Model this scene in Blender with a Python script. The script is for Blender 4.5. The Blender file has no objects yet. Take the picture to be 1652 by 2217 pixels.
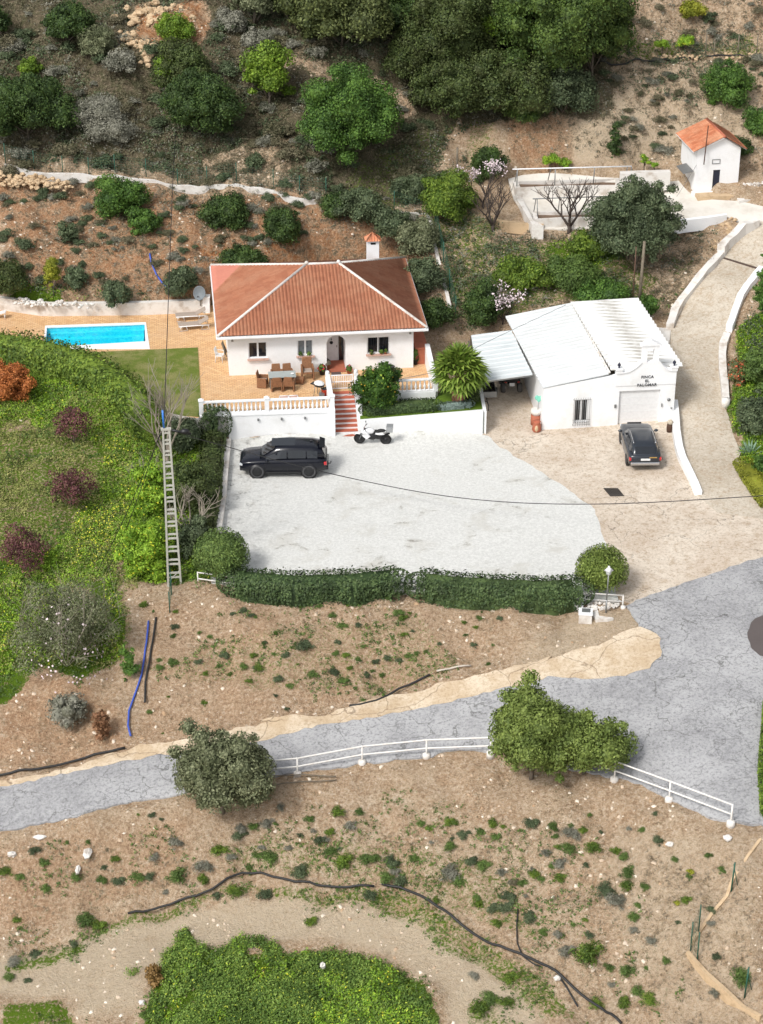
import bpy, math, random
import numpy as np
from mathutils import Vector, Matrix, geometry
R = math.radians
PI = math.pi
scene = bpy.context.scene
COL = scene.collection
# ------------------------------------------------------------------ camera, light, exposure
CAM_Z = 53.0; TH = R(28.5); F = 4472.0; CU = 826.0; CV = 1108.25   # focal length and centre in units of a 1652x2217 view
cam = bpy.data.cameras.new('camera'); camo = bpy.data.objects.new('camera', cam); COL.objects.link(camo)
camo.location = (0, 0, CAM_Z); camo.rotation_euler = (PI/2-TH, 0, 0)
cam.sensor_fit = 'VERTICAL'; cam.sensor_height = 36.0; cam.lens = F/2216.5*36.0
cam.clip_start = 1; cam.clip_end = 3000
scene.camera = camo
SUN_EL, SUN_AZ = R(47), R(220)            # azimuth clockwise from +Y: the sun stands behind the camera, to the left
world = bpy.data.worlds.new("World"); scene.world = world; world.use_nodes = True
wn = world.node_tree; bg = wn.nodes['Background']
sky = wn.nodes.new('ShaderNodeTexSky'); sky.sky_type = 'NISHITA'; sky.sun_disc = False
sky.sun_elevation = SUN_EL; sky.sun_rotation = SUN_AZ; sky.air_density = 1.0; sky.dust_density = 3.0; sky.ozone_density = 1.0
hs = wn.nodes.new('ShaderNodeHueSaturation'); hs.inputs['Saturation'].default_value = .22; wn.links.new(sky.outputs[0], hs.inputs['Color'])   # thin high cloud
wn.links.new(hs.outputs[0], bg.inputs[0]); bg.inputs[1].default_value = 0.15
sl = bpy.data.lights.new('sun', 'SUN'); sl.energy = 1.85; sl.angle = R(12); sl.color = (1.0, .965, .915)
so = bpy.data.objects.new('sun', sl); COL.objects.link(so); so.location = (-40, -40, 90)
sd = Vector((math.sin(SUN_AZ)*math.cos(SUN_EL), math.cos(SUN_AZ)*math.cos(SUN_EL), math.sin(SUN_EL)))
so.rotation_euler = sd.to_track_quat('Z', 'Y').to_euler()
scene.view_settings.view_transform = 'Standard'; scene.view_settings.look = 'None'
scene.view_settings.exposure = 0.32; scene.view_settings.gamma = 1.0

# ------------------------------------------------------------------ sizes read off the photograph
CR = {'c1':(0,0,.3559), 'c2':(538.9,0,.3559), 'c3':(1064.1,0,.3559), 'c4':(0,431.1,.2847), 'c5':(431.1,529.1,.3203),
      'c6':(911.2,587.9,.3559), 'c7':(1260,372.3,.3272), 'c8':(823,293.9,.3321), 'd1':(0,744.7,.3084), 'd2':(411.5,881.8,.4152),
      'd3':(1028.8,881.8,.3772), 'd4':(0,1254.2,.4152), 'd5':(548.7,1254.2,.4152), 'd6':(979.8,1450.1,.4069),
      'd7':(0,1724.5,.5), 'd8':(826,1724.5,.5), 'e2':(1009.2,783.9,.11862), 'e3':(548.7,764.3,.15421), 'e7':(1215,1175.8,.10676),
      'e8':(1077.8,333.1,.22538), 'f1':(1528.5,529.1,.2561), 'f2':(1450.1,235.2,.12218), 'D':(0,0,1)}
def K(c, *p):
    a, b, s = CR[c]; r = [(a+s*x, b+s*y) for x, y in p]
    return r if len(r) > 1 else r[0]
def ray(u, v):
    t = (v-CV)/F; s = (u-CU)/F
    return (s, math.cos(TH)-t*math.sin(TH), -(math.sin(TH)+t*math.cos(TH)))
def PZ(u, v, z):
    d = ray(u, v); D = (z-CAM_Z)/d[2]
    return Vector((d[0]*D, d[1]*D, z))
def proj(x, y, z):
    dz = z-CAM_Z; w = y*math.cos(TH)-dz*math.sin(TH)
    return CU+F*x/w, CV+F*(-y*math.sin(TH)-dz*math.cos(TH))/w, w

# ------------------------------------------------------------------ the lie of the land
CP = [ # parking court
 (492,960,0),(760,950,0),(1045,940,0),(470,1190,0),(600,1100,0),(900,1100,0),(900,1250,0),(600,1240,0),(1200,1180,0),(1250,1060,0),
 # forecourt
 (1120,930,.05),(1173,935,.08),(1456,917,.15),(1510,1078,.1),(1400,1150,.0),(1400,1290,-.25),(1652,1215,.0),(1560,1250,-.15),(1120,860,.15),(1100,810,.2),
 # road
 (1652,1400,-.35),(1500,1450,-.6),(1640,1780,-1.25),(1580,1785,-1.2),(1500,1600,-.9),(1335,1660,-1.6),(1200,1500,-1.3),(1060,1600,-2.1),
 (900,1560,-2.35),(850,1480,-2.25),(850,1630,-2.6),(700,1545,-2.7),(700,1660,-2.95),(560,1580,-3.1),(560,1690,-3.3),(400,1620,-3.6),(400,1740,-3.75),(200,1670,-4.2),
 (200,1775,-4.35),(0,1700,-4.8),(0,1790,-4.9),(300,1640,-3.9),
 # bank between court and road
 (450,1270,-.15),(700,1305,-.1),(900,1305,-.1),(1100,1315,-.1),(1300,1335,-.2),(1350,1400,-.6),(1400,1360,-.4),(1150,1400,-.9),(1000,1430,-1.4),
 (700,1380,-.9),(700,1480,-1.95),(900,1400,-1.1),(500,1400,-1.2),(500,1500,-2.2),(400,1560,-3.0),(350,1300,-.5),(330,1400,-1.6),(250,1560,-3.4),(150,1560,-3.5),(0,1620,-4.3),(0,1520,-3.2),
 (150,1450,-2.2),(1250,1380,-.7),
 # meadow
 (250,1300,-1.0),(100,1300,-1.2),(0,1350,-1.6),(270,1100,-.3),(100,1100,-.2),(0,1150,-.3),(100,900,.8),(0,850,1.1),(0,950,.6),(270,950,.7),(330,1000,.4),(420,1100,.0),(380,1200,-.2),(440,950,.3),
 (330,870,1.4),(400,880,1.1),(0,760,1.6),(120,780,1.6),(230,810,1.6),(430,850,1.6),
 # under the terrace
 (300,720,1.6),(100,720,1.6),(600,870,1.3),(650,800,1.5),(850,760,1.5),(900,850,1.2),(1000,860,1.0),(930,720,1.7),(700,700,1.8),
 # foot of the hill behind
 (0,648,2.5),(130,655,2.5),(300,650,2.5),(440,650,2.5),(600,600,3.0),(750,590,3.2),(200,560,4.5),(400,560,4.4),(600,530,4.5),(800,500,4.9),(0,560,4.6),
 (0,400,7.3),(200,400,7.0),(400,400,7.1),(600,430,6.5),(750,450,6.1),(900,460,5.8),(930,560,4.3),(960,680,2.4),(1000,720,1.4),
 (0,200,11.0),(200,200,11.2),(400,200,11.3),(600,200,11.0),(800,300,9.0),(750,200,11.0),(0,0,15.3),(200,0,15.3),(400,0,15.5),(700,0,15.0),(900,100,12.8),(900,0,15.0),
 (400,300,8.9),(100,300,8.9),(950,300,8.2),(1000,400,6.8),
 # slope behind the garage, upper yard
 (1040,680,1.9),(1100,640,2.8),(1180,600,3.4),(1300,600,3.4),(1380,650,2.6),(1430,640,2.7),(1180,520,4.8),(1300,530,4.7),(1050,560,4.2),(1080,500,5.0),
 (1150,492,5.2),(1300,490,5.25),(1450,485,5.35),(1560,470,5.5),(1450,560,4.3),(1500,560,3.9),(1450,690,1.7),(1180,440,5.4),(1400,420,5.6),(1300,385,6.3),(1130,380,6.3),(1070,400,6.2),(1080,450,5.6),
 (1490,408,6.0),(1600,400,6.2),(1652,400,6.4),(1652,450,5.8),
 (1250,350,7.0),(1150,340,7.3),(1400,350,7.0),(1300,250,9.8),(1150,260,9.4),(1450,250,9.5),(1600,240,9.6),(1640,330,7.6),(1440,350,7.0),
 (1500,130,12.0),(1640,130,12.0),(1400,140,12.0),(1500,95,12.4),(1640,90,12.4),(1300,110,12.6),(1500,0,15.2),(1650,0,15.2),(1200,50,14.2),
 # drive up to the yard
 (1640,478,5.4),(1600,530,4.5),(1640,570,3.9),(1560,620,3.4),(1600,680,2.7),(1520,700,2.4),(1500,790,1.55),(1560,790,1.5),(1480,860,1.0),(1550,900,.8),(1520,1000,.35),(1600,1040,.25),
 (1640,700,2.4),(1640,800,1.2),(1640,900,.5),(1640,1000,.2),(1652,1070,.1),
 # bank below the road and the track
 (500,1830,-4.9),(700,1760,-4.0),(900,1700,-3.2),(1100,1750,-3.0),(200,1860,-5.6),(0,1880,-6.0),(200,1950,-7.2),(0,2000,-7.8),(350,1950,-7.0),(520,1900,-6.3),(700,1910,-5.8),
 (870,1915,-5.5),(1000,1990,-5.7),(1150,2080,-6.0),(1300,2180,-6.4),(0,2130,-8.4),(200,2080,-7.9),(450,1990,-7.1),(700,1980,-6.5),(900,2030,-6.4),(1050,2130,-6.6),
 (350,2100,-7.4),(650,2150,-6.9),(900,2150,-6.9),(650,2217,-7.2),(0,2217,-8.8),(200,2217,-8.3),(1000,1830,-4.3),(1200,1800,-3.3),(1400,1850,-2.7),(1600,1830,-1.6),(1200,1950,-4.9),
 (1400,2000,-4.1),(1300,2060,-5.0),(1500,1990,-3.2),(1620,1950,-2.6),(1500,2150,-4.8),(1640,2180,-4.6),(1450,2217,-5.6),
]
pts = []
for (u, v, z) in CP:
    p = PZ(u, v, z); pts.append((p.x, p.y, z))
for x in (-130, -70, 0, 70, 130):          # beyond what the picture shows
    pts += [(x, 175, 24), (x, 230, 44), (x, 330, 75), (x, 40, -16), (x, -20, -30), (x, -120, -45)]
for y in (60, 80, 100, 120, 140):
    base = {60:-10, 80:-4, 100:-.5, 120:4, 140:13}[y]
    pts += [(-45, y, base-1), (-90, y, base-4), (45, y, base+.5), (90, y, base+3)]
pts = np.array(pts, float)
def kern(r): return r
_A = pts[:, :2]; _n = len(_A)
_D = np.sqrt(((_A[:, None]-_A[None])**2).sum(-1))
_M = np.zeros((_n+3, _n+3)); _M[:_n, :_n] = kern(_D) - .25*np.eye(_n)
_P = np.hstack([np.ones((_n, 1)), _A]); _M[:_n, _n:] = _P; _M[_n:, :_n] = _P.T
_w = np.linalg.solve(_M, np.concatenate([pts[:, 2], np.zeros(3)]))
def H(x, y):
    q = np.stack([np.atleast_1d(np.asarray(x, float)).ravel(), np.atleast_1d(np.asarray(y, float)).ravel()], 1)
    out = np.empty(len(q))
    for i in range(0, len(q), 20000):
        b = q[i:i+20000]
        d = np.sqrt(((b[:, None]-_A[None])**2).sum(-1))
        out[i:i+20000] = kern(d)@_w[:_n]+_w[_n]+b@_w[_n+1:]
    return out
def h(x, y): return float(H(x, y)[0])
_DS = np.concatenate([np.arange(70, 165, .6), np.arange(165, 400, 6)])
def PT(u, v):
    d = ray(u, v)
    x = d[0]*_DS; y = d[1]*_DS; z = CAM_Z+d[2]*_DS
    f = z-H(x, y)
    i = int(np.argmax(f < 0))
    if i == 0: return PZ(u, v, 0)
    a, b = _DS[i-1], _DS[i]
    for _ in range(2):
        m = a+(b-a)*.5
        ds = np.linspace(a, b, 9); ff = CAM_Z+d[2]*ds-H(d[0]*ds, d[1]*ds)
        j = max(1, int(np.argmax(ff < 0))); a, b = ds[j-1], ds[j]
    D = (a+b)/2
    return Vector((d[0]*D, d[1]*D, h(d[0]*D, d[1]*D)))
def scale_at(p): return F/(p[1]*math.cos(TH)-(p[2]-CAM_Z)*math.sin(TH))

# ------------------------------------------------------------------ smooth noise
_rn = np.random.RandomState(5); _T = _rn.rand(64, 64)
def vnoise(x, y, s, o=0):
    x = np.asarray(x)/s+o*7.3; y = np.asarray(y)/s+o*3.1
    xi = np.floor(x).astype(int); yi = np.floor(y).astype(int); fx = x-xi; fy = y-yi
    fx = fx*fx*(3-2*fx); fy = fy*fy*(3-2*fy)
    g = lambda a, b: _T[a % 64, b % 64]
    return (g(xi, yi)*(1-fx)+g(xi+1, yi)*fx)*(1-fy)+(g(xi, yi+1)*(1-fx)+g(xi+1, yi+1)*fx)*fy
def pip(poly, x, y):
    x = np.asarray(x); y = np.asarray(y); ins = np.zeros(x.shape, bool); n = len(poly); j = n-1
    for i in range(n):
        xi, yi = poly[i][0], poly[i][1]; xj, yj = poly[j][0], poly[j][1]
        if yi != yj:
            c = ((yi > y) != (yj > y)) & (x < (xj-xi)*(y-yi)/(yj-yi)+xi)
            ins ^= c
        j = i
    return ins

# ------------------------------------------------------------------ meshes and objects
def mk(name, verts, faces, mat=None, tris=None, smooth=False):
    me = bpy.data.meshes.new(name)
    if isinstance(verts, np.ndarray):
        parts = [(faces, 4)] if faces is not None and len(faces) else []
        if tris is not None and len(tris): parts.append((tris, 3))
        me.vertices.add(len(verts)); me.vertices.foreach_set('co', verts.astype(np.float32).ravel())
        li = np.concatenate([a.ravel() for a, k in parts]).astype(np.int32)
        tot = np.concatenate([np.full(len(a), k) for a, k in parts]).astype(np.int32)
        me.loops.add(len(li)); me.loops.foreach_set('vertex_index', li)
        me.polygons.add(len(tot)); st = np.concatenate([[0], np.cumsum(tot)[:-1]]).astype(np.int32)
        me.polygons.foreach_set('loop_start', st); me.polygons.foreach_set('loop_total', tot)
        me.update(calc_edges=True); me.validate()
    else:
        me.from_pydata(verts, [], faces); me.update()
    if smooth: me.polygons.foreach_set('use_smooth', [True]*len(me.polygons))
    if mat: me.materials.append(mat)
    return me
def tag(o, label=None, cat=None, group=None, kind=None):
    if label: o['label'] = label
    if cat: o['category'] = cat
    if group: o['group'] = group
    if kind: o['kind'] = kind
    return o
def thing(name, loc, label, cat, group=None, rz=0):
    o = bpy.data.objects.new(name, None); COL.objects.link(o); o.location = loc; o.rotation_euler = (0, 0, rz)
    o.empty_display_size = .2
    return tag(o, label, cat, group)
def linkm(name, me, parent=None, loc=None, rz=0):
    o = bpy.data.objects.new(name, me); COL.objects.link(o)
    if parent: o.parent = parent
    if loc is not None: o.location = loc
    if rz: o.rotation_euler = (0, 0, rz)
    return o
def dup(o, loc=None, rz=None, label=None, group=None, sc=None, parent=None):
    kids = list(o.children)
    c = o.copy(); COL.objects.link(c); c.parent = parent
    if loc is not None: c.location = loc
    if rz is not None: c.rotation_euler = (0, 0, rz)
    if sc is not None: c.scale = (sc, sc, sc) if not isinstance(sc, tuple) else sc
    if label: c['label'] = label
    if group: c['group'] = group
    for k in kids: dup(k, parent=c)
    return c
class MB:
    """collects shapes into ONE mesh"""
    def __init__(s): s.v = []; s.f = []; s.sm = []
    def add(s, vs, fs, sm=False):
        b = len(s.v); s.v += [tuple(v) for v in vs]; s.f += [tuple(i+b for i in f) for f in fs]; s.sm += [sm]*len(fs); return s
    def box(s, c, d, rz=0, rx=0, ry=0, taper=1):
        hx, hy, hz = d[0]/2, d[1]/2, d[2]/2
        vs = [(sx*hx*(taper if sz > 0 else 1), sy*hy*(taper if sz > 0 else 1), sz*hz) for sz in (-1, 1) for sy in (-1, 1) for sx in (-1, 1)]
        m = Matrix.Rotation(rz, 3, 'Z')@Matrix.Rotation(ry, 3, 'Y')@Matrix.Rotation(rx, 3, 'X')
        vs = [m@Vector(v)+Vector(c) for v in vs]
        return s.add(vs, [(0, 2, 3, 1), (4, 5, 7, 6), (0, 1, 5, 4), (2, 6, 7, 3), (0, 4, 6, 2), (1, 3, 7, 5)])
    def prism(s, poly, z0, z1, top=None):
        n = len(poly)
        zt = top if top else [z1]*n
        zb = z0 if isinstance(z0, (list, tuple)) else [z0]*n
        vs = [(p[0], p[1], zb[i]) for i, p in enumerate(poly)]+[(p[0], p[1], zt[i]) for i, p in enumerate(poly)]
        fs = [tuple(range(n-1, -1, -1)), tuple(range(n, 2*n))]+[(i, (i+1) % n, n+(i+1) % n, n+i) for i in range(n)]
        return s.add(vs, fs)
    def quad(s, a, b, c, d): return s.add([a, b, c, d], [(0, 1, 2, 3)])
    def tube(s, pts, r, seg=6, r2=None, caps=True):
        pts = [Vector(p) for p in pts]; n = len(pts); vs = []; r2 = r if r2 is None else r2
        for i, p in enumerate(pts):
            a = pts[max(0, i-1)]; b = pts[min(n-1, i+1)]; t = (b-a)
            t = t.normalized() if t.length > 1e-9 else Vector((0, 0, 1))
            q = t.orthogonal().normalized() if abs(t.z) > .95 else t.cross(Vector((0, 0, 1))).normalized()
            w = t.cross(q); rr = r+(r2-r)*i/max(1, n-1)
            vs += [p+(q*math.cos(k*2*PI/seg)+w*math.sin(k*2*PI/seg))*rr for k in range(seg)]
        fs = [(i*seg+k, i*seg+(k+1) % seg, (i+1)*seg+(k+1) % seg, (i+1)*seg+k) for i in range(n-1) for k in range(seg)]
        if caps: fs += [tuple(range(seg-1, -1, -1)), tuple(range((n-1)*seg, n*seg))]
        return s.add(vs, fs, True)
    def lathe(s, prof, c=(0, 0, 0), seg=12, axis='Z', sy=1, cap=True):
        vs = []
        for r, z in prof:
            for k in range(seg):
                a = k*2*PI/seg; x, y = r*math.cos(a), r*math.sin(a)*sy
                v = (x, y, z) if axis == 'Z' else ((x, z, y) if axis == 'Y' else (z, x, y))
                vs.append((v[0]+c[0], v[1]+c[1], v[2]+c[2]))
        n = len(prof)
        fs = [(i*seg+k, i*seg+(k+1) % seg, (i+1)*seg+(k+1) % seg, (i+1)*seg+k) for i in range(n-1) for k in range(seg)]
        if cap and prof[0][0] > 1e-6: fs.append(tuple(range(seg-1, -1, -1)))
        if cap and prof[-1][0] > 1e-6: fs.append(tuple(range((n-1)*seg, n*seg)))
        return s.add(vs, fs, True)
    def ball(s, c, r, seg=10, rings=6):
        r = r if isinstance(r, (tuple, list)) else (r, r, r)
        vs = []
        for i in range(rings+1):
            a = -PI/2+PI*i/rings
            for k in range(seg):
                b = 2*PI*k/seg; vs.append((c[0]+r[0]*math.cos(a)*math.cos(b), c[1]+r[1]*math.cos(a)*math.sin(b), c[2]+r[2]*math.sin(a)))
        fs = [(i*seg+k, i*seg+(k+1) % seg, (i+1)*seg+(k+1) % seg, (i+1)*seg+k) for i in range(rings) for k in range(seg)]
        return s.add(vs, fs, True)
    def build(s, name, mat, parent=None, world=False, loc=None, bevel=0):
        vs = s.v
        if world and parent is not None:
            mi = (Matrix.Translation(parent.location)@Matrix.Rotation(parent.rotation_euler.z, 4, 'Z')).inverted()
            vs = [tuple(mi@Vector(v)) for v in vs]
        elif loc is not None:
            vs = [(v[0]-loc[0], v[1]-loc[1], v[2]-loc[2]) for v in vs]
        me = bpy.data.meshes.new(name); me.from_pydata([tuple(v) for v in vs], [], s.f); me.update()
        me.polygons.foreach_set('use_smooth', s.sm)
        if mat: me.materials.append(mat)
        o = bpy.data.objects.new(name, me); COL.objects.link(o)
        if parent is not None: o.parent = parent
        if loc is not None: o.location = loc
        if bevel:
            b = o.modifiers.new('bevel', 'BEVEL'); b.width = bevel; b.segments = 2; b.limit_method = 'ANGLE'; b.angle_limit = R(40)
        return o

# ------------------------------------------------------------------ materials
def srgb(r, g, b, k=.9):
    f = lambda c: (c/255/12.92 if c/255 <= .04045 else ((c/255+.055)/1.055)**2.4)*k
    return (f(r), f(g), f(b), 1)
MATS = {}
def newmat(name):
    m = bpy.data.materials.new(name); m.use_nodes = True; MATS[name] = m
    return m, m.node_tree.nodes, m.node_tree.links, m.node_tree.nodes['Principled BSDF']
def N(nd, t, **k):
    n = nd.new(t)
    for a, b in k.items(): setattr(n, a, b)
    return n
def mixc(nd, lk, fac, a, b, mode='MIX'):
    m = N(nd, 'ShaderNodeMix', data_type='RGBA', blend_type=mode)
    for s, v in ((0, fac), (6, a), (7, b)):
        if hasattr(v, 'is_linked') or hasattr(v, 'links'): lk.new(v, m.inputs[s])
        else: m.inputs[s].default_value = v
    return m.outputs[2]
def noise(nd, lk, vec, scale, detail=4, rough=.6, dist=0):
    n = N(nd, 'ShaderNodeTexNoise'); n.inputs['Scale'].default_value = scale; n.inputs['Detail'].default_value = detail
    n.inputs['Roughness'].default_value = rough; n.inputs['Distortion'].default_value = dist
    lk.new(vec, n.inputs['Vector']); return n.outputs['Fac']
def ramp(nd, lk, x, a, b, lo=0., hi=1.):
    m = N(nd, 'ShaderNodeMapRange'); m.interpolation_type = 'SMOOTHSTEP'
    lk.new(x, m.inputs['Value']); m.inputs['From Min'].default_value = a; m.inputs['From Max'].default_value = b
    m.inputs['To Min'].default_value = lo; m.inputs['To Max'].default_value = hi; return m.outputs['Result']
def mathn(nd, lk, op, a, b=None):
    m = N(nd, 'ShaderNodeMath', operation=op)
    for i, v in enumerate((a, b)):
        if v is None: continue
        if hasattr(v, 'links'): lk.new(v, m.inputs[i])
        else: m.inputs[i].default_value = v
    return m.outputs[0]
def bump(nd, lk, P, hgt, st, dist=.02):
    b = N(nd, 'ShaderNodeBump'); b.inputs['Strength'].default_value = st; b.inputs['Distance'].default_value = dist
    lk.new(hgt, b.inputs['Height']); lk.new(b.outputs[0], P.inputs['Normal'])
def pos(nd): return N(nd, 'ShaderNodeNewGeometry').outputs['Position']
def dirty(name, col, col2=None, rough=.7, s1=.8, s2=14, amt=.35, bmp=.15, metallic=0, spec=.3, lo=.45, hi=.75, obj=False):
    m, nd, lk, P = newmat(name)
    v = N(nd, 'ShaderNodeTexCoord').outputs['Object'] if obj else pos(nd)
    c2 = col2 or tuple(c*.72 for c in col[:3])+(1,)
    n1 = noise(nd, lk, v, s1, 5, .65); n2 = noise(nd, lk, v, s2, 3, .6)
    a = mathn(nd, lk, 'MULTIPLY', ramp(nd, lk, n1, lo, hi), amt)
    c = mixc(nd, lk, a, col, c2)
    c = mixc(nd, lk, ramp(nd, lk, n2, .3, .7, 0, .22), c, tuple(x*.8 for x in col[:3])+(1,))
    lk.new(c, P.inputs['Base Color']); P.inputs['Roughness'].default_value = rough
    P.inputs['Metallic'].default_value = metallic; P.inputs['Specular IOR Level'].default_value = spec
    if bmp: bump(nd, lk, P, n2, bmp)
    return m
def plain(name, col, rough=.5, metallic=0, spec=.5, coat=0):
    m, nd, lk, P = newmat(name); P.inputs['Roughness'].default_value = rough
    P.inputs['Metallic'].default_value = metallic; P.inputs['Specular IOR Level'].default_value = spec; P.inputs['Coat Weight'].default_value = coat
    P.inputs['Coat Roughness'].default_value = .05
    n1 = noise(nd, lk, N(nd, 'ShaderNodeTexCoord').outputs['Object'], 6, 4)
    lk.new(mixc(nd, lk, ramp(nd, lk, n1, .35, .7, 0, .3), col, tuple(c*.75 for c in col[:3])+(1,)), P.inputs['Base Color'])
    return m
def leafmat(name, a, b, c=None, cfrac=.1, patch=None):
    """leaves: every leaf its own tint between a and b, some c; patches across the crown"""
    m, nd, lk, P = newmat(name)
    g = N(nd, 'ShaderNodeNewGeometry'); rnd = g.outputs['Random Per Island']
    col = mixc(nd, lk, rnd, a, b)
    n1 = noise(nd, lk, g.outputs['Position'], .9, 3)
    d = tuple(x*.62 for x in a[:3])+(1,)
    col = mixc(nd, lk, ramp(nd, lk, n1, .42, .64, 0, .6), col, patch or d)
    if c:
        f = mathn(nd, lk, 'GREATER_THAN', N2(nd, lk, rnd), 1-cfrac); col = mixc(nd, lk, f, col, c)
    lk.new(col, P.inputs['Base Color']); P.inputs['Roughness'].default_value = .6; P.inputs['Specular IOR Level'].default_value = .25
    return m
def N2(nd, lk, rnd):
    return mathn(nd, lk, 'FRACT', mathn(nd, lk, 'MULTIPLY', rnd, 37.7))
# ------------------------------------------------------------------ ground zones (where soil, scrub and green grow)
def P_(c, *p): return K(c, *p)
TERR = 1.65
_wa, _wb = [PZ(*q, 0) for q in K('c5', (203, 1340), (918, 1312))]; _wn = (_wb-_wa).normalized(); _wp = Vector((-_wn.y, _wn.x, 0))
terr_poly = [_wa-_wn*1.5+_wp*.3, _wb+_wp*.3] \
    + [PZ(*q, TERR) for q in K('c5', (905, 1000), (1022, 996), (1345, 1000), (1600, 985), (1530, 795))] \
    + [PZ(*q, TERR) for q in ((905, 690), (870, 600), (700, 606), (470, 655), (441, 664))] \
    + [PZ(*q, TERR) for q in K('c4', (1570, 835), (1100, 855), (330, 858), (-20, 815), (-500, 732), (-500, 990), (-20, 1060), (330, 1172), (540, 1173), (1000, 1560))] \
    + [PZ(395, 900, TERR), PZ(428, 905, TERR)]
terr_poly = [(p.x, p.y) for p in terr_poly]
lawn_poly = [PZ(*q, TERR) for q in K('c4', (1520, 1377), (1505, 1130), (1100, 1148), (540, 1173), (700, 1290), (860, 1420), (1000, 1560))] + [PZ(395, 900, TERR), PZ(436, 903, TERR)]
lawn_poly = [(p.x, p.y) for p in lawn_poly]
pool_in = [(PZ(*q, TERR).x, PZ(*q, TERR).y) for q in K('c4', (357, 978), (1100, 952), (1106, 1083), (346, 1128))]
pool_out = [(PZ(*q, TERR).x, PZ(*q, TERR).y) for q in K('c4', (345, 964), (1110, 938), (1140, 1140), (328, 1142))]
road_px = K('d4', (-260, 1130), (0, 1065), (180, 1040), (350, 1000), (500, 968), (700, 930), (1000, 880)) \
    + K('d5', (0, 840), (370, 750), (590, 715), (900, 655), (1380, 545), (1560, 495)) \
    + K('d3', (330, 1540), (420, 1538), (560, 1545), (650, 1552), (850, 1532), (990, 1490), (1062, 1410), (1045, 1330), (1000, 1290), (945, 1272), (920, 1215), (858, 1140), (900, 1120), (975, 1088), (1200, 1010), (1460, 920), (1652, 858)) \
    + [(1720, 1185), (1760, 1400), (1740, 1600), (1700, 1700), (1665, 1790)] + K('d6', (1640, 825), (1560, 824), (1480, 810), (1390, 790), (1300, 755), (1200, 710), (1100, 668), (1010, 610), (930, 585), (780, 560), (600, 520), (400, 440), (240, 430), (0, 428)) \
    + K('d5', (900, 930), (700, 948), (560, 960), (400, 985), (230, 1010), (0, 1040)) + K('d4', (1200, 1075), (930, 1125), (700, 1160), (400, 1238), (200, 1275), (0, 1312), (-260, 1370))
gutter_px = K('d4', (-60, 1062), (180, 1028), (330, 995), (430, 968), (520, 930), (690, 885), (730, 868), (900, 845), (1060, 818), (1200, 785), (1300, 770), (1500, 728)) \
    + K('d5', (40, 745), (100, 722), (200, 714), (330, 720), (480, 672), (700, 608), (850, 592), (950, 552), (1150, 512), (1400, 450), (1560, 410)) \
    + K('d3', (200, 1500), (450, 1440), (560, 1400), (700, 1368), (800, 1320), (890, 1280), (945, 1266)) \
    + K('d3', (1010, 1285), (1060, 1330), (1080, 1410), (1000, 1500), (860, 1545), (650, 1565), (420, 1550)) + K('d5', (1400, 552), (900, 668), (590, 726), (370, 760), (0, 852)) + K('d4', (1000, 892), (700, 942), (500, 980), (350, 1012), (180, 1052), (-60, 1092))
park_px = K('d2', (190, 165), (330, 158), (700, 138), (860, 130), (1100, 125), (1300, 122), (1530, 120)) \
    + K('d3', (120, 215), (300, 325), (480, 440), (600, 520), (690, 590), (715, 690), (750, 790), (762, 850)) + [(1330, 1260), (1340, 1305), (1260, 1302), (880, 1285), (500, 1270), (455, 1262)] + [K('d2', (158, 680))]
drive_px = [(1041, 900), (1030, 800), (1080, 745), (1165, 745), (1190, 900)] + K('d3', (400, 60), (700, 60), (1150, 30), (1180, 60), (1285, 510), (1420, 500)) + [(1700, 1072), (1720, 1190)] \
    + K('d3', (1652, 862), (1460, 924), (1200, 1014), (975, 1092), (905, 1128), (850, 1110), (800, 1060), (740, 1000), (700, 800), (660, 560), (280, 340), (60, 180), (20, 150))
path_px = K('c7', (772, 2150), (655, 1930), (612, 1650), (600, 1540), (560, 1300), (520, 1150), (575, 1130), (590, 1020), (650, 910), (750, 760), (900, 600), (1000, 480), (1150, 372), (1180, 330), (1400, 330), (1400, 450), (1198, 640),
                 (1060, 830), (990, 990), (950, 1080), (915, 1200), (915, 1400), (940, 1560), (970, 1620), (1000, 1740), (1050, 1860), (1030, 1905), (1070, 1990), (1120, 2080), (1198, 2160), (1340, 2260), (1200, 2300), (900, 2260))
path_px = [q for q in path_px if True]
yard_px = [(1152, 494), (1290, 494), (1435, 488)] + K('c7', (560, 345), (960, 300), (1050, 350), (1150, 372), (1185, 420), (1400, 470), (1400, 330), (1200, 230), (1040, 195), (770, 180), (700, 130), (640, 60), (200, 40)) + [(1240, 378), (1130, 380), (1100, 388), (1112, 430), (1140, 470)]
def topoly(px): return [(p.x, p.y) for p in (PT(*q) for q in px)]
ROAD, GUT, PARK, DRIVE, PATH, YARD = [topoly(q) for q in (road_px, gutter_px, park_px, drive_px, path_px, yard_px)]

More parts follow.
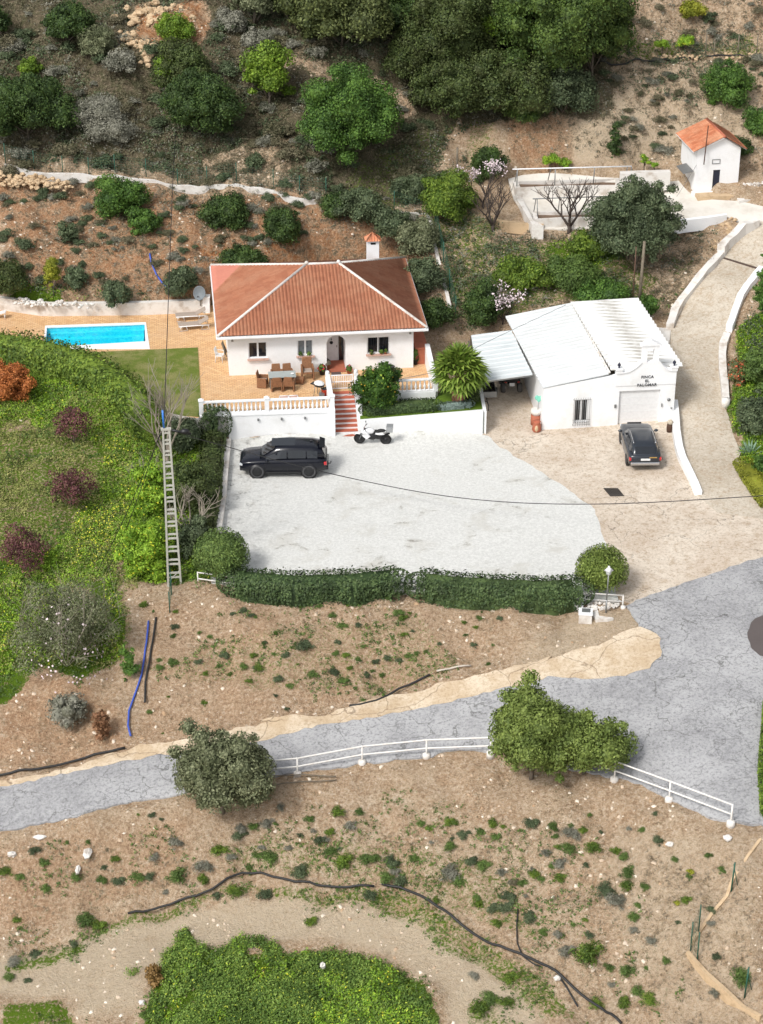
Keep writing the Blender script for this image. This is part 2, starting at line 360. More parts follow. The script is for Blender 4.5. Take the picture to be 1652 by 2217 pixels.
G_Z = [ # (polygon in picture units, weight, channel): 0 green, 1 dry scrub, 2 orange soil, 3 pale worn ground
 ([(-200,760),(0,770),(150,800),(330,900),(300,1000),(290,1100),(265,1250),(262,1400),(180,1480),(90,1440),(0,1520),(-200,1500)], .98, 0),
 ([(960,540),(1300,510),(1400,560),(1440,600),(1400,660),(1230,660),(1090,700),(1020,720),(960,640)], .6, 0), ([(1180,520),(1300,510),(1380,560),(1300,600),(1200,580)], .85, 0),
 ([(0,600),(130,625),(300,640),(440,640),(440,662),(0,662)], .85, 0),
 ([(280,900),(480,900),(480,1260),(280,1280)], .75, 0),
 ([(930,420),(1100,500),(1060,560),(900,540)], .6, 0),
 ([(440,1380),(900,1330),(1000,1440),(820,1520),(560,1500),(330,1470)], .5, 0),
 ([(430,1330),(520,1290),(900,1300),(1000,1340),(700,1360)], .2, 0),
 ([(0,1820),(300,1790),(560,1800),(900,1700),(1100,1800),(1330,1830),(1480,2130),(1420,2217),(1200,2100),(900,1930),(520,1890),(100,2030),(0,2040)], .4, 0),
 ([(400,1840),(560,1800),(900,1830),(1100,1880),(1200,2060),(1000,1990),(850,1925),(560,1895)], .54, 0),
 ([(120,2040),(300,1960),(520,1915),(860,1920),(1000,1990),(1150,2090),(1300,2217),(1180,2217),(1050,2110),(900,2010),(800,1970),(500,1950),(200,2040)], .62, 0),
 ([(0,2120),(200,2060),(180,2030),(0,2080)], .7, 0), ([(0,2170),(120,2160),(200,2217),(0,2240)], .75, 0),
 ([(345,2100),(420,2062),(620,2052),(800,2080),(900,2120),(950,2240),(300,2240),(330,2160)], .97, 0),
 ([(1000,2180),(1080,2150),(1130,2240),(1000,2240)], .6, 0),
 ([(1580,720),(1700,640),(1700,1100),(1640,1080),(1600,1000),(1580,860)], .9, 0),
 ([(1440,560),(1540,500),(1500,640),(1430,700),(1400,640)], .35, 0),
 ([(1300,90),(1652,80),(1652,125),(1320,130)], .6, 0),
 ([(1330,120),(1500,100),(1680,180),(1680,340),(1500,330),(1340,200)], .3, 0),
 ([(820,290),(1080,250),(1060,400),(900,450),(700,440)], .55, 0),
 ([(-200,-300),(1000,-300),(1000,250),(900,430),(640,420),(400,385),(0,340),(-200,330)], .88, 1),
 ([(0,340),(400,385),(740,430),(940,460),(950,700),(420,650),(0,610)], .42, 1),
 ([(1000,-300),(1800,-300),(1800,420),(1640,380),(1400,350),(1100,330)], .42, 1), ([(1000,-300),(1330,-300),(1330,250),(1000,280)], .8, 1),
 ([(930,450),(1100,500),(1440,500),(1560,470),(1500,700),(1380,650),(1000,720)], .5, 1),
 ([(0,1800),(560,1800),(1200,1780),(1640,1850),(1640,2217),(1200,2217),(850,1920),(520,1890),(0,2040)], .36, 1),
 ([(300,1300),(1400,1340),(1100,1450),(300,1580)], .16, 1),
 ([(0,380),(740,440),(940,470),(930,640),(440,640),(0,620)], .75, 2), ([(1090,265),(1240,250),(1250,360),(1100,360)], .6, 2), ([(1240,250),(1290,220),(1320,250),(1300,360),(1220,360)], .55, 2), ([(1240,245),(1290,215),(1420,215),(1400,300),(1310,330),(1300,362),(1220,362)], .9, 3),
 ([(60,1450),(200,1480),(280,1620),(120,1660),(0,1680),(0,1500)], .45, 2), ([(0,1820),(400,1780),(420,1900),(0,2020)], .3, 2),
 ([(280,20),(420,0),(460,40),(440,90),(300,110)], .9, 2), ([(300,1300),(1150,1330),(900,1490),(500,1580),(300,1600)], .2, 2), ([(400,530),(800,500),(900,640),(450,600)], .95, 2),
 ([(-200,2140),(0,2070),(150,2040),(220,2010),(340,1975),(500,1968),(640,1945),(826,1965),(900,1985),(1000,2040),(1060,2100),(1130,2150),(1180,2217),(970,2240),(950,2160),(880,2100),(800,2050),(640,2030),(550,2035),(425,2070),(320,2110),(320,2170),(180,2200),(160,2160),(0,2155),(-200,2220)], .95, 3),
 ([(1250,1300),(1400,1340),(1400,1380),(1150,1450),(1100,1430),(1200,1380)], .55, 3), ([(1330,1800),(1640,1820),(1640,2217),(1450,2217),(1300,1950)], .35, 3), ([(1200,140),(1640,140),(1640,350),(1230,350)], .5, 3),
]
G_CLEAR = [([(-50,920),(140,925),(235,985),(215,1080),(110,1190),(-50,1240)],0,.7), ([(20,905),(70,900),(75,930),(20,935)],0,.2), ([(160,1260),(195,1265),(190,1310),(160,1300)],0,.3), ([(290,20),(440,5),(460,40),(430,95),(300,90)],1,.3), ([(560,130),(700,130),(860,180),(900,260),(850,250),(640,160)],1,.5), ([(430,330),(640,300),(640,420),(450,380)],1,.6), ([(960,290),(1010,280),(1010,370),(950,370)],1,.25), ([(960,290),(1010,280),(1010,370),(950,370)],0,.2)]
_jr = np.random.RandomState(3).randn(7, 2)*9
def zones(x, y, z):
    u, v, w = proj(np.asarray(x), np.asarray(y), np.asarray(z))
    W = np.zeros((len(u), 4))
    n1 = (vnoise(x, y, 1.7, 1)-.5)*34; n2 = (vnoise(x, y, 1.7, 2)-.5)*26
    for poly, wt, ch in G_Z:
        us = [p[0] for p in poly]; vs_ = [p[1] for p in poly]
        sel = (u > min(us)-50) & (u < max(us)+50) & (v > min(vs_)-50) & (v < max(vs_)+50)
        if not sel.any(): continue
        a = np.zeros(sel.sum())
        for j in _jr: a += pip(poly, u[sel]+n1[sel]+j[0], v[sel]+n2[sel]+j[1]*.7)
        W[sel, ch] = np.maximum(W[sel, ch], wt*a/len(_jr))
    for poly, ch, k in G_CLEAR:
        a = pip(poly, u+n1, v+n2); W[a, ch] *= k
    off = (v < -60); W[off, 1] = np.maximum(W[off, 1], .85)
    return W

# ------------------------------------------------------------------ ground
def axis(a, b, st, lo, hi):
    m = list(np.arange(a, b+1e-6, st)); s = st; l = []; x = a
    while x > lo: s *= 1.35; x -= s; l.append(x)
    r = []; s = st; x = b
    while x < hi: s *= 1.35; x += s; r.append(x)
    return np.array(l[::-1]+m+r)
gx = axis(-29, 31, .27, -420, 420); gy = axis(62, 158, .27, -260, 700)
GX, GY = np.meshgrid(gx, gy); X = GX.ravel(); Y = GY.ravel()
Z = H(X, Y)
smooth_m = np.zeros(len(X), bool)
for pl in (ROAD, GUT, PARK, DRIVE, PATH, YARD): smooth_m |= pip(pl, X, Y)
near = np.zeros(len(X), bool)
for dx, dy in ((.4, 0), (-.4, 0), (0, .4), (0, -.4)):
    for pl in (ROAD, GUT, PARK, DRIVE, PATH, YARD, terr_poly): near |= pip(pl, X+dx, Y+dy)
rough = (vnoise(X, Y, 2.6, 3)-.5)*.55+(vnoise(X, Y, 1.1, 4)-.5)*.4+(vnoise(X, Y, .6, 5)-.5)*.3
W4 = zones(X, Y, Z)
rough *= np.where(W4[:, 3] > .5, .25, 1)
hill = np.clip((Z-3)/4, 0, 1)
rough *= 1+hill*.9
Z = Z+np.where(smooth_m, 0, np.where(near, np.minimum(rough, 0)*.5, rough))
Z[smooth_m] -= .05
inp = pip(terr_poly, X, Y); Z[inp] = np.minimum(Z[inp], TERR-.12)
shr = inp.copy()
for dx, dy in ((.45, 0), (-.45, 0), (0, .45), (0, -.45)): shr &= pip(terr_poly, X+dx, Y+dy)
Z[shr] = -.1
nx = len(gx); ny = len(gy); ZG = Z.reshape(ny, nx)
def hg(x, y):
    """height of the ground surface as built, bumps included"""
    x = np.atleast_1d(np.asarray(x, float)); y = np.atleast_1d(np.asarray(y, float))
    i = np.clip(np.searchsorted(gx, x)-1, 0, nx-2); j = np.clip(np.searchsorted(gy, y)-1, 0, ny-2); fx = (x-gx[i])/(gx[i+1]-gx[i]); fy = (y-gy[j])/(gy[j+1]-gy[j])
    return (ZG[j, i]*(1-fx)+ZG[j, i+1]*fx)*(1-fy)+(ZG[j+1, i]*(1-fx)+ZG[j+1, i+1]*fx)*fy
def hg1(x, y): return float(hg(x, y)[0])
I = np.arange(nx*ny).reshape(ny, nx)
Q = np.stack([I[:-1, :-1], I[:-1, 1:], I[1:, 1:], I[1:, :-1]], -1).reshape(-1, 4)
m, nd, lk, P = newmat('hillside_soil')
at = N(nd, 'ShaderNodeVertexColor', layer_name='cover'); sp = N(nd, 'ShaderNodeSeparateColor'); lk.new(at.outputs['Color'], sp.inputs[0])
pv = pos(nd)
nA = noise(nd, lk, pv, .35, 4); nB = noise(nd, lk, pv, 1.6, 6, .7); nC = noise(nd, lk, pv, 7, 5, .75); nD = noise(nd, lk, pv, 26, 3, .7)
vo = N(nd, 'ShaderNodeTexVoronoi'); vo.inputs['Scale'].default_value = 4.5; lk.new(pv, vo.inputs['Vector'])
vo2 = N(nd, 'ShaderNodeTexVoronoi'); vo2.inputs['Scale'].default_value = 11; lk.new(pv, vo2.inputs['Vector'])
tan = mixc(nd, lk, ramp(nd, lk, nB, .35, .65), srgb(196, 164, 130), srgb(224, 200, 170))
tan = mixc(nd, lk, ramp(nd, lk, nA, .42, .6, 0, .5), tan, srgb(204, 166, 130))
tan = mixc(nd, lk, ramp(nd, lk, nC, .35, .7), tan, srgb(216, 192, 164))
nE = noise(nd, lk, pv, 5.5, 6, .9); tan = mixc(nd, lk, ramp(nd, lk, nE, .49, .6, 0, .75), tan, srgb(148, 120, 94)); tan = mixc(nd, lk, ramp(nd, lk, nE, .38, .47, .9, 0), tan, srgb(236, 220, 198))
orange = mixc(nd, lk, ramp(nd, lk, nC, .35, .65), srgb(150, 92, 54), srgb(216, 160, 112))
orange = mixc(nd, lk, ramp(nd, lk, nE, .5, .6, 0, .7), orange, srgb(124, 82, 54)); orange = mixc(nd, lk, ramp(nd, lk, nE, .38, .47, .8, 0), orange, srgb(226, 186, 144))
fo = mathn(nd, lk, 'MULTIPLY', sp.outputs[2], ramp(nd, lk, nB, .3, .6))
soil = mixc(nd, lk, fo, tan, orange)
soil = mixc(nd, lk, ramp(nd, lk, vo.outputs['Distance'], .1, .2, .5, 0), soil, srgb(228, 212, 190))     # pale stones
soil = mixc(nd, lk, ramp(nd, lk, vo2.outputs['Distance'], .12, .2, .35, 0), soil, srgb(96, 74, 54))
pale = mixc(nd, lk, nB, srgb(212, 190, 160), srgb(232, 214, 186))
pale = mixc(nd, lk, ramp(nd, lk, nE, .48, .6, 0, .5), pale, srgb(184, 160, 132))
pale = mixc(nd, lk, ramp(nd, lk, nC, .4, .7, 0, .5), pale, srgb(228, 214, 194))
soil = mixc(nd, lk, mathn(nd, lk, 'MULTIPLY', at.outputs['Alpha'], ramp(nd, lk, nB, .25, .45, .5, 1)), soil, pale)
scr = mixc(nd, lk, nC, srgb(80, 74, 58), srgb(148, 134, 112))
scr = mixc(nd, lk, ramp(nd, lk, nB, .42, .62, 0, .8), scr, srgb(100, 100, 72))
scr = mixc(nd, lk, ramp(nd, lk, nE, .38, .46, .75, 0), scr, srgb(196, 176, 148)); scr = mixc(nd, lk, ramp(nd, lk, nE, .52, .62, 0, .6), scr, srgb(66, 64, 44))
fs_ = mathn(nd, lk, 'SUBTRACT', mathn(nd, lk, 'ADD', sp.outputs[1], nC), nB)
soil = mixc(nd, lk, ramp(nd, lk, fs_, .38, .62), soil, scr)
grn = mixc(nd, lk, nC, srgb(66, 96, 24), srgb(120, 148, 48))
fg = mathn(nd, lk, 'ADD', sp.outputs[0], mathn(nd, lk, 'MULTIPLY', mathn(nd, lk, 'SUBTRACT', nC, .5), 1.3))
soil = mixc(nd, lk, ramp(nd, lk, fg, .5, .72), soil, grn)
lk.new(soil, P.inputs['Base Color']); P.inputs['Roughness'].default_value = .95; P.inputs['Specular IOR Level'].default_value = .1
hb = mathn(nd, lk, 'ADD', nC, mathn(nd, lk, 'MULTIPLY', nD, .5)); bump(nd, lk, P, hb, 1.0, .2)
gm = mk('ground', np.stack([X, Y, Z], 1), Q, m, smooth=True)
ca = gm.color_attributes.new('cover', 'FLOAT_COLOR', 'POINT')
ca.data.foreach_set('color', np.stack([W4[:, 0], W4[:, 1], W4[:, 2], W4[:, 3]], 1).astype(np.float32).ravel())
go = linkm('ground', gm); tag(go, 'stony tan and orange hillside soil around the villa', kind='structure')

# ------------------------------------------------------------------ draped sheets
def densify(poly, st, jit=0, seed=1):
    rr = random.Random(seed); out = []
    for i in range(len(poly)):
        a = Vector(poly[i][:2]); b = Vector(poly[(i+1) % len(poly)][:2]); n = max(1, int((b-a).length/st))
        nrm = Vector((-(b-a).y, (b-a).x)).normalized() if (b-a).length > 0 else Vector((0, 0))
        for k in range(n):
            p = a.lerp(b, k/n)
            if jit: p = p+nrm*rr.uniform(-jit, jit)
            out.append((p.x, p.y))
    return out
def sheet(name, poly, mat, off, st=.6, hole=None, zf=None, jit=0, skirt=.12, label=None, flat=None, smat=None):
    b = densify(poly, st*.5 if jit else st, jit); n = len(b)
    vs = [Vector(p) for p in b]; es = [(i, (i+1) % n) for i in range(n)]
    if hole:
        hb = densify(hole, st); m0 = len(vs); vs += [Vector(p) for p in hb]; es += [(m0+i, m0+(i+1) % len(hb)) for i in range(len(hb))]
    xs = [p[0] for p in b]; ys = [p[1] for p in b]
    X_, Y_ = np.meshgrid(np.arange(min(xs), max(xs), st), np.arange(min(ys), max(ys), st)); X_ = X_.ravel(); Y_ = Y_.ravel()
    ok = pip(b, X_, Y_)
    if hole: ok &= ~pip(hole, X_, Y_)
    vs += [Vector((x, y)) for x, y in zip(X_[ok], Y_[ok])]
    r = geometry.delaunay_2d_cdt(vs, es, [], 0, 1e-5)
    V = np.array([(p.x, p.y) for p in r[0]]); T = np.array([f for f in r[2] if len(f) == 3])
    c = V[T].mean(1); keep = pip(b, c[:, 0], c[:, 1])
    if hole: keep &= ~pip(hole, c[:, 0], c[:, 1])
    T = T[keep]
    a = V[T]; ar = (a[:, 1, 0]-a[:, 0, 0])*(a[:, 2, 1]-a[:, 0, 1])-(a[:, 2, 0]-a[:, 0, 0])*(a[:, 1, 1]-a[:, 0, 1])
    T[ar < 0] = T[ar < 0][:, ::-1]
    z = np.full(len(V), flat) if flat is not None else H(V[:, 0], V[:, 1])+off
    VV = np.column_stack([V, z])
    # skirt
    bb = np.array(b); zz = np.full(n, flat) if flat is not None else H(bb[:, 0], bb[:, 1])+off
    o = len(VV); VV = np.vstack([VV, np.column_stack([bb, zz]), np.column_stack([bb, zz-skirt])])
    SQ = np.array([(o+i, o+(i+1) % n, o+n+(i+1) % n, o+n+i) for i in range(n)])
    me = mk(name, VV, SQ, mat, tris=T)
    if smat: me.materials.append(smat); me.polygons.foreach_set('material_index', np.array([1]*len(SQ)+[0]*(len(me.polygons)-len(SQ)), np.int32))
    ob = linkm(name, me); tag(ob, label, kind='structure'); return ob

def cracks(nd, lk, v, sc, w, dist=.5):
    n = N(nd, 'ShaderNodeTexNoise'); n.inputs['Scale'].default_value = sc*1.6; n.inputs['Detail'].default_value = 5; lk.new(v, n.inputs['Vector'])
    va = N(nd, 'ShaderNodeVectorMath', operation='MULTIPLY_ADD'); lk.new(n.outputs['Color'], va.inputs[0]); va.inputs[1].default_value = (dist/sc,)*3; lk.new(v, va.inputs[2])
    vo = N(nd, 'ShaderNodeTexVoronoi', feature='DISTANCE_TO_EDGE'); vo.inputs['Scale'].default_value = sc; lk.new(va.outputs[0], vo.inputs['Vector'])
    return ramp(nd, lk, vo.outputs['Distance'], 0, w, 1, 0)
# asphalt
m, nd, lk, P = newmat('old_asphalt'); v = pos(nd)
n1 = noise(nd, lk, v, .28, 5, .6); n2 = noise(nd, lk, v, 3, 5, .7); n3 = noise(nd, lk, v, 30, 3, .7)
c = mixc(nd, lk, ramp(nd, lk, n1, .35, .65), srgb(152, 152, 154), srgb(184, 184, 185))
c = mixc(nd, lk, ramp(nd, lk, n2, .42, .66, 0, .6), c, srgb(178, 178, 178))
n6 = noise(nd, lk, v, 7, 5, .85); c = mixc(nd, lk, ramp(nd, lk, n6, .48, .64, 0, .75), c, srgb(112, 112, 114)); c = mixc(nd, lk, ramp(nd, lk, n6, .34, .46, .5, 0), c, srgb(196, 196, 196))
big = cracks(nd, lk, v, .26, .013, 1.3); fine = cracks(nd, lk, v, .8, .03, 1.2)
msk = ramp(nd, lk, noise(nd, lk, v, .22, 2), .44, .56)
c = mixc(nd, lk, mathn(nd, lk, 'MULTIPLY', fine, mathn(nd, lk, 'MULTIPLY', msk, .55)), c, srgb(98, 98, 98))
c = mixc(nd, lk, mathn(nd, lk, 'MULTIPLY', mathn(nd, lk, 'MULTIPLY', big, ramp(nd, lk, noise(nd, lk, v, .5, 2), .38, .5)), .65), c, srgb(84, 84, 80))
lk.new(c, P.inputs['Base Color']); P.inputs['Roughness'].default_value = .9; P.inputs['Specular IOR Level'].default_value = .2; bump(nd, lk, P, n3, .4, .02)
sheet('road', ROAD, m, .04, .6, jit=.07, label='cracked grey asphalt lane crossing below the parking court')
# cream concrete strip
m, nd, lk, P = newmat('cream_concrete'); v = pos(nd)
n1 = noise(nd, lk, v, .7, 5); n2 = noise(nd, lk, v, 9, 4, .7)
c = mixc(nd, lk, ramp(nd, lk, n1, .35, .65), srgb(200, 178, 148), srgb(224, 208, 184)); n6 = noise(nd, lk, v, 6, 5, .85); c = mixc(nd, lk, ramp(nd, lk, n6, .48, .62, 0, .6), c, srgb(166, 140, 110)); c = mixc(nd, lk, ramp(nd, lk, n2, .5, .7, 0, .5), c, srgb(176, 148, 118))
c = mixc(nd, lk, mathn(nd, lk, 'MULTIPLY', cracks(nd, lk, v, .3, .012, .6), .7), c, srgb(120, 100, 80))
lk.new(c, P.inputs['Base Color']); P.inputs['Roughness'].default_value = .9; bump(nd, lk, P, n2, .5, .03)
sheet('gutter', GUT, m, .055, .6, jit=.09, label='cream concrete gutter strip along the uphill edge of the lane')
# white gravel
m, nd, lk, P = newmat('white_gravel'); v = pos(nd)
n1 = noise(nd, lk, v, .35, 6, .7, .6); n2 = noise(nd, lk, v, 2.2, 5, .7, .4); n3 = noise(nd, lk, v, 24, 4, .8); n4 = noise(nd, lk, v, 60, 2, .8)
mp = N(nd, 'ShaderNodeMapping'); mp.inputs['Rotation'].default_value = (0, 0, R(24)); mp.inputs['Scale'].default_value = (.7, 1.2, 1); lk.new(v, mp.inputs['Vector'])
n5 = noise(nd, lk, mp.outputs[0], 1.1, 6, .7, .8)
n6 = noise(nd, lk, v, 6.5, 5, .8)
c = mixc(nd, lk, ramp(nd, lk, n6, .36, .62), srgb(204, 204, 200), srgb(226, 226, 222))
c = mixc(nd, lk, ramp(nd, lk, n3, .56, .68, 0, .5), c, srgb(140, 140, 136))
c = mixc(nd, lk, ramp(nd, lk, n1, .5, .68, 0, .6), c, srgb(196, 193, 184))
st = mathn(nd, lk, 'MULTIPLY', mathn(nd, lk, 'MULTIPLY', ramp(nd, lk, n5, .54, .64), ramp(nd, lk, n1, .48, .6)), ramp(nd, lk, n6, .40, .54))
c = mixc(nd, lk, mathn(nd, lk, 'MULTIPLY', st, .8), c, srgb(128, 124, 112))
sx = N(nd, 'ShaderNodeSeparateXYZ'); lk.new(v, sx.inputs[0])
edge = mathn(nd, lk, 'MULTIPLY', ramp(nd, lk, sx.outputs[0], -8.6, -4.5, 1, .12), ramp(nd, lk, n2, .50, .62))
c = mixc(nd, lk, mathn(nd, lk, 'MULTIPLY', mathn(nd, lk, 'MULTIPLY', edge, ramp(nd, lk, n6, .45, .56)), .85), c, srgb(120, 120, 116))
lk.new(c, P.inputs['Base Color']); P.inputs['Roughness'].default_value = .95; P.inputs['Specular IOR Level'].default_value = .1; bump(nd, lk, P, n3, .6, .03)
sheet('parking_court', PARK, m, .03, .8, jit=.1, label='white gravel parking court in front of the villa')
# beige exposed aggregate
def aggregate(name, a, b, crk=.5):
    m, nd, lk, P = newmat(name); v = pos(nd)
    n1 = noise(nd, lk, v, .3, 6, .65); n2 = noise(nd, lk, v, 2.5, 5, .7); n3 = noise(nd, lk, v, 26, 4, .8)
    c = mixc(nd, lk, ramp(nd, lk, n1, .35, .65), a, b)
    c = mixc(nd, lk, ramp(nd, lk, n2, .46, .68, 0, .6), c, srgb(172, 150, 124)); n6 = noise(nd, lk, v, 7, 5, .85); c = mixc(nd, lk, ramp(nd, lk, n6, .5, .66, 0, .7), c, srgb(140, 124, 104)); c = mixc(nd, lk, ramp(nd, lk, n6, .34, .46, .5, 0), c, srgb(232, 224, 212))
    c = mixc(nd, lk, ramp(nd, lk, n3, .3, .42, .5, 0), c, srgb(232, 224, 212))
    c = mixc(nd, lk, mathn(nd, lk, 'MULTIPLY', cracks(nd, lk, v, .16, .006, 1.3), crk), c, srgb(92, 84, 74))
    lk.new(c, P.inputs['Base Color']); P.inputs['Roughness'].default_value = .9; P.inputs['Specular IOR Level'].default_value = .2; bump(nd, lk, P, n3, .4, .02); return m
agg = aggregate('beige_concrete', srgb(200, 184, 166), srgb(220, 208, 192), .6)
sheet('driveway', DRIVE, agg, .022, .6, label='beige concrete forecourt in front of the garage')
sheet('path', PATH, aggregate('ramp_concrete', srgb(186, 174, 156), srgb(206, 196, 180), .0), .034, .5, label='pale aggregate drive climbing past the garage to the upper yard')
sheet('upper_yard', YARD, dirty('white_wash', srgb(226, 221, 212), srgb(186, 176, 160), amt=.6, s1=.6, bmp=.3), .03, .5, label='whitewashed concrete yard beside the small white house')
# dark tarmac disc by the right edge
dp = [PT(1682+64*math.cos(a), 1377+52*math.sin(a)) for a in np.linspace(0, 2*PI, 30)[:-1]]
sheet('tarmac_patch', [(p.x, p.y) for p in dp], dirty('dark_tarmac', srgb(100, 92, 90), bmp=.3), .05, .5, jit=.05, label='dark round tarmac patch on the asphalt at the right edge')
dp = [PT(*q) for q in ((1655, 1440), (1662, 1437), (1672, 1444), (1684, 1455), (1690, 1470), (1676, 1462), (1660, 1452))]
# terrace and lawn
m, nd, lk, P = newmat('terrace_pavers'); v = pos(nd)
mp = N(nd, 'ShaderNodeMapping'); mp.inputs['Rotation'].default_value = (0, 0, R(-6)); lk.new(v, mp.inputs['Vector'])
br = N(nd, 'ShaderNodeTexBrick'); lk.new(mp.outputs[0], br.inputs['Vector']); br.inputs['Scale'].default_value = 1; br.inputs['Brick Width'].default_value = .28; br.inputs['Row Height'].default_value = .17
br.inputs['Mortar Size'].default_value = .014; br.inputs['Color1'].default_value = srgb(234, 196, 146); br.inputs['Color2'].default_value = srgb(212, 166, 118); br.inputs['Mortar'].default_value = srgb(176, 136, 98)
n1 = noise(nd, lk, v, .9, 4); n2 = noise(nd, lk, v, 12, 4)
c = mixc(nd, lk, ramp(nd, lk, n1, .4, .7, 0, .45), br.outputs['Color'], srgb(216, 182, 146)); c = mixc(nd, lk, ramp(nd, lk, n2, .5, .7, 0, .4), c, srgb(190, 138, 90))
lk.new(c, P.inputs['Base Color']); P.inputs['Roughness'].default_value = .8; bump(nd, lk, P, br.outputs['Fac'], .2, -.01)
sheet('terrace', terr_poly, m, 0, .9, hole=pool_out, flat=TERR, skirt=1.8, smat=dirty('terrace_edge_paint', srgb(232, 228, 222, .88), srgb(170, 150, 128, .88), s1=1.3, amt=.7, bmp=.2), label='orange and cream paved terrace around the villa and its pool')
m, nd, lk, P = newmat('lawn_grass'); v = pos(nd); n1 = noise(nd, lk, v, .8, 5, .7); n2 = noise(nd, lk, v, 16, 4, .8)
c = mixc(nd, lk, ramp(nd, lk, n1, .38, .62), srgb(112, 128, 56), srgb(152, 148, 98)); c = mixc(nd, lk, ramp(nd, lk, n2, .4, .65, 0, .6), c, srgb(78, 96, 36))
lk.new(c, P.inputs['Base Color']); P.inputs['Roughness'].default_value = .95; P.inputs['Specular IOR Level'].default_value = .1; bump(nd, lk, P, n2, 1, .05)
sheet('lawn', lawn_poly, m, 0, .5, flat=TERR+.03, skirt=.03, label='mown green lawn between pool paving and hedge')
# ------------------------------------------------------------------ shared materials
WHITE = dirty('white_paint', srgb(244, 245, 246, .93), srgb(218, 217, 212, .9), rough=.75, s1=.7, s2=14, amt=.55, bmp=.06)
WHITE2 = dirty('weathered_white', srgb(232, 228, 222, .88), srgb(170, 150, 128, .88), rough=.85, s1=1.3, s2=12, amt=.75, bmp=.3)
PLASTIC = plain('white_plastic', srgb(236, 236, 236), .4)
GLASS = plain('dark_glass', (.012, .015, .02, 1), .08, spec=.6)
BLACK = plain('black_metal', (.012, .012, .014, 1), .45)
GREYM = plain('grey_metal', srgb(150, 152, 152), .45, .6)
TAN = dirty('tan_stone', srgb(206, 180, 146), srgb(150, 122, 90), s1=2, s2=8, amt=.8, bmp=.5)
WOODP = dirty('old_wood', srgb(128, 118, 102), srgb(84, 74, 62), s1=3, s2=20, amt=.8, bmp=.3)
CLAY = dirty('terracotta', srgb(178, 106, 82), srgb(150, 92, 74), s1=3, s2=12, amt=.7, bmp=.2)
BRICKR = dirty('red_brick_tread', srgb(186, 104, 80), srgb(150, 76, 58), s1=4, s2=16, amt=.6, bmp=.2)
SILL = dirty('brick_sill', srgb(206, 172, 158), srgb(170, 128, 112), s1=5, s2=20, amt=.7, bmp=.2)
def tilemat(name, a, b, c3, row=.4, pink=False, pitch=.21):
    m, nd, lk, P = newmat(name); tc = N(nd, 'ShaderNodeTexCoord').outputs['Object']
    uv = N(nd, 'ShaderNodeUVMap').outputs[0]
    br = N(nd, 'ShaderNodeTexBrick'); br.offset = 0; lk.new(uv, br.inputs['Vector']); br.inputs['Scale'].default_value = 1
    br.inputs['Brick Width'].default_value = .21; br.inputs['Row Height'].default_value = row; br.inputs['Mortar Size'].default_value = .0
    br.inputs['Color1'].default_value = a; br.inputs['Color2'].default_value = b; br.inputs['Mortar'].default_value = tuple(x*.45 for x in a[:3])+(1,)
    n1 = noise(nd, lk, tc, .7, 5, .7); n2 = noise(nd, lk, tc, 7, 4, .7)
    c = mixc(nd, lk, ramp(nd, lk, n1, .4, .65, 0, .5), br.outputs['Color'], c3); c = mixc(nd, lk, ramp(nd, lk, n2, .5, .7, 0, .4), c, tuple(x*.6 for x in a[:3])+(1,))
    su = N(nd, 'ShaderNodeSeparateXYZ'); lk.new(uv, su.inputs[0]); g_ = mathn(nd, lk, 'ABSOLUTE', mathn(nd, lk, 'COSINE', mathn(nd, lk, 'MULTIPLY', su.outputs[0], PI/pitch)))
    c = mixc(nd, lk, ramp(nd, lk, g_, .0, .55, .75, 0), c, tuple(x*.38 for x in a[:3])+(1,))     # tile colour darkened along the channels
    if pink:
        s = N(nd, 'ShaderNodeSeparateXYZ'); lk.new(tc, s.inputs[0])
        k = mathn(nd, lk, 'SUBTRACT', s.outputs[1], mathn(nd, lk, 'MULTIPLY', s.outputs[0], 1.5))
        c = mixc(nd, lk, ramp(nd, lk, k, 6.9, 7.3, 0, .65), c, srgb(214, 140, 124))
    lk.new(c, P.inputs['Base Color']); P.inputs['Roughness'].default_value = .8; P.inputs['Specular IOR Level'].default_value = .2
    return m
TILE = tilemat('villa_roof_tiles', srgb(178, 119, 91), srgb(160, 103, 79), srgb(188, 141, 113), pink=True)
TILEO = tilemat('orange_clay_tiles', srgb(214, 138, 102), srgb(186, 112, 80), srgb(228, 180, 146), row=.3)
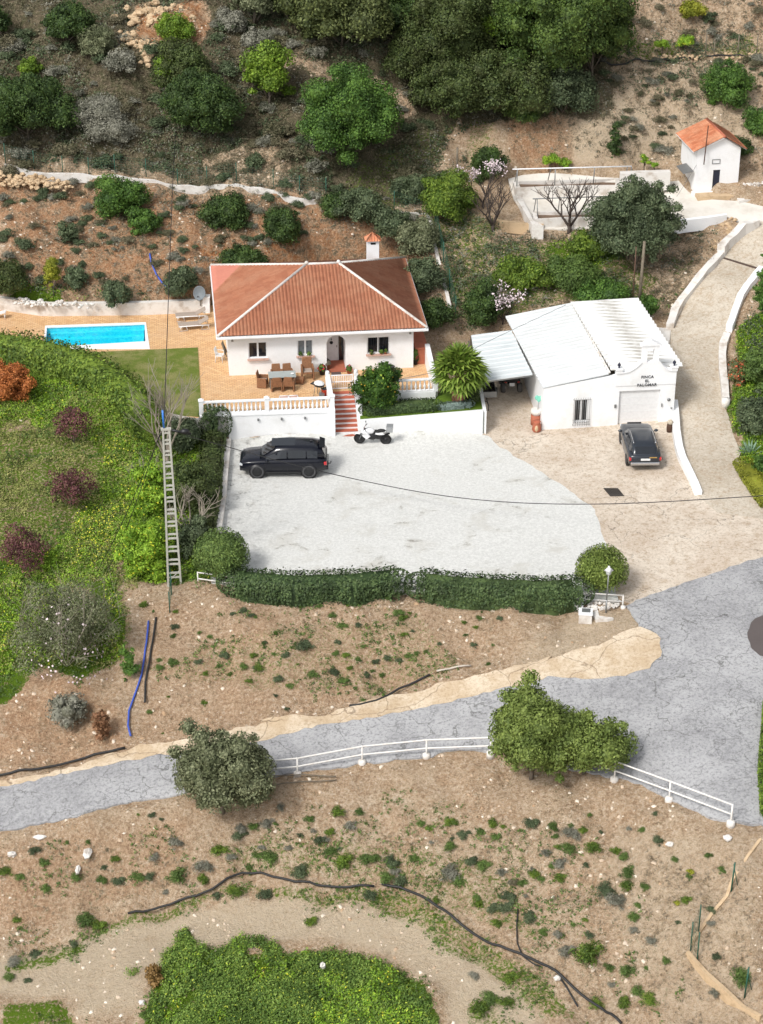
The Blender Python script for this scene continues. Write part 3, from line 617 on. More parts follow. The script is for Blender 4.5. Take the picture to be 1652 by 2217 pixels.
def tileslope(name, p0, p1, t0, t1, mat, parent, pitch=.21, row=.4, amp=.065, step=.02, spp=6, half=None):
    """barrel tiles laid between the eave p0-p1 and the top t0-t1 (t0 may equal t1)"""
    p0, p1, t0, t1 = map(Vector, (p0, p1, t0, t1)); e = (p1-p0); L = e.length; e.normalize()
    up = t0-p0; a0 = up.dot(e); s = (up-e*a0); T = s.length; s.normalize(); a1 = (t1-p0).dot(e)
    n = e.cross(s); n = -n if n.z < 0 else n
    na = max(2, int(L/pitch*spp)); A = np.linspace(0, L, na+1)
    rows = int(T/row)+1; ts = []
    for r in range(rows): ts += [(r*row, 0.), (min((r+1)*row, T)-.002, 1.)]
    tm = np.where(A < a0, T*A/max(a0, 1e-6), np.where(A > a1, T*(L-A)/max(L-a1, 1e-6), T)); tm = np.clip(tm, 0, T)
    V = []; UV = []
    for t, f in ts:
        tt = np.minimum(t, tm); w = amp*np.abs(np.cos(A/pitch*PI))+step*(1-f)
        V.append(np.array(p0)[None]+A[:, None]*np.array(e)+tt[:, None]*np.array(s)+w[:, None]*np.array(n)); UV.append(np.stack([A, tt], 1))
    V = np.concatenate(V); UV = np.concatenate(UV); k = na+1
    I = np.arange(len(ts)*k).reshape(len(ts), k); Q = np.stack([I[:-1, :-1], I[:-1, 1:], I[1:, 1:], I[1:, :-1]], -1).reshape(-1, 4)
    a = V[Q]; ar = np.linalg.norm(np.cross(a[:, 2]-a[:, 0], a[:, 3]-a[:, 1]), axis=1); Q = Q[ar > 1e-5]
    me = mk(name, V, Q, mat)
    uvl = me.uv_layers.new(name='UVMap'); li = np.zeros(len(me.loops), np.int32); me.loops.foreach_get('vertex_index', li)
    uvl.data.foreach_set('uv', UV[li].astype(np.float32).ravel())
    return linkm(name, me, parent)
def panel(mb, L, Hh, holes, y=0, th=.25, x0=0):
    """a wall face along +x at y, with rectangular holes (x0,x1,z0,z1) and their reveals"""
    xs = sorted({0, L}|{q for o in holes for q in o[:2]}); zs = sorted({0, Hh}|{q for o in holes for q in o[2:]})
    for i in range(len(xs)-1):
        for j in range(len(zs)-1):
            cx, cz = (xs[i]+xs[i+1])/2, (zs[j]+zs[j+1])/2
            if any(o[0] < cx < o[1] and o[2] < cz < o[3] for o in holes): continue
            a, b, c, d = xs[i]+x0, xs[i+1]+x0, zs[j], zs[j+1]
            mb.quad((a, y, c), (b, y, c), (b, y, d), (a, y, d)); mb.quad((b, y+th, c), (a, y+th, c), (a, y+th, d), (b, y+th, d))
    for (a, b, c, d) in holes:
        a += x0; b += x0
        mb.quad((a, y, c), (a, y+th, c), (a, y+th, d), (a, y, d)); mb.quad((b, y+th, c), (b, y, c), (b, y, d), (b, y+th, d))
        mb.quad((a, y, d), (a, y+th, d), (b, y+th, d), (b, y, d)); mb.quad((a, y+th, c), (a, y, c), (b, y, c), (b, y+th, c))
def window(parent, a, b, c, d, y=.12, curtain=False):
    """two-leaf window in an opening; > frame, glass"""
    fr = MB(); w = .06; mid = (a+b)/2
    for x0, x1, z0, z1 in ((a, b, c, c+w), (a, b, d-w, d), (a, a+w, c+w, d-w), (b-w, b, c+w, d-w), (mid-w*.9, mid+w*.9, c+w, d-w)):
        fr.box(((x0+x1)/2, y, (z0+z1)/2), (x1-x0-.002, .06, z1-z0-.002))
    f = fr.build('window', PLASTIC, parent)
    g = MB(); g.box(((a+b)/2, y+.03, (c+d)/2), (b-a-.04, .02, d-c-.04)); g.build('pane', GLASS if not curtain else CURT, f)
    return f
CURT = dirty('curtained_glass', srgb(120, 126, 130), srgb(60, 64, 68), rough=.2, s1=6, s2=3, amt=.8, bmp=0, obj=True)

# ------------------------------------------------------------------ villa
RZ = R(6.1)
villa = thing('villa', (-9.02, 111.51, TERR), 'single-storey white villa under a hipped terracotta roof behind the balustraded terrace', 'house', rz=RZ)
WL, WD, WH = 10.98, 10.2, 2.62
w = MB()
holes = [(1.18, 2.28, 1.05, 2.07), (4.08, 5.0, 1.1, 2.08), (8.22, 9.55, 1.02, 2.08), (5.8, 6.93, 0, 2.3)]
panel(w, WL, WH, holes)
w.box((-.001+.125, WD/2+.13, WH/2), (.25, WD-.26, WH)); w.box((WL-.125, WD/2+.13, WH/2), (.25, WD-.26, WH)); w.box((WL/2, WD-.125+.13, WH/2), (WL-.52, .25, WH))
w.quad((0, 0, 0), (0, .25, 0), (0, .25, WH), (0, 0, WH)); w.quad((WL, .25, 0), (WL, 0, 0), (WL, 0, WH), (WL, .25, WH))
# arch head
cx, r_ = 6.365, .565
for sx in (-1, 1):
    a = [(cx+sx*r_, 2.3)]+[(cx+sx*r_*math.cos(t), 1.735+r_*math.sin(t)) for t in np.linspace(0, PI/2, 9)]
    n = len(a); vs = [(p[0], .004, p[1]) for p in a]+[(p[0], .246, p[1]) for p in a]
    w.add(vs, [tuple(range(n)), tuple(range(2*n-1, n-1, -1))]+[(i, (i+1) % n, n+(i+1) % n, n+i) for i in range(n)])
# porch recess
w.box((5.74, .85, WH/2), (.12, 1.2, WH)); w.box((6.99, .85, WH/2), (.12, 1.2, WH)); w.box((6.36, 1.52, WH/2), (1.4, .12, WH))
w.build('wall', WHITE, villa)
for i, (a, b, c, d) in enumerate(holes[:3]):
    f = window(villa, a, b, c, d, curtain=(i == 1))
    s = MB(); s.box(((a+b)/2, -.05, c-.04), (b-a+.16, .3, .07)); s.build('sill', SILL, f)
# grille behind third window panes
g = MB()
for k in range(9): g.box((8.32+k*.142, .06, 1.55), (.018, .018, .98))
g.build('window_bars', BLACK, villa)
d = MB(); d.box((6.2, 1.42, 1.02), (.78, .06, 2.02)); dr = d.build('door', PLASTIC, villa, bevel=.01)
d = MB(); d.lathe([(.001, -.02), (.1, -.02), (.1, .01), (.001, .01)], (6.2, 1.37, 1.25), 12, 'Y'); d.box((6.2, 1.37, 1.46), (.05, .03, .09)); d.build('door_ornament', BLACK, dr)
d = MB(); d.box((6.52, 1.36, 1.0), (.03, .06, .12)); d.build('door_handle', BLACK, dr)
d = MB(); d.box((6.78, 1.42, 1.02), (.28, .05, 2.02)); d.build('side_light', GLASS, villa)
d = MB(); d.box((6.365, .6, .035), (1.12, 1.6, .07)); d.build('porch_floor', CLAY, villa)
for x in (.25, WL-.2):
    d = MB(); d.box((x, -.06, 2.25), (.12, .12, .05)); d.lathe([(.03, 0), (.06, .06), (.05, .16), (.02, .2)], (x, -.1, 2.28), 8); d.build('wall_lamp', GREYM, villa)
# roof
EX0, EX1, EY0, EY1, EZ, RH = -.62, 11.72, -.52, 10.75, 2.74, 2.05
ra, rb = 5.25, 6.55+.7; ry = (EY0+EY1)/2
c1, c2, c3, c4 = (EX0, EY0, EZ), (EX1, EY0, EZ), (EX1, EY1, EZ), (EX0, EY1, EZ); A_, B_ = (ra-.2, ry, EZ+RH), (rb-.25, ry, EZ+RH)
rf = MB(); rf.prism([(EX0+.02, EY0+.02), (EX1-.02, EY0+.02), (EX1-.02, EY1-.02), (EX0+.02, EY1-.02)], EZ-.2, EZ-.01); roof = rf.build('roof', WHITE, villa)
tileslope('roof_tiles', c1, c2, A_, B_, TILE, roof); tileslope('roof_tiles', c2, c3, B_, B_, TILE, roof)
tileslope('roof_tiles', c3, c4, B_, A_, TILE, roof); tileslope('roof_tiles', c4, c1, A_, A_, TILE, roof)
rc = MB()
up = Vector((0, 0, .05))
for a, b in ((c1, A_), (c2, B_), (c3, B_), (c4, A_), (A_, B_)): rc.tube([Vector(a)+up, Vector(b)+up], .085, 8)
for q in (A_, B_): rc.ball(Vector(q)+Vector((0, 0, .12)), .13, 8, 5)
rc.build('ridge_cap', WHITE2, roof)
gt = MB(); gt.box(((EX0+EX1)/2, EY0-.04, EZ-.09), (EX1-EX0+.16, .1, .14)); gt.box((EX1+.04, (EY0+EY1)/2+.05, EZ-.09), (.09, EY1-EY0, .14)); gt.box((EX0-.04, (EY0+EY1)/2+.05, EZ-.09), (.09, EY1-EY0, .14)); gt.build('gutter', WHITE, roof, bevel=.02)
q = PZ(807, 566, 4.9); cl = (Matrix.Translation(villa.location)@Matrix.Rotation(RZ, 4, 'Z')).inverted()@q
ch = MB(); ch.box((cl.x, cl.y, 3.85), (.74, .62, 1.7)); chim = ch.build('chimney', WHITE, villa)
ch = MB(); ch.box((cl.x-.0, cl.y-.31, 4.56), (.32, .02, .13)); ch.build('vent', BLACK, chim)
chz = 4.72; m_ = .47
for a, b in (((-m_, -m_*.9), (m_, -m_*.9)), ((m_, -m_*.9), (m_, m_*.9)), ((m_, m_*.9), (-m_, m_*.9)), ((-m_, m_*.9), (-m_, -m_*.9))):
    tileslope('chimney_tiles', (cl.x+a[0], cl.y+a[1], chz), (cl.x+b[0], cl.y+b[1], chz), (cl.x, cl.y, chz+.45), (cl.x, cl.y, chz+.45), TILEO, chim, pitch=.17, row=.6, amp=.05, spp=6)
# ------------------------------------------------------------------ terrace walls, balustrades, stairs
def xy(p): return (p[0], p[1])
def wallrun(name, pts, th, h, mat, label, cat, h2=None, zoff=0., parent=None, capm=None, step=.7, jit=0., group=None, below=.4):
    """a wall that follows the ground between world points; height may run from h to h2"""
    P2 = [Vector(xy(p)) for p in pts]; dd = [0]
    out = [P2[0]]
    for a, b in zip(P2[:-1], P2[1:]):
        n = max(1, int((b-a).length/step)); out += [a.lerp(b, (k+1)/n) for k in range(n)]
    for a, b in zip(out[:-1], out[1:]): dd.append(dd[-1]+(b-a).length)
    rr = random.Random(len(out)); mb = MB(); vs = []; n = len(out); gs = np.array([h_(p) for p in out]); gs = np.maximum(np.convolve(np.pad(gs, 2, 'edge'), np.ones(5)/5, 'valid'), gs-.06)
    for i, p in enumerate(out):
        t = (out[min(n-1, i+1)]-out[max(0, i-1)]).normalized(); nn = Vector((-t.y, t.x)); f = dd[i]/dd[-1]
        hh = h+((h2 if h2 is not None else h)-h)*f+rr.uniform(-jit, jit); g = gs[i]+zoff
        tw = th/2*(1+rr.uniform(-jit, jit)*2)
        a, b = p-nn*tw, p+nn*tw
        vs += [(a.x, a.y, g-below), (a.x, a.y, g+hh), (b.x, b.y, g+hh), (b.x, b.y, g-below)]
    fs = []
    for i in range(n-1):
        o = i*4
        for k in range(3): fs.append((o+k, o+k+4, o+k+5, o+k+1))
    fs += [(0, 1, 2, 3), (n*4-1, n*4-2, n*4-3, n*4-4)]
    mb.add(vs, fs)
    c = out[n//2]
    if parent is not None: return mb.build(name, mat, parent, world=True)
    return tag(mb.build(name, mat, loc=(c.x, c.y, h_(c))), label, cat, group)
def h_(p): return max(h(p[0], p[1])-.12, hg1(p[0], p[1]))
W0 = [PZ(*q, 0) for q in K('c5', (203, 1340), (918, 1312))]
FL, FR = [PZ(*q, TERR) for q in K('c5', (25, 1190), (915, 1128))]
# retaining wall under the terrace, from ground to floor level
a, b = Vector((W0[0].x, W0[0].y)), Vector((W0[1].x, W0[1].y))
a2 = Vector((FL.x+1.35, FL.y-.1)); n_ = (b-a).normalized(); pr = Vector((n_.y, -n_.x))
a = Vector((a.x, a.y)); rw = thing('retaining_wall', (a.x, a.y, 0), 'tall white retaining wall below the left balustrade, behind the black off-road car', 'retaining wall')
mb = MB(); mb.prism([a, b, b-pr*.55, a-pr*.55], -.3, TERR+.03); mb.build('wall', WHITE, rw, world=True)
mb = MB(); mb.prism([a+pr*.04-n_*1.6, b+pr*.04, b-pr*.38, a-pr*.38-n_*1.6], TERR+.031, TERR+.13); mb.build('coping', WHITE, rw, world=True)
for k in (.12, .52, .9):
    p = a.lerp(b, k)-0*pr; mb = MB(); mb.tube([(p.x-pr.x*.1, p.y-pr.y*.1, .22), (p.x+pr.x*.06, p.y+pr.y*.06, .2)], .05, 8); mb.build('drain_pipe', BLACK, rw, world=True)
for k in (.28, .5, .72):
    p = a.lerp(b, k); mb = MB(); mb.box((p.x+pr.x*.07, p.y+pr.y*.07, 1.42), (.1, .12, .12), rz=RZ); mb.build('wall_light', GREYM, rw, world=True)
def balustrade(name, p0, p1, z, label, spacing=.245, hgt=.62, pillars=(0, 1), zb=0.):
    p0 = Vector((p0[0], p0[1], z)); p1 = Vector((p1[0], p1[1], z)); L = (p1-p0).length; rz = math.atan2(p1.y-p0.y, p1.x-p0.x)
    t = thing(name, p0, label, 'balustrade', rz=rz)
    mb = MB(); mb.box((L/2, 0, .05), (L, .2, .1)); mb.build('bottom_rail', WHITE, t, bevel=.01)
    mb = MB(); mb.box((L/2, 0, hgt+.1+.045), (L, .22, .09)); mb.build('top_rail', WHITE, t, bevel=.015)
    pf = [f*L for f in pillars]; first = None
    for x in pf:
        mb = MB(); mb.box((x, 0, .43), (.25, .25, .86)); mb.box((x, 0, .885), (.32, .32, .05)); mb.box((x, 0, .95), (.26, .26, .08), taper=.5); mb.build('pillar', WHITE, t)
    n = int(L/spacing)
    for k in range(n):
        x = (k+.5)*L/n
        if any(abs(x-q) < .17 for q in pf): continue
        if first is None:
            mb = MB(); mb.lathe([(.06, 0), (.06, .05), (.035, .08), (.075, .18), (.08, .24), (.05, .36), (.035, .5), (.055, .56), (.055, hgt)], (0, 0, .1), 8)
            first = mb.build('baluster', WHITE, t); first.location = (x, 0, 0)
        else: linkm('baluster', first.data, t, (x, 0, 0))
    return t
bp0 = a-pr*-.0-n_*1.55; bl0 = Vector((a.x, a.y))-n_*1.5-pr*.16; bl1 = Vector((b.x, b.y))-n_*.12-pr*.16
balustrade('balustrade', bl0, bl1, TERR+.13, 'long white balustrade on the tall retaining wall, left of the red steps', pillars=(0, .5, 1))
# stairs
sb = PZ(*K('c5', (921, 1315)), 0)
st = thing('staircase', (sb.x, sb.y, 0), 'outdoor steps with red brick treads and white risers up to the terrace gate', 'stairs', rz=RZ)
SW, NS, RI, RU = 1.34, 10, TERR/10, .29
mb = MB(); tr = MB()
for k in range(NS):
    mb.box((SW/2, k*RU+(NS-k)*RU/2+.05, k*RI+RI/2-.02), (SW, (NS-k)*RU-.1+.0, RI-.03)) if 0 else mb.prism([(0, k*RU), (SW, k*RU), (SW, NS*RU), (0, NS*RU)], k*RI-.02*(k > 0)-.1*(k == 0), (k+1)*RI-.035)
    t0 = MB(); t0.box((SW/2, k*RU+RU/2-.01, (k+1)*RI-.015), (SW-.01, RU+.03, .035)); t0.build('tread', BRICKR, st)
mb.build('steps', WHITE, st)
D0 = NS*RU
mb = MB(); mb.prism([(SW, -.02), (SW+.32, -.02), (SW+.32, D0*.52), (SW, D0*.52)], -.1, 0, top=[.55, .55, 1.35, 1.35])
mb.prism([(SW+.0, D0*.52), (SW+.38, D0*.52), (SW+.38, D0*.52+.36), (SW, D0*.52+.36)], -.1, 1.95)
mb.prism([(SW+.02, D0*.52+.36), (SW+.3, D0*.52+.36), (SW+.3, D0+.1), (SW+.02, D0+.1)], -.1, 0, top=[2.1, 2.1, 2.45, 2.45])
mb.prism([(-.3, .3), (-.02, .3), (-.02, D0+.1), (-.3, D0+.1)], TERR-.2, 0, top=[2.3, 2.3, 2.55, 2.55])
mb.build('side_wall', WHITE, st)
mb = MB(); mb.box((-.16, .12, .95), (.34, .34, 1.95)); mb.build('pillar', WHITE, st, bevel=.02)
mb = MB()
for x in (-.16, SW+.16): mb = MB(); mb.box((x, D0+.22, 2.15), (.24, .24, 1.1)); mb.ball((x, D0+.22, 2.78), .13, 8, 6); mb.build('gate_post', WHITE, st)
gt_ = thing('terrace_gate', st.matrix_world@Vector((0, 0, 0)), 'low white barred metal gate at the top of the red steps', 'gate', rz=RZ)
gt_.location = Matrix.Translation((sb.x, sb.y, 0))@Matrix.Rotation(RZ, 4, 'Z')@Vector((0, D0+.2, TERR+.02))
mb = MB()
for z in (.08, .5, .92): mb.box((SW/2, 0, z), (SW-.1, .045, .05))
for x in (.05, SW-.05): mb.box((x, 0, .5), (.05, .05, .9))
mb.build('frame', WHITE, gt_)
for x in np.linspace(.14, SW-.14, 11):
    mb = MB(); mb.tube([(x, 0, .1), (x, 0, .9)], .014, 6); mb.build('bar', WHITE, gt_)
# planter garden to the right of the steps
q0 = PZ(*K('c5', (1090, 1300)), 0); q1 = PZ(*K('c6', (374, 990)), 0)
Mst = Matrix.Translation((sb.x, sb.y, 0))@Matrix.Rotation(RZ, 4, 'Z')
g0 = Mst@Vector((SW+.33, .2, 0)); bk0 = Mst@Vector((SW+.33, D0+.1, 0)); bk1 = PZ(*K('c5', (1600, 1000)), TERR); e1 = PZ(*K('c6', (350, 690)), 1.55)
pl = thing('garden_bed', (q0.x, q0.y, 0), 'raised green garden bed behind a low white wall, between the steps and the carport', 'garden bed')
poly = [(q0.x, q0.y), (q1.x, q1.y), (e1.x, e1.y), (bk1.x+.5, bk1.y+1.3), (bk1.x, bk1.y), (bk0.x, bk0.y)]
grassm = dirty('bed_grass', srgb(96, 124, 34), srgb(58, 80, 22), s1=2, s2=20, amt=.8, bmp=.6)
mb = MB(); mb.prism(poly, -.2, 0, top=[.95, 1.4, 1.5, 1.5, 1.3, 1.15]); mb.build('soil', grassm, pl, world=True)
d_ = Vector((q1.x-q0.x, q1.y-q0.y)).normalized(); nn = Vector((-d_.y, d_.x))
s_ = Vector((e1.x-q1.x, e1.y-q1.y)).normalized(); ns = Vector((-s_.y, s_.x))
mb = MB(); mb.prism([(q0.x-nn.x*.12, q0.y-nn.y*.12), (q1.x-nn.x*.12, q1.y-nn.y*.12), (q1.x+nn.x*.12, q1.y+nn.y*.12), (q0.x+nn.x*.12, q0.y+nn.y*.12)], -.2, 0, top=[1.06, 1.55, 1.55, 1.06])
mb.prism([(q1.x+.0, q1.y+.13), (q1.x+.2, q1.y-.1), (e1.x+.2, e1.y), (e1.x, e1.y)], -.2, 0, top=[1.52, 1.52, 1.6, 1.6]); mb.build('wall', WHITE, pl, world=True)
r0, r1 = [PZ(*q, TERR) for q in K('c5', (1330, 1015), (1598, 1000))]
mb = MB(); dr_ = (r1-r0).normalized(); mb.prism([(r0.x, r0.y-.12), (r1.x, r1.y-.12), (r1.x, r1.y+.1), (r0.x, r0.y+.1)], 1.1, TERR+.12)
o = mb.build('terrace_edge', WHITE, loc=(r0.x, r0.y, 1.4)); tag(o, 'short white wall under the right-hand balustrade, above the garden bed', 'retaining wall')
balustrade('balustrade', xy(r0), xy(r1), TERR+.12, 'short white balustrade on the right end of the terrace, beside the round green tree', pillars=(1,))
r2 = PZ(*K('c5', (1540, 800)), TERR)
wallrun('parapet_wall', [(r1.x, r1.y+.1), (r2.x, r2.y)], .3, .75, WHITE, 'white parapet wall closing the right end of the terrace beside the palm', 'wall', zoff=0) if 0 else None
mb = MB(); dv = Vector((r2.x-r1.x, r2.y-r1.y)).normalized(); pn = Vector((-dv.y, dv.x))*.14
mb.prism([(r1.x-pn.x+dv.x*.15, r1.y-pn.y+dv.y*.15), (r1.x+pn.x+dv.x*.15, r1.y+pn.y+dv.y*.15), (r2.x+pn.x, r2.y+pn.y), (r2.x-pn.x, r2.y-pn.y)], 1.0, 0, top=[2.4, 2.4, 2.9, 2.9])
tag(mb.build('parapet_wall', WHITE, loc=(r1.x, r1.y, 1.0)), 'sloping white parapet closing the right end of the terrace beside the palm', 'wall')
# brick strip right of the villa
q = [villa.matrix_world]  # noqa
Mv = Matrix.Translation(villa.location)@Matrix.Rotation(RZ, 4, 'Z')
mb = MB(); mb.box((WL+.55, 4.2, .5), (.7, 7.5, 1.0)); mb.box((WL+.55, 4.2, 1.03), (.78, 7.6, .06))
o = mb.build('side_wall', CLAY); o.matrix_world = Mv; tag(o, 'low red tiled wall running back along the right side of the villa', 'wall')
# ------------------------------------------------------------------ pool
pc = sum((Vector(p) for p in pool_in), Vector((0, 0)))/4
pool = thing('swimming_pool', (pc.x, pc.y, TERR), 'rectangular turquoise swimming pool with white coping in the paved terrace', 'swimming pool')
m, nd, lk, P = newmat('pool_liner'); n1 = noise(nd, lk, pos(nd), 7, 3, .6, .5)
c = mixc(nd, lk, ramp(nd, lk, n1, .35, .65), srgb(10, 216, 240, 1), srgb(70, 236, 250, 1)); lk.new(c, P.inputs['Base Color']); P.inputs['Roughness'].default_value = .5
liner = m
mb = MB(); n = 4; zb = TERR-.95; zt = TERR-.02
vs = [(p[0], p[1], zt) for p in pool_in]+[(p[0], p[1], zb) for p in pool_in]
mb.add(vs, [(7, 6, 5, 4)]+[(i, (i+1) % 4, 4+(i+1) % 4, 4+i) for i in range(4)]); mb.build('basin', liner, pool, world=True)
pi_ = [Vector(p) for p in pool_in]; A0, B0, C0, E0 = pi_   # back-left, back-right, front-right, front-left
mb = MB()
f = lambda u, v: (A0.lerp(B0, u)).lerp(E0.lerp(C0, u), v)
for k, (w0, zz) in enumerate(((.12, -.3), (.25, -.55))):
    mb.prism([f(.01, .99*w0+.002), f(.01, .003), f(.99, .003), f(.99, .99*w0+.002)], zb+.01+k*.001, TERR+zz)
mb.prism([f(.86, .3), f(.985, .3), f(.985, .98), f(.9, .98)], zb+.012, TERR-.45)
mb.build('pool_step', liner, pool, world=True)
m, nd, lk, P = newmat('pool_water')
out = nd['Material Output']; tr_ = N(nd, 'ShaderNodeBsdfTransparent'); tr_.inputs[0].default_value = (.9, 1, 1, 1); gl = N(nd, 'ShaderNodeBsdfGlossy'); gl.inputs['Roughness'].default_value = .06
n1 = noise(nd, lk, pos(nd), 4, 3, .6, .3); b_ = N(nd, 'ShaderNodeBump'); b_.inputs['Strength'].default_value = .15; b_.inputs['Distance'].default_value = .05; lk.new(n1, b_.inputs['Height']); lk.new(b_.outputs[0], gl.inputs['Normal'])
fr_ = N(nd, 'ShaderNodeFresnel'); fr_.inputs[0].default_value = 1.33; ms = N(nd, 'ShaderNodeMixShader'); lk.new(fr_.outputs[0], ms.inputs[0]); lk.new(tr_.outputs[0], ms.inputs[1]); lk.new(gl.outputs[0], ms.inputs[2]); lk.new(ms.outputs[0], out.inputs['Surface'])
mb = MB(); mb.add([(p[0], p[1], TERR-.08) for p in pool_in], [(0, 3, 2, 1)]); mb.build('water', m, pool, world=True)
mb = MB()
for i in range(4):
    a0, b0, a1, b1 = pool_in[i], pool_in[(i+1) % 4], pool_out[i], pool_out[(i+1) % 4]
    mb.add([(a0[0], a0[1], TERR-.1), (b0[0], b0[1], TERR-.1), (b0[0], b0[1], TERR+.03), (a0[0], a0[1], TERR+.03), (a1[0], a1[1], TERR+.03), (b1[0], b1[1], TERR+.03), (a1[0], a1[1], TERR-.1), (b1[0], b1[1], TERR-.1)], [(3, 0, 1, 2), (3, 2, 5, 4), (4, 5, 7, 6)])
mb.build('coping', WHITE, pool, world=True)
# wall behind pool, rubble bed above it
bw = [PZ(*q, TERR) for q in K('c4', (-60, 832), (0, 842), (310, 888), (400, 890), (1090, 882), (1560, 862))]
mb = MB(); vs = []
for i, p in enumerate(bw):
    vs += [(p.x, p.y, TERR-.1), (p.x, p.y, TERR+.84), (p.x, p.y+.34, TERR+.84), (p.x, p.y+.34, TERR-.4)]
mb.add(vs, [(o*4+k, o*4+4+k, o*4+5+k, o*4+1+k) for o in range(len(bw)-1) for k in range(3)]+[(0, 1, 2, 3), tuple(len(vs)-1-k for k in range(4))])
tag(mb.build('garden_wall', WHITE2, loc=(bw[2].x, bw[2].y, TERR)), 'long low white wall bending along the back of the pool terrace', 'wall')
e = bw[-1]; mb = MB(); mb.box((e.x+.1, e.y+.1, TERR+.5), (.42, .42, 1.1)); mb.box((e.x+.1, e.y+.1, TERR+1.08), (.5, .5, .07)); tag(mb.build('wall_pillar', WHITE, loc=(e.x, e.y, TERR)), 'square white pillar ending the pool wall beside the villa', 'pillar')
# ------------------------------------------------------------------ garage
GZ = .06; GRZ = R(6.0)
ga = thing('garage', (9.28, 107.40, GZ), 'white garage building with bell-gable front and pale ribbed metal roof', 'garage', rz=GRZ)
Mg = Matrix.Translation(ga.location)@Matrix.Rotation(GRZ, 4, 'Z'); Mgi = Mg.inverted()
GW = 7.72
prof = [(4.18, 3.42), (4.55, 3.42), (4.6, 3.44), (4.95, 3.5), (5.3, 3.72), (5.55, 3.95), (5.62, 4.02), (5.66, 4.05), (6.62, 4.1), (6.7, 4.02), (6.95, 3.68), (7.2, 3.5), (7.4, 3.46), (GW, 3.48)]
w = MB()
panel(w, 4.18, 2.68, [(1.86, 2.66, .42, 1.85)], th=.25)
zs0 = 2.62
# upper wedge below left roof and the raised gable part
w.add([(0, .0, 2.68), (4.18, .0, 2.68), (4.18, 0, 3.28), (0, .25, 2.68), (4.18, .25, 2.68), (4.18, .25, 3.28)], [(0, 1, 2), (5, 4, 3), (0, 2, 5, 3)])
panel(w, GW-4.18, 2.62, [(.27, 2.68, -.02, 2.28)], x0=4.18, th=.25)
n = len(prof); top = [(x, z) for x, z in prof]
pg = [(4.18, 2.62)]+[(GW, 2.62)]+top[::-1]
n = len(pg); w.add([(x, -.04, z) for x, z in pg]+[(x, .26, z) for x, z in pg], [tuple(range(n)), tuple(range(2*n-1, n-1, -1))]+[((i+1) % n, i, n+i, n+(i+1) % n) for i in range(n)])
w.box((GW-.125, 5.2, 1.65), (.25, 9.88, 3.3)); w.box((.125, 5.2, 1.3), (.25, 9.88, 2.6)); w.box((GW/2, 10.2, 1.4), (GW-.52, .25, 2.8))
w.quad((0, 0, 0), (0, 0, 2.68), (0, .25, 2.68), (0, .25, 0)); w.quad((GW, 0, 0), (GW, .25, 0), (GW, .25, 2.62), (GW, 0, 2.62))
w.build('wall', WHITE, ga)
tp = [(x, z+.02) for x, z in prof if x < 5.64]; 
for seg in (tp, [(x, z+.02) for x, z in prof if x > 6.6]):
    cp = MB()
    for (x0, z0), (x1, z1) in zip(seg[:-1], seg[1:]):
        cp.add([(x0, -.1, z0-.02), (x1, -.1, z1-.02), (x1, -.1, z1+.05), (x0, -.1, z0+.05), (x0, .32, z0-.02), (x1, .32, z1-.02), (x1, .32, z1+.05), (x0, .32, z0+.05)], [(0, 1, 2, 3), (3, 2, 6, 7), (7, 6, 5, 4), (0, 4, 5, 1), (0, 3, 7, 4), (1, 5, 6, 2)])
    cp.build('coping', WHITE, ga)
be = MB(); be.box((5.8, .1, 4.55), (.28, .3, 1.1)); be.box((6.48, .1, 4.55), (.28, .3, 1.1)); be.box((6.14, .1, 4.98), (.42, .3, .22))
be.add([(5.52, -.1, 5.08), (6.76, -.1, 5.08), (6.14, -.1, 5.42), (5.52, .32, 5.08), (6.76, .32, 5.08), (6.14, .32, 5.42)], [(0, 1, 2), (5, 4, 3), (0, 3, 4, 1), (1, 4, 5, 2), (2, 5, 3, 0)])
be.build('bell_gable', WHITE, ga)
for x in (4.36, GW-.14):
    mb = MB(); mb.box((x, .08, 3.55), (.36, .38, .2)); mb.box((x, .08, 3.68), (.44, .46, .06)); f = mb.build('pillar_cap', WHITE, ga)
    mb = MB(); mb.lathe([(.02, 0), (.06, .04), (.035, .08), (.1, .18), (.1, .24), (.03, .33), (.001, .38)], (x, .08, 3.71), 8); mb.build('finial', plain('blue_black_ceramic', (.01, .012, .035, 1), .3), f)
gd = MB(); gd.box((5.655, .17, 1.12), (2.4, .05, 2.26))
for k in range(1, 5): gd.box((5.655, .14, k*.45), (2.38, .015, .012))
gd.build('garage_door', PLASTIC, ga)
mb = MB(); mb.box((5.655, .1, .02), (2.4, .14, .04)); mb.build('threshold', GREYM, ga)
f = window(ga, 1.86, 2.66, .42, 1.85)
gr = MB()
for k in range(8): gr.tube([(1.8+k*.135, -.1, .22), (1.8+k*.135, -.1, 2.02)], .011, 5)
for z in (.3, .62, 1.9): gr.tube([(1.76, -.1, z), (2.8, -.1, z)], .012, 5)
for k in range(7): gr.tube([(1.8+k*.135+.067+.05*math.cos(t), -.1, .46+.05*math.sin(t)) for t in np.linspace(0, 2*PI, 7)], .01, 4)
for x in (1.78, 2.76):
    for z in (.3, 1.9): gr.tube([(x, -.1, z), (x, .02, z)], .012, 4)
gr.build('window_grille', GREYM, ga)
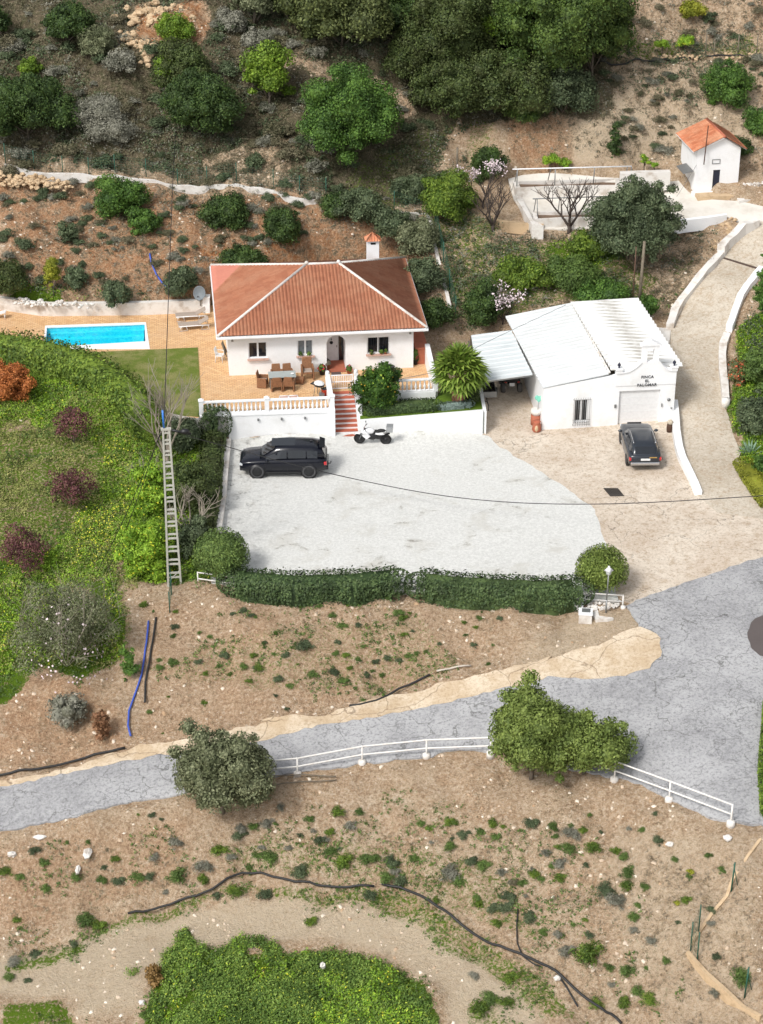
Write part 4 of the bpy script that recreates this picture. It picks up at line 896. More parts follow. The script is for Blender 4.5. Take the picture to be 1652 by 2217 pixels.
def text(body, size, loc, parent, mat, rx=PI/2):
    cu = bpy.data.curves.new('t', 'FONT'); cu.body = body; cu.size = size; cu.extrude = .012; cu.align_x = 'CENTER'; cu.space_character = 1.12; cu.offset = .004
    to = bpy.data.objects.new('t', cu); COL.objects.link(to); bpy.context.view_layer.update()
    me = bpy.data.meshes.new_from_object(to.evaluated_get(bpy.context.evaluated_depsgraph_get())); bpy.data.objects.remove(to); me.materials.clear(); me.materials.append(mat)
    o = linkm('lettering', me, parent, loc); o.rotation_euler = (rx, 0, 0); return o
LET = plain('iron_letters', srgb(70, 72, 76), .6)
text('FINCA', .235, (6.02, -.055, 3.06), ga, LET); text('EL', .235, (6.02, -.055, 2.81), ga, LET); text('PALOMAR', .235, (6.02, -.055, 2.56), ga, LET)
for x, z, s in ((4.24, 1.36, (.12, .06, .22)), (6.98, 1.3, (.07, .05, .2))):
    mb = MB(); mb.box((x, -.05, z), s); mb.build('wall_box', GREYM, ga, bevel=.01)
mb = MB(); mb.lathe([(.001, 0), (.1, .0), (.1, .04), (.001, .06)], (7.38, -.05, 1.62), 10, 'Y'); mb.build('wall_plaque', GREYM, ga)
mb = MB(); mb.ball((7.55, -.08, 1.1), .06); mb.build('wall_lamp', GREYM, ga)
# metal roofs
m, nd, lk, P = newmat('white_sheet_metal'); v = N(nd, 'ShaderNodeTexCoord').outputs['Object']
n1 = noise(nd, lk, v, .6, 5, .7); c = mixc(nd, lk, ramp(nd, lk, n1, .4, .7, 0, .6), srgb(226, 230, 231), srgb(210, 210, 206)); lk.new(c, P.inputs['Base Color']); P.inputs['Roughness'].default_value = .45; SHEET = m
SHEETB = dirty('bluish_sheet_metal', srgb(222, 228, 229), srgb(204, 212, 214), rough=.45, s1=.7, amt=.6, bmp=0)
def ribbed(name, a, b, c_, d_, nr, mat, parent, amp=.035, Mi=None, th=.05, shape='box'):
    """a-b front edge (left-right), d-c back edge; ribs run left-right, spaced front to back"""
    a, b, c_, d_ = [Vector(Mi@q) if Mi is not None else Vector(q) for q in (a, b, c_, d_)]
    ts = []; 
    for k in range(nr):
        if shape == 'box': ts += [(k/nr, 0), ((k+.62)/nr, 0), ((k+.7)/nr, 1), ((k+.92)/nr, 1)]
        else: ts += [((k+j/6)/nr, .5-.5*math.cos(j/6*2*PI)) for j in range(6)]
    ts.append((1, 0)); vs = []
    for t, w_ in ts:
        for s in (0, 1):
            p = (a.lerp(d_, t) if s == 0 else b.lerp(c_, t)); vs.append((p.x, p.y, p.z+w_*amp))
    n = len(ts); fs = [(2*i, 2*i+1, 2*i+3, 2*i+2) for i in range(n-1)]
    vs += [(x, y, z-th) for x, y, z in vs]; o = 2*n
    fs += [(o+2*i+2, o+2*i+3, o+2*i+1, o+2*i) for i in range(n-1)]+[(2*i, 2*i+2, o+2*i+2, o+2*i) for i in range(n-1)]+[(2*i+3, 2*i+1, o+2*i+1, o+2*i+3) for i in range(n-1)]+[(0, o, o+1, 1), (2*n-2, 2*n-1, o+2*n-1, o+2*n-2)]
    mb = MB(); mb.add(vs, fs); return mb.build(name, mat, parent)
zl, zr = 2.76+GZ, 3.40+GZ
r_a, r_b, r_c, r_d = PZ(1175, 839, zl), PZ(1318, 809, zr), PZ(1236, 656, zr), PZ(1094, 685, zl)
ribbed('left_roof', r_a, r_b, r_c, r_d, 23, SHEET, ga, .04, Mgi)
s_a, s_b, s_c, s_d = PZ(1322, 801, zr+.22), PZ(1478, 792, zr-.02), PZ(1380, 645, zr-.02), PZ(1234, 654, zr+.2)
m, nd, lk, P = newmat('striped_ribbed_sheet'); v = N(nd, 'ShaderNodeTexCoord').outputs['Object']; sx = N(nd, 'ShaderNodeSeparateXYZ'); lk.new(v, sx.inputs[0])   # greyer stripes along the troughs, broken up by noise
tp_ = (Mgi@s_a).y; pt_ = ((Mgi@s_d).y-tp_)/20; k = mathn(nd, lk, 'COSINE', mathn(nd, lk, 'MULTIPLY', mathn(nd, lk, 'SUBTRACT', sx.outputs[1], tp_), 2*PI/pt_))
n1 = noise(nd, lk, v, 1.2, 5, .7); k = mathn(nd, lk, 'MULTIPLY', ramp(nd, lk, k, .1, 1), ramp(nd, lk, n1, .3, .6, .35, 1))
lk.new(mixc(nd, lk, k, srgb(234, 234, 231), srgb(176, 172, 164)), P.inputs['Base Color']); P.inputs['Roughness'].default_value = .5
ribbed('right_roof', s_a, s_b, s_c, s_d, 20, m, ga, .13, Mgi, .03, 'sin')
mb = MB(); p, q = Mgi@r_b, Mgi@r_c; mb.tube([p+Vector((.05, 0, .07)), q+Vector((.05, 0, .07))], .07, 6); mb.build('flashing', WHITE2, ga)
mb = MB()
for k, f in enumerate((.12, .2, .31, .5, .62, .75, .86)):
    p = (Mgi@r_b).lerp(Mgi@r_c, f); mb = MB(); mb.box((p.x+.22, p.y, p.z+.17), (.34, .09, .1), rz=.05*k); mb.build('rib_gap', BLACK, ga)
# small white return wall behind the garage's right corner
wq = [PZ(*q, 1.9) for q in K('c7', (478, 1028), (590, 1032), (572, 1165), (520, 1120))]
mb = MB(); mb.prism([(p.x, p.y) for p in wq], .4, 1.9); tag(mb.build('wall_return', WHITE2, loc=(wq[0].x, wq[0].y, .6)), 'short white wall block between the garage roof and the climbing drive', 'wall')
# carport
cz1, cz2 = 2.5, 2.72
ca_, cb_, cc_, cd_ = PZ(1036, 826, cz1), PZ(1153, 810, cz2), PZ(1107, 715, cz2), PZ(1020, 726, cz1)
cpt = thing('carport', (ca_.x, ca_.y, .1), 'flat pale blue metal carport roof leaning on the left side of the garage', 'carport', rz=GRZ)
Mc = (Matrix.Translation(cpt.location)@Matrix.Rotation(GRZ, 4, 'Z')).inverted()
ribbed('roof', ca_, cb_, cc_, cd_, 11, SHEETB, cpt, .04, Mc)
for p in (ca_.lerp(cd_, .03), ca_.lerp(cd_, .97)):
    l = Mc@p; mb = MB(); mb.box((l.x+.1, l.y, l.z/2-.1), (.08, .08, l.z-.1)); mb.build('post', PLASTIC, cpt)
for p, q in ((ca_, cb_), (cd_, cc_)):
    l0, l1 = Mc@p, Mc@q; mb = MB(); mb.box(((l0.x+l1.x)/2, (l0.y+l1.y)/2+.1, (l0.z+l1.z)/2-.12), ((l1-l0).length-.1, .08, .1), ry=-math.asin((l1.z-l0.z)/(l1-l0).length), rz=math.atan2(l1.y-l0.y, l1.x-l0.x)); mb.build('beam', GREYM, cpt)
l0, l1 = Mc@cd_, Mc@cc_; mb = MB(); mb.box(((l0.x+l1.x)/2, (l0.y+l1.y)/2+.2, 1.1), ((l1-l0).length, .15, 2.3)); mb.build('back_wall', dirty('shed_wall', srgb(120, 112, 100), s1=2), cpt)
l0, l1 = Mc@ca_, Mc@cd_; mb = MB(); mb.box(((l0.x+l1.x)/2-.1, (l0.y+l1.y)/2+.6, 1.05), (.12, (l1-l0).length-1.4, 2.1), rz=math.atan2((l1-l0).y, (l1-l0).x)-PI/2); mb.build('side_panel', dirty('shed_wall_side', srgb(110, 104, 94), s1=2), cpt)
# ------------------------------------------------------------------ small white house up the drive
sp_ = PZ(*K('f2', (432, 1468)), 6.05)
sh = thing('small_house', (sp_.x, sp_.y, 6.05), 'small white tower-like outbuilding with an orange tiled gable roof at the top of the drive', 'outbuilding', rz=R(10))
SWD, SDP, SEH, SPK = 3.0, 3.3, 2.85, 3.62
w = MB()
panel(w, SWD, SEH, [(1.22, 1.72, 0, 1.42)], th=.2)
w.add([(0, 0, SEH), (SWD, 0, SEH), (SWD/2+.25, 0, SPK), (0, .2, SEH), (SWD, .2, SEH), (SWD/2+.25, .2, SPK)], [(0, 1, 2), (5, 4, 3), (1, 4, 5, 2), (2, 5, 3, 0)])
w.box((.1, SDP/2+.1, SEH/2-.3), (.2, SDP-.2, SEH+.6)); w.box((SWD-.1, SDP/2+.1, SEH/2-.1), (.2, SDP-.2, SEH+.2)); w.box((SWD/2, SDP-.0, SEH/2), (SWD-.4, .2, SEH))
w.quad((0, 0, 0), (0, 0, SEH), (0, .2, SEH), (0, .2, 0)); w.quad((SWD, 0, 0), (SWD, .2, 0), (SWD, .2, SEH), (SWD, 0, SEH))
w.box((.55, -.12, -.45), (1.5, .3, .95)); 
w.build('wall', WHITE, sh)
mb = MB(); mb.box((1.47, .12, .7), (.48, .05, 1.4)); mb.build('door', plain('navy_door', (.015, .02, .04, 1), .4), sh)
mb = MB()
for a, b in (((1.1, 2.15), (1.62, 2.15)), ((1.1, 1.87), (1.62, 1.87)), ((1.1, 1.87), (1.1, 2.15)), ((1.62, 1.87), (1.62, 2.15))): mb.box(((a[0]+b[0])/2, -.02, (a[1]+b[1])/2), (abs(a[0]-b[0])+.03, .04, abs(a[1]-b[1])+.03))
mb.build('plaque_frame', GREYM, sh)
xr = SWD/2+.25; L0, R0, y0_, y1_ = -.35, SWD+.35, -.28, SDP+.3
eL = SEH-.02; eR = SEH-.06
rb_ = MB(); rb_.add([(L0, y0_, eL-.03), (xr, y0_, SPK+.07), (xr, y1_, SPK+.07), (L0, y1_, eL-.03), (R0, y0_, eR-.03), (R0, y1_, eR-.03)], [(0, 1, 2, 3), (1, 4, 5, 2)]); roof = rb_.build('roof', WHITE, sh)
tileslope('roof_tiles', (L0, y1_, eL), (L0, y0_, eL), (xr, y1_, SPK+.12), (xr, y0_, SPK+.12), TILEO, roof, row=.3, amp=.06, spp=6)
tileslope('roof_tiles', (R0, y0_, eR), (R0, y1_, eR), (xr, y0_, SPK+.12), (xr, y1_, SPK+.12), TILEO, roof, row=.3, amp=.06, spp=6)
mb = MB(); mb.tube([(xr, y0_, SPK+.14), (xr, y1_, SPK+.14)], .09, 8); mb.build('ridge_cap', CLAY, roof)
mb = MB(); mb.tube([(.42, -.3, 1.95), (.52, -.3, 4.6)], .035, 6); mb.build('cable_mast', dirty('rusty_steel', srgb(96, 66, 54), amt=.6), sh)
mb = MB(); mb.box((-.5, .8, 1.35), (.7, 1.6, .05), ry=R(-12)); mb.build('side_canopy', GREYM, sh)
st0 = [PZ(*q, 6.03) for q in K('f2', (450, 1500), (560, 1460), (1060, 1455), (1150, 1530), (1130, 1545), (500, 1560))]
mb = MB(); mb.prism([(p.x, p.y) for p in (st0[0], st0[5], st0[4], st0[3], st0[2], st0[1])], 4.9, 6.03); tag(mb.build('stone_step', TAN, loc=(st0[0].x, st0[0].y, 5.9)), 'rough tan stone landing in front of the small house door', 'step')
p = [PZ(*q, 6.0) for q in K('f2', (1150, 1530), (1400, 1440), (1900, 1400), (1900, 1540), (1500, 1600), (1230, 1640))]
mb = MB(); mb.prism([(a.x, a.y) for a in p][::-1], 4.9, 6.0); tag(mb.build('stone_terrace', WHITE2, loc=(p[0].x, p[0].y, 5.6)), 'pale weathered ledge to the right of the small house', 'terrace')
def rubble(name, pts, n, r, mat, label, cat, zf=None, spread=.3, hz=.3, seed=1):
    rr = random.Random(seed); mb = MB(); P2 = [Vector(xy(p)) for p in pts]
    for k in range(n):
        f = rr.random()*(len(P2)-1); i = min(int(f), len(P2)-2); q = P2[i].lerp(P2[i+1], f-i); x, y = q.x+rr.uniform(-spread, spread), q.y+rr.uniform(-spread, spread); s = r*rr.uniform(.6, 1.3)
        z = (h(x, y) if zf is None else zf)+rr.random()*hz
        b = len(mb.v); mb.ball((x, y, z), (s, s*rr.uniform(.7, 1), s*.7), 6, 4)
        for j in range(b, len(mb.v)):
            v_ = mb.v[j]; mb.v[j] = tuple(c+rr.uniform(-1, 1)*s*.16 for c in v_)
    mb.sm = [False]*len(mb.sm); c = P2[0]; loosek = cat in ('rocks', 'stones', 'rubble', 'rock bank'); return tag(mb.build(name, mat, loc=(c.x, c.y, h(c.x, c.y))), label, None if loosek else cat, None, 'stuff' if loosek else None)
p = [PZ(*q, 6.25) for q in K('f2', (1250, 1400), (1900, 1340))]; rubble('dry_stone_wall', p, 70, .13, WHITE2, 'low pale dry stone wall right of the small house', 'stone wall', zf=6.15, spread=.12, hz=.35)
# ------------------------------------------------------------------ vehicles (front along +X)
TYRE = plain('tyre_rubber', (.02, .02, .02, 1), .8, spec=.2); CHROME = plain('chrome', srgb(200, 200, 202), .2, .9)
REDL = plain('red_lamp', (.5, .01, .015, 1), .15, coat=1); CLEARL = plain('clear_lamp', srgb(210, 214, 216), .1, coat=1)
SEATM = plain('dark_seat', (.015, .015, .015, 1), .8)
DUSTY = plain('dusty_tyre_grey', (.075, .075, .078, 1), .9, spec=.1)
def loft(secs, close=True):
    """secs: list of rings (equal length)"""
    k = len(secs[0]); vs = [p for s in secs for p in s]
    fs = [(i*k+j, i*k+(j+1) % k, (i+1)*k+(j+1) % k, (i+1)*k+j) for i in range(len(secs)-1) for j in range(k)]
    if close: fs += [tuple(range(k-1, -1, -1)), tuple(range((len(secs)-1)*k, len(secs)*k))]
    return vs, fs
def car(name, pt, rz, label, paint, rim, W=.97, S=None, G=None, wx=(-1.42, 1.45), wr=.38, rails=False, chrome=False, plate=None):
    t = thing(name, pt, label, 'car', rz=rz)
    secs = []
    for x, w, zb, zm, zt in S:
        half = [(w*.80, zb), (w*.97, zb+.08), (w, zm), (w*.985, zt-.07), (w*.93, zt), (w*.5, zt+.03)]
        secs.append([(x, y, z) for y, z in half]+[(x, -y, z) for y, z in half[::-1]])
    vs, fs = loft(secs); mb = MB(); mb.add(vs, fs, True); b = mb.build('body', paint, t, bevel=0)
    secs = []
    for x, wb, wt, zb, zt in G:
        half = [(wb, zb), (wt+.03, zt-.05), (wt-.06, zt), (wt*.5, zt+.02)]
        secs.append([(x, y, z) for y, z in half]+[(x, -y, z) for y, z in half[::-1]])
    vs, fs = loft(secs); mb = MB(); mb.add(vs, fs, True); cab = mb.build('cabin', paint, t)
    def gi(x):
        for g0, g1 in zip(G[:-1], G[1:]):
            if g0[0] <= x <= g1[0]:
                f = (x-g0[0])/(g1[0]-g0[0]); return [g0[i]+(g1[i]-g0[i])*f for i in range(5)]
    def spt(x, s, sy, o=.015):
        g = gi(x); y0, z0, y1, z1 = g[1], g[3], g[2]+.03, g[4]-.05; return (x, sy*(y0+(y1-y0)*s+o), z0+(z1-z0)*s)
    x0, x1 = G[0][0]+.42, G[-1][0]-.3
    cuts = [x0, x0+(x1-x0)*.22, x0+(x1-x0)*.58, x1]
    for sy in (-1, 1):
        for a, c in zip(cuts[:-1], cuts[1:]):
            xs = np.linspace(a+.035, c-.035, 6); mb = MB(); vs = [spt(x, .14, sy) for x in xs]+[spt(x, .86, sy) for x in xs[::-1]]
            mb.add(vs, [tuple(range(len(vs)))[::(1 if sy < 0 else -1)]]); mb.build('side_window', GLASS, t)
    # windscreen and rear window
    for (i, j, nm) in ((-1, -2, 'windscreen'), (0, 1, 'rear_window')):
        a, b_ = G[i], G[j]; mb = MB(); o = .02 if i else -.02
        za, zb_ = a[4], b_[4]; lo, hi = .12, .9
        P0 = [a[0]+(b_[0]-a[0])*lo+o, za+(zb_-za)*lo+.03]; P1 = [a[0]+(b_[0]-a[0])*hi+o, za+(zb_-za)*hi+.03]
        y0 = (a[2]+(b_[2]-a[2])*lo)*.9; y1 = (a[2]+(b_[2]-a[2])*hi)*.93
        mb.add([(P0[0], -y0, P0[1]), (P0[0], y0, P0[1]), (P1[0], y1, P1[1]), (P1[0], -y1, P1[1])], [(0, 1, 2, 3) if i else (3, 2, 1, 0)]); mb.build(nm, GLASS, t)
    first = None
    for x in wx:
        for sy in (-1, 1):
            if first is None:
                mb = MB(); mb.lathe([(wr*.66, -.115), (wr*.93, -.12), (wr, -.07), (wr, .07), (wr*.93, .12), (wr*.7, .115), (wr*.66, -.115)], (0, 0, 0), 24, 'Y', cap=False); wt = mb.build('wheel', DUSTY, t); first = wt
                mb = MB(); mb.lathe([(.001, -.06), (wr*.3, -.07), (wr*.55, -.05), (wr*.69, -.1), (wr*.69, .1), (wr*.55, .05), (wr*.3, .07), (.001, .06)], (0, 0, 0), 20, 'Y')
                for k in range(5): a = k*2*PI/5; mb.box((math.cos(a)*wr*.36, 0, math.sin(a)*wr*.36), (wr*.6, .17, .07), ry=-a)
                mb.build('rim', rim, wt); wt.location = (x, sy*(W-.1), wr)
            else:
                w2 = dup(first, (x, sy*(W-.1), wr), parent=t)
            mb = MB(); mb.lathe([(.001, -.01), (wr+.07, -.01), (wr+.07, .01), (.001, .01)], (x, sy*(W-.005), wr+.01), 24, 'Y'); mb.build('wheel_arch', BLACK, t)
    z1 = [s for s in S if abs(s[0]-cuts[-1]) < .7][0][4] if [s for s in S if abs(s[0]-cuts[-1]) < .7] else 1.0
    for sy in (-1, 1):
        mb = MB(); mb.ball((cuts[-1]-.1, sy*(W+.1), z1+.07), (.09, .13, .08), 8, 6); mb.build('mirror', paint, t)
        zt = S[1][4]; mb = MB(); mb.box((S[0][0]+.1, sy*(W-.17), zt-.2), (.16, .3, .2)); mb.build('tail_light', REDL, t, bevel=.03)
        mb = MB(); mb.box((S[-1][0]-.12, sy*(W-.27), S[-2][4]-.13), (.2, .34, .12), rz=-sy*.35); mb.build('headlight', CLEARL, t, bevel=.03)
        if rails: mb = MB(); zr_ = max(g[4] for g in G)+.06; mb.tube([(G[0][0]+.5, sy*.6, zr_-.04), (G[0][0]+.6, sy*.62, zr_+.01), (-.3, sy*.63, zr_+.02), (G[-3][0]-.1, sy*.62, zr_), (G[-3][0], sy*.6, zr_-.05)], .028, 6); mb.build('roof_rail', CHROME, t)
        for c in cuts[1:]:
            mb = MB(); mb.box((c-.3, sy*(W+.0), .92), (.15, .03, .03)); mb.build('door_handle', paint, t)
            mb = MB(); mb.box((c, sy*(W-.005), .68), (.014, .02, .62)); mb.build('door_seam', BLACK, t)
        mb = MB(); mb.box((0, sy*(W-.03), .36), (wx[1]-wx[0]-.95, .08, .1)); mb.build('sill', BLACK if not chrome else CHROME, t, bevel=.02)
    mb = MB(); mb.box((S[0][0]+.04, 0, .52), (.22, 1.62, .2)); mb.build('rear_bumper', CHROME if chrome else paint, t, bevel=.05)
    mb = MB(); mb.box((S[-1][0]-.1, 0, .45), (.2, 1.5, .16)); mb.build('front_bumper', BLACK, t, bevel=.05)
    mb = MB(); mb.box((S[-1][0]-.03, 0, .72), (.06, .8, .16)); mb.build('radiator_grille', BLACK, t)
    mb = MB(); mb.box((S[0][0]-.03, 0, .78), (.02, .52, .12)); mb.build('number_plate', PLASTIC, t)
    mb = MB(); mb.box((S[-1][0]+.01, 0, .5), (.02, .52, .11)); mb.build('number_plate', PLASTIC, t)
    return t
BPAINT = plain('black_car_paint', (.005, .006, .012, 1), .22, spec=.3, coat=.35); GPAINT = plain('dark_grey_car_paint', (.022, .027, .036, 1), .28, spec=.4, coat=.4)
MATR = plain('matt_black_rim', (.015, .015, .016, 1), .5)
pa, pb = PT(556.8, 1034.6), PT(671.8, 1034.6)
c = (pa+pb)/2; dd = (pa-pb); rz = math.atan2(dd.y, dd.x); nrm = Vector((dd.y, -dd.x, 0)).normalized(); nrm = nrm if nrm.y > 0 else -nrm
cc = c+nrm*.85
suvS = [(-2.42, .78, .62, .8, .98), (-2.36, .9, .42, .75, 1.08), (-1.9, .97, .34, .78, 1.14), (-1.0, .985, .3, .8, 1.13), (.3, .985, .3, .8, 1.1), (1.15, .975, .3, .78, 1.07), (1.9, .955, .32, .74, 1.0), (2.25, .88, .36, .68, .93), (2.42, .74, .42, .62, .82)]
suvG = [(-2.34, .8, .66, 1.06, 1.1), (-2.12, .87, .66, 1.08, 1.62), (-1.6, .89, .67, 1.1, 1.72), (-.4, .9, .69, 1.1, 1.76), (.35, .9, .67, 1.08, 1.72), (1.3, .84, .74, 1.02, 1.1)]
suv = car('off_road_car', (cc.x, cc.y, h(cc.x, cc.y)+.03), rz, 'glossy black off-road car parked side-on on the white gravel below the balustrade', BPAINT, MATR, .97, suvS, suvG, (-1.42, 1.45), .39)
mb = MB(); mb.add([(-2.3, -.6, 1.68), (-2.3, .6, 1.68), (-2.0, .66, 1.76), (-2.0, -.66, 1.76), (-2.3, -.6, 1.64), (-2.3, .6, 1.64)], [(0, 3, 2, 1), (0, 1, 5, 4)]); mb.build('spoiler', BPAINT, suv)
mb = MB(); mb.ball((-1.55, -.1, 1.78), (.1, .06, .04), 8, 5); mb.build('aerial_fin', BLACK, suv)
mb = MB(); mb.tube([(-2.45, .1, .48), (-2.6, .1, .48), (-2.62, .1, .56)], .025, 6); mb.ball((-2.62, .1, .58), .035); mb.build('tow_bar', BLACK, suv)
mb = MB(); mb.box((0, 0, 1.775), (1.3, .95, .012)); mb.build('glass_roof', GLASS, suv)
# estate car
rc_ = PT(*K('d3', (970, 366))); wx0 = rc_
wgS = [(-2.35, .76, .55, .72, .92), (-2.28, .86, .36, .68, .98), (-1.9, .92, .28, .7, 1.02), (-1.0, .94, .25, .72, 1.0), (.3, .94, .25, .72, .97), (1.0, .93, .25, .7, .95), (1.75, .9, .27, .64, .88), (2.15, .8, .3, .6, .78), (2.34, .6, .36, .55, .7)]
wgG = [(-2.26, .74, .62, .94, .98), (-1.86, .82, .6, .97, 1.38), (-1.3, .84, .62, .98, 1.45), (-.3, .85, .63, .97, 1.47), (.3, .84, .6, .96, 1.42), (1.15, .78, .68, .9, .95)]
hd = R(91.5); c = rc_+Vector((math.cos(hd), math.sin(hd), 0))*2.2
wag = car('estate_car', (c.x, c.y, h(c.x, c.y)+.03), hd, 'dark blue-grey estate car with silver roof rails facing the garage door', GPAINT, plain('silver_rim', srgb(170, 170, 172), .3, .8), .92, wgS, wgG, (-1.35, 1.4), .32, rails=True, chrome=True)
mb = MB(); mb.box((-2.38, -.42, .9), (.02, .42, .05)); mb.build('tailgate_badge', plain('gold_decal', srgb(190, 150, 80), .5), wag)
mb = MB(); mb.lathe([(.001, 0), (.1, 0), (.1, .01), (.001, .012)], (0, 0, 0), 10); o = mb.build('window_sticker', PLASTIC, wag); o.location = (-2.0, .42, 1.24); o.rotation_euler = (0, R(-50), 0)
# ------------------------------------------------------------------ motorbike
q0, q1 = PT(*K('d2', (883, 192))), PT(*K('d2', (1024, 190))); c = (q0+q1)/2; dd = q0-q1
mo = thing('motorbike', (c.x, c.y, h(c.x, c.y)+.03), 'white and black touring motorbike with silver top box at the foot of the garden wall', 'motorbike', rz=math.atan2(dd.y, dd.x))
mo.rotation_euler = (R(-8), 0, math.atan2(dd.y, dd.x))
WP = plain('white_fairing', srgb(238, 238, 240), .25, coat=1)
for x, nm in ((.76, 'wheel'), (-.74, 'wheel')):
    mb = MB(); mb.lathe([(.24, -.06), (.31, -.07), (.335, 0), (.31, .07), (.24, .06), (.24, -.06)], (x, 0, .335), 20, 'Y', cap=False); wv = mb.build(nm, TYRE, mo)
    mb = MB(); mb.lathe([(.05, -.08), (.06, -.02), (.23, -.015), (.245, -.05), (.245, .05), (.23, .015), (.06, .02), (.05, .08)], (x, 0, .335), 16, 'Y'); mb.build('rim', MATR, wv)
mb = MB(); mb.ball((.05, 0, .52), (.34, .16, .24), 10, 8); mb.box((-.32, 0, .5), (.5, .12, .16)); mb.tube([(-.1, -.02, .4), (-.74, -.09, .335)], .035, 6); mb.tube([(-.1, .02, .4), (-.74, .09, .335)], .035, 6); mb.build('engine', BLACK, mo)
mb = MB()
for y in (-.11, .11): mb.tube([(.76, y, .335), (.5, y, 1.0)], .028, 6)
mb.build('fork', GREYM, mo)
mb = MB(); mb.ball((.2, 0, .88), (.34, .19, .19), 12, 8); mb.ball((.42, 0, .82), (.26, .22, .2), 10, 8); mb.add([(.25, -.2, .78), (.6, -.16, .62), (.35, -.21, .42), (.12, -.2, .6), (.25, .2, .78), (.6, .16, .62), (.35, .21, .42), (.12, .2, .6)], [(0, 1, 2, 3), (7, 6, 5, 4), (0, 3, 7, 4), (1, 5, 6, 2), (0, 4, 5, 1), (2, 6, 7, 3)]); mb.build('fairing', WP, mo)
mb = MB(); mb.add([(.7+.02*math.cos(0), -.09, .66), (.7, .09, .66), (1.02, .07, .7), (1.02, -.07, .7), (1.08, -.05, .6), (1.08, .05, .6)], [(0, 1, 2, 3), (3, 2, 5, 4)]); mb.ball((.86, 0, .69), (.2, .09, .035), 8, 5); mb.build('front_mudguard', WP, mo)
mb = MB(); mb.ball((-.2, 0, .86), (.34, .14, .07), 10, 6); mb.ball((-.5, 0, .93), (.26, .13, .07), 10, 6); mb.build('seat', SEATM, mo)
mb = MB(); mb.ball((-.42, -.14, .76), (.3, .04, .07), 8, 5); mb.ball((-.42, .14, .76), (.3, .04, .07), 8, 5); mb.build('side_panel', WP, mo)
mb = MB(); mb.add([(.52, -.16, .98), (.52, .16, .98), (.36, .13, 1.36), (.36, -.13, 1.36)], [(0, 1, 2, 3)]); mb.build('windshield', GLASS, mo)
mb = MB(); mb.tube([(.34, -.4, 1.08), (.44, -.2, 1.06), (.48, 0, 1.04), (.44, .2, 1.06), (.34, .4, 1.08)], .018, 6); mb.build('handlebar', BLACK, mo)
for y in (-.34, .34): mb = MB(); mb.tube([(.38, y, 1.07), (.42, y*1.05, 1.22)], .008, 4); mb.ball((.42, y*1.08, 1.25), (.03, .08, .05), 8, 5); mb.build('mirror', BLACK, mo)
mb = MB(); mb.box((-.98, 0, 1.08), (.36, .42, .3)); mb.box((-.98, 0, 1.25), (.38, .44, .05)); mb.build('top_box', plain('silver_case', srgb(180, 182, 184), .35, .5), mo, bevel=.03)
mb = MB(); mb.tube([(-.6, -.1, .82), (-.98, -.1, .9)], .018, 5); mb.tube([(-.6, .1, .82), (-.98, .1, .9)], .018, 5); mb.box((-.95, 0, .91), (.36, .26, .02)); mb.build('rear_rack', BLACK, mo)
mb = MB(); mb.tube([(.0, -.1, .3), (.0, -.32, .0)], .016, 5); mb.build('side_stand', BLACK, mo)
mb = MB(); mb.tube([(-.1, -.16, .4), (-.55, -.2, .48), (-.95, -.2, .62)], .055, 8); mb.build('exhaust', BLACK, mo)
# ------------------------------------------------------------------ trailer and quad bike under the carport
def ptz(c_, q, z=None):
    u, v = K(c_, q); return PT(u, v) if z is None else PZ(u, v, z)
tp = ptz('e2', (395, 800), .45); tr = thing('trailer', (tp.x-.1, tp.y+.0, h(tp.x, tp.y+1)+.02), 'open grey metal trailer with dark load parked under the left edge of the carport', 'trailer', rz=R(4))
mb = MB(); L_, Wd = 2.1, 1.25
for d_ in (((0, .02, .62), (Wd, .04, .36)), ((0, L_, .62), (Wd, .04, .36)), ((-Wd/2+.02, L_/2, .62), (.04, L_-.05, .36)), ((Wd/2-.02, L_/2, .62), (.04, L_-.05, .36)), ((0, L_/2, .46), (Wd-.1, L_-.1, .04))): mb.box(*d_)
mb.build('tub', GREYM, tr)
mb = MB(); rr = random.Random(2)
for k in range(30): mb.ball((rr.uniform(-.5, .5), rr.uniform(.15, 1.9), .55+rr.random()*.08), (.16, .14, .1), 6, 4)
mb.build('load', dirty('dark_soil', (.02, .016, .013, 1), s1=3), tr)
for x in (-.7, .7):
    mb = MB(); mb.lathe([(.001, -.07), (.26, -.07), (.28, 0), (.26, .07), (.001, .07)], (0, 0, 0), 14, 'Z'); w_ = mb.build('wheel', TYRE, tr); w_.location = (x, 1.1, .28); w_.rotation_euler = (0, PI/2, 0)
mb = MB(); mb.tube([(0, 0, .42), (.02, -1.0, .38)], .03, 6); mb.tube([(.02, -1.0, .4), (.02, -1.05, .08)], .02, 6); mb.tube([(-.35, 0, .42), (.02, -.6, .4)], .02, 5); mb.build('drawbar', BLACK, tr)
tp = ptz('e2', (830, 585)); qd = thing('quad_bike', (tp.x, tp.y, h(tp.x, tp.y+.5)+.03), 'black quad bike seen from behind, under the carport, with a white number plate', 'quad bike', rz=R(4))
first = None
for x, y in ((-.5, .2), (.5, .2), (-.48, 1.45), (.48, 1.45)):
    if first is None:
        mb = MB(); mb.lathe([(.12, -.12), (.26, -.13), (.3, -.08), (.3, .08), (.26, .13), (.12, .12)], (0, 0, 0), 16, 'Z'); first = mb.build('wheel', plain('dusty_tyre', (.09, .085, .08, 1), .9), qd)
        mb = MB(); mb.lathe([(.001, -.08), (.13, -.1), (.13, .1), (.001, .08)], (0, 0, 0), 12, 'Z'); mb.build('rim', MATR, first); first.location = (x, y, .3); first.rotation_euler = (0, PI/2, 0)
    else: w_ = dup(first, (x, y, .3), parent=qd); w_.rotation_euler = (0, PI/2, 0)
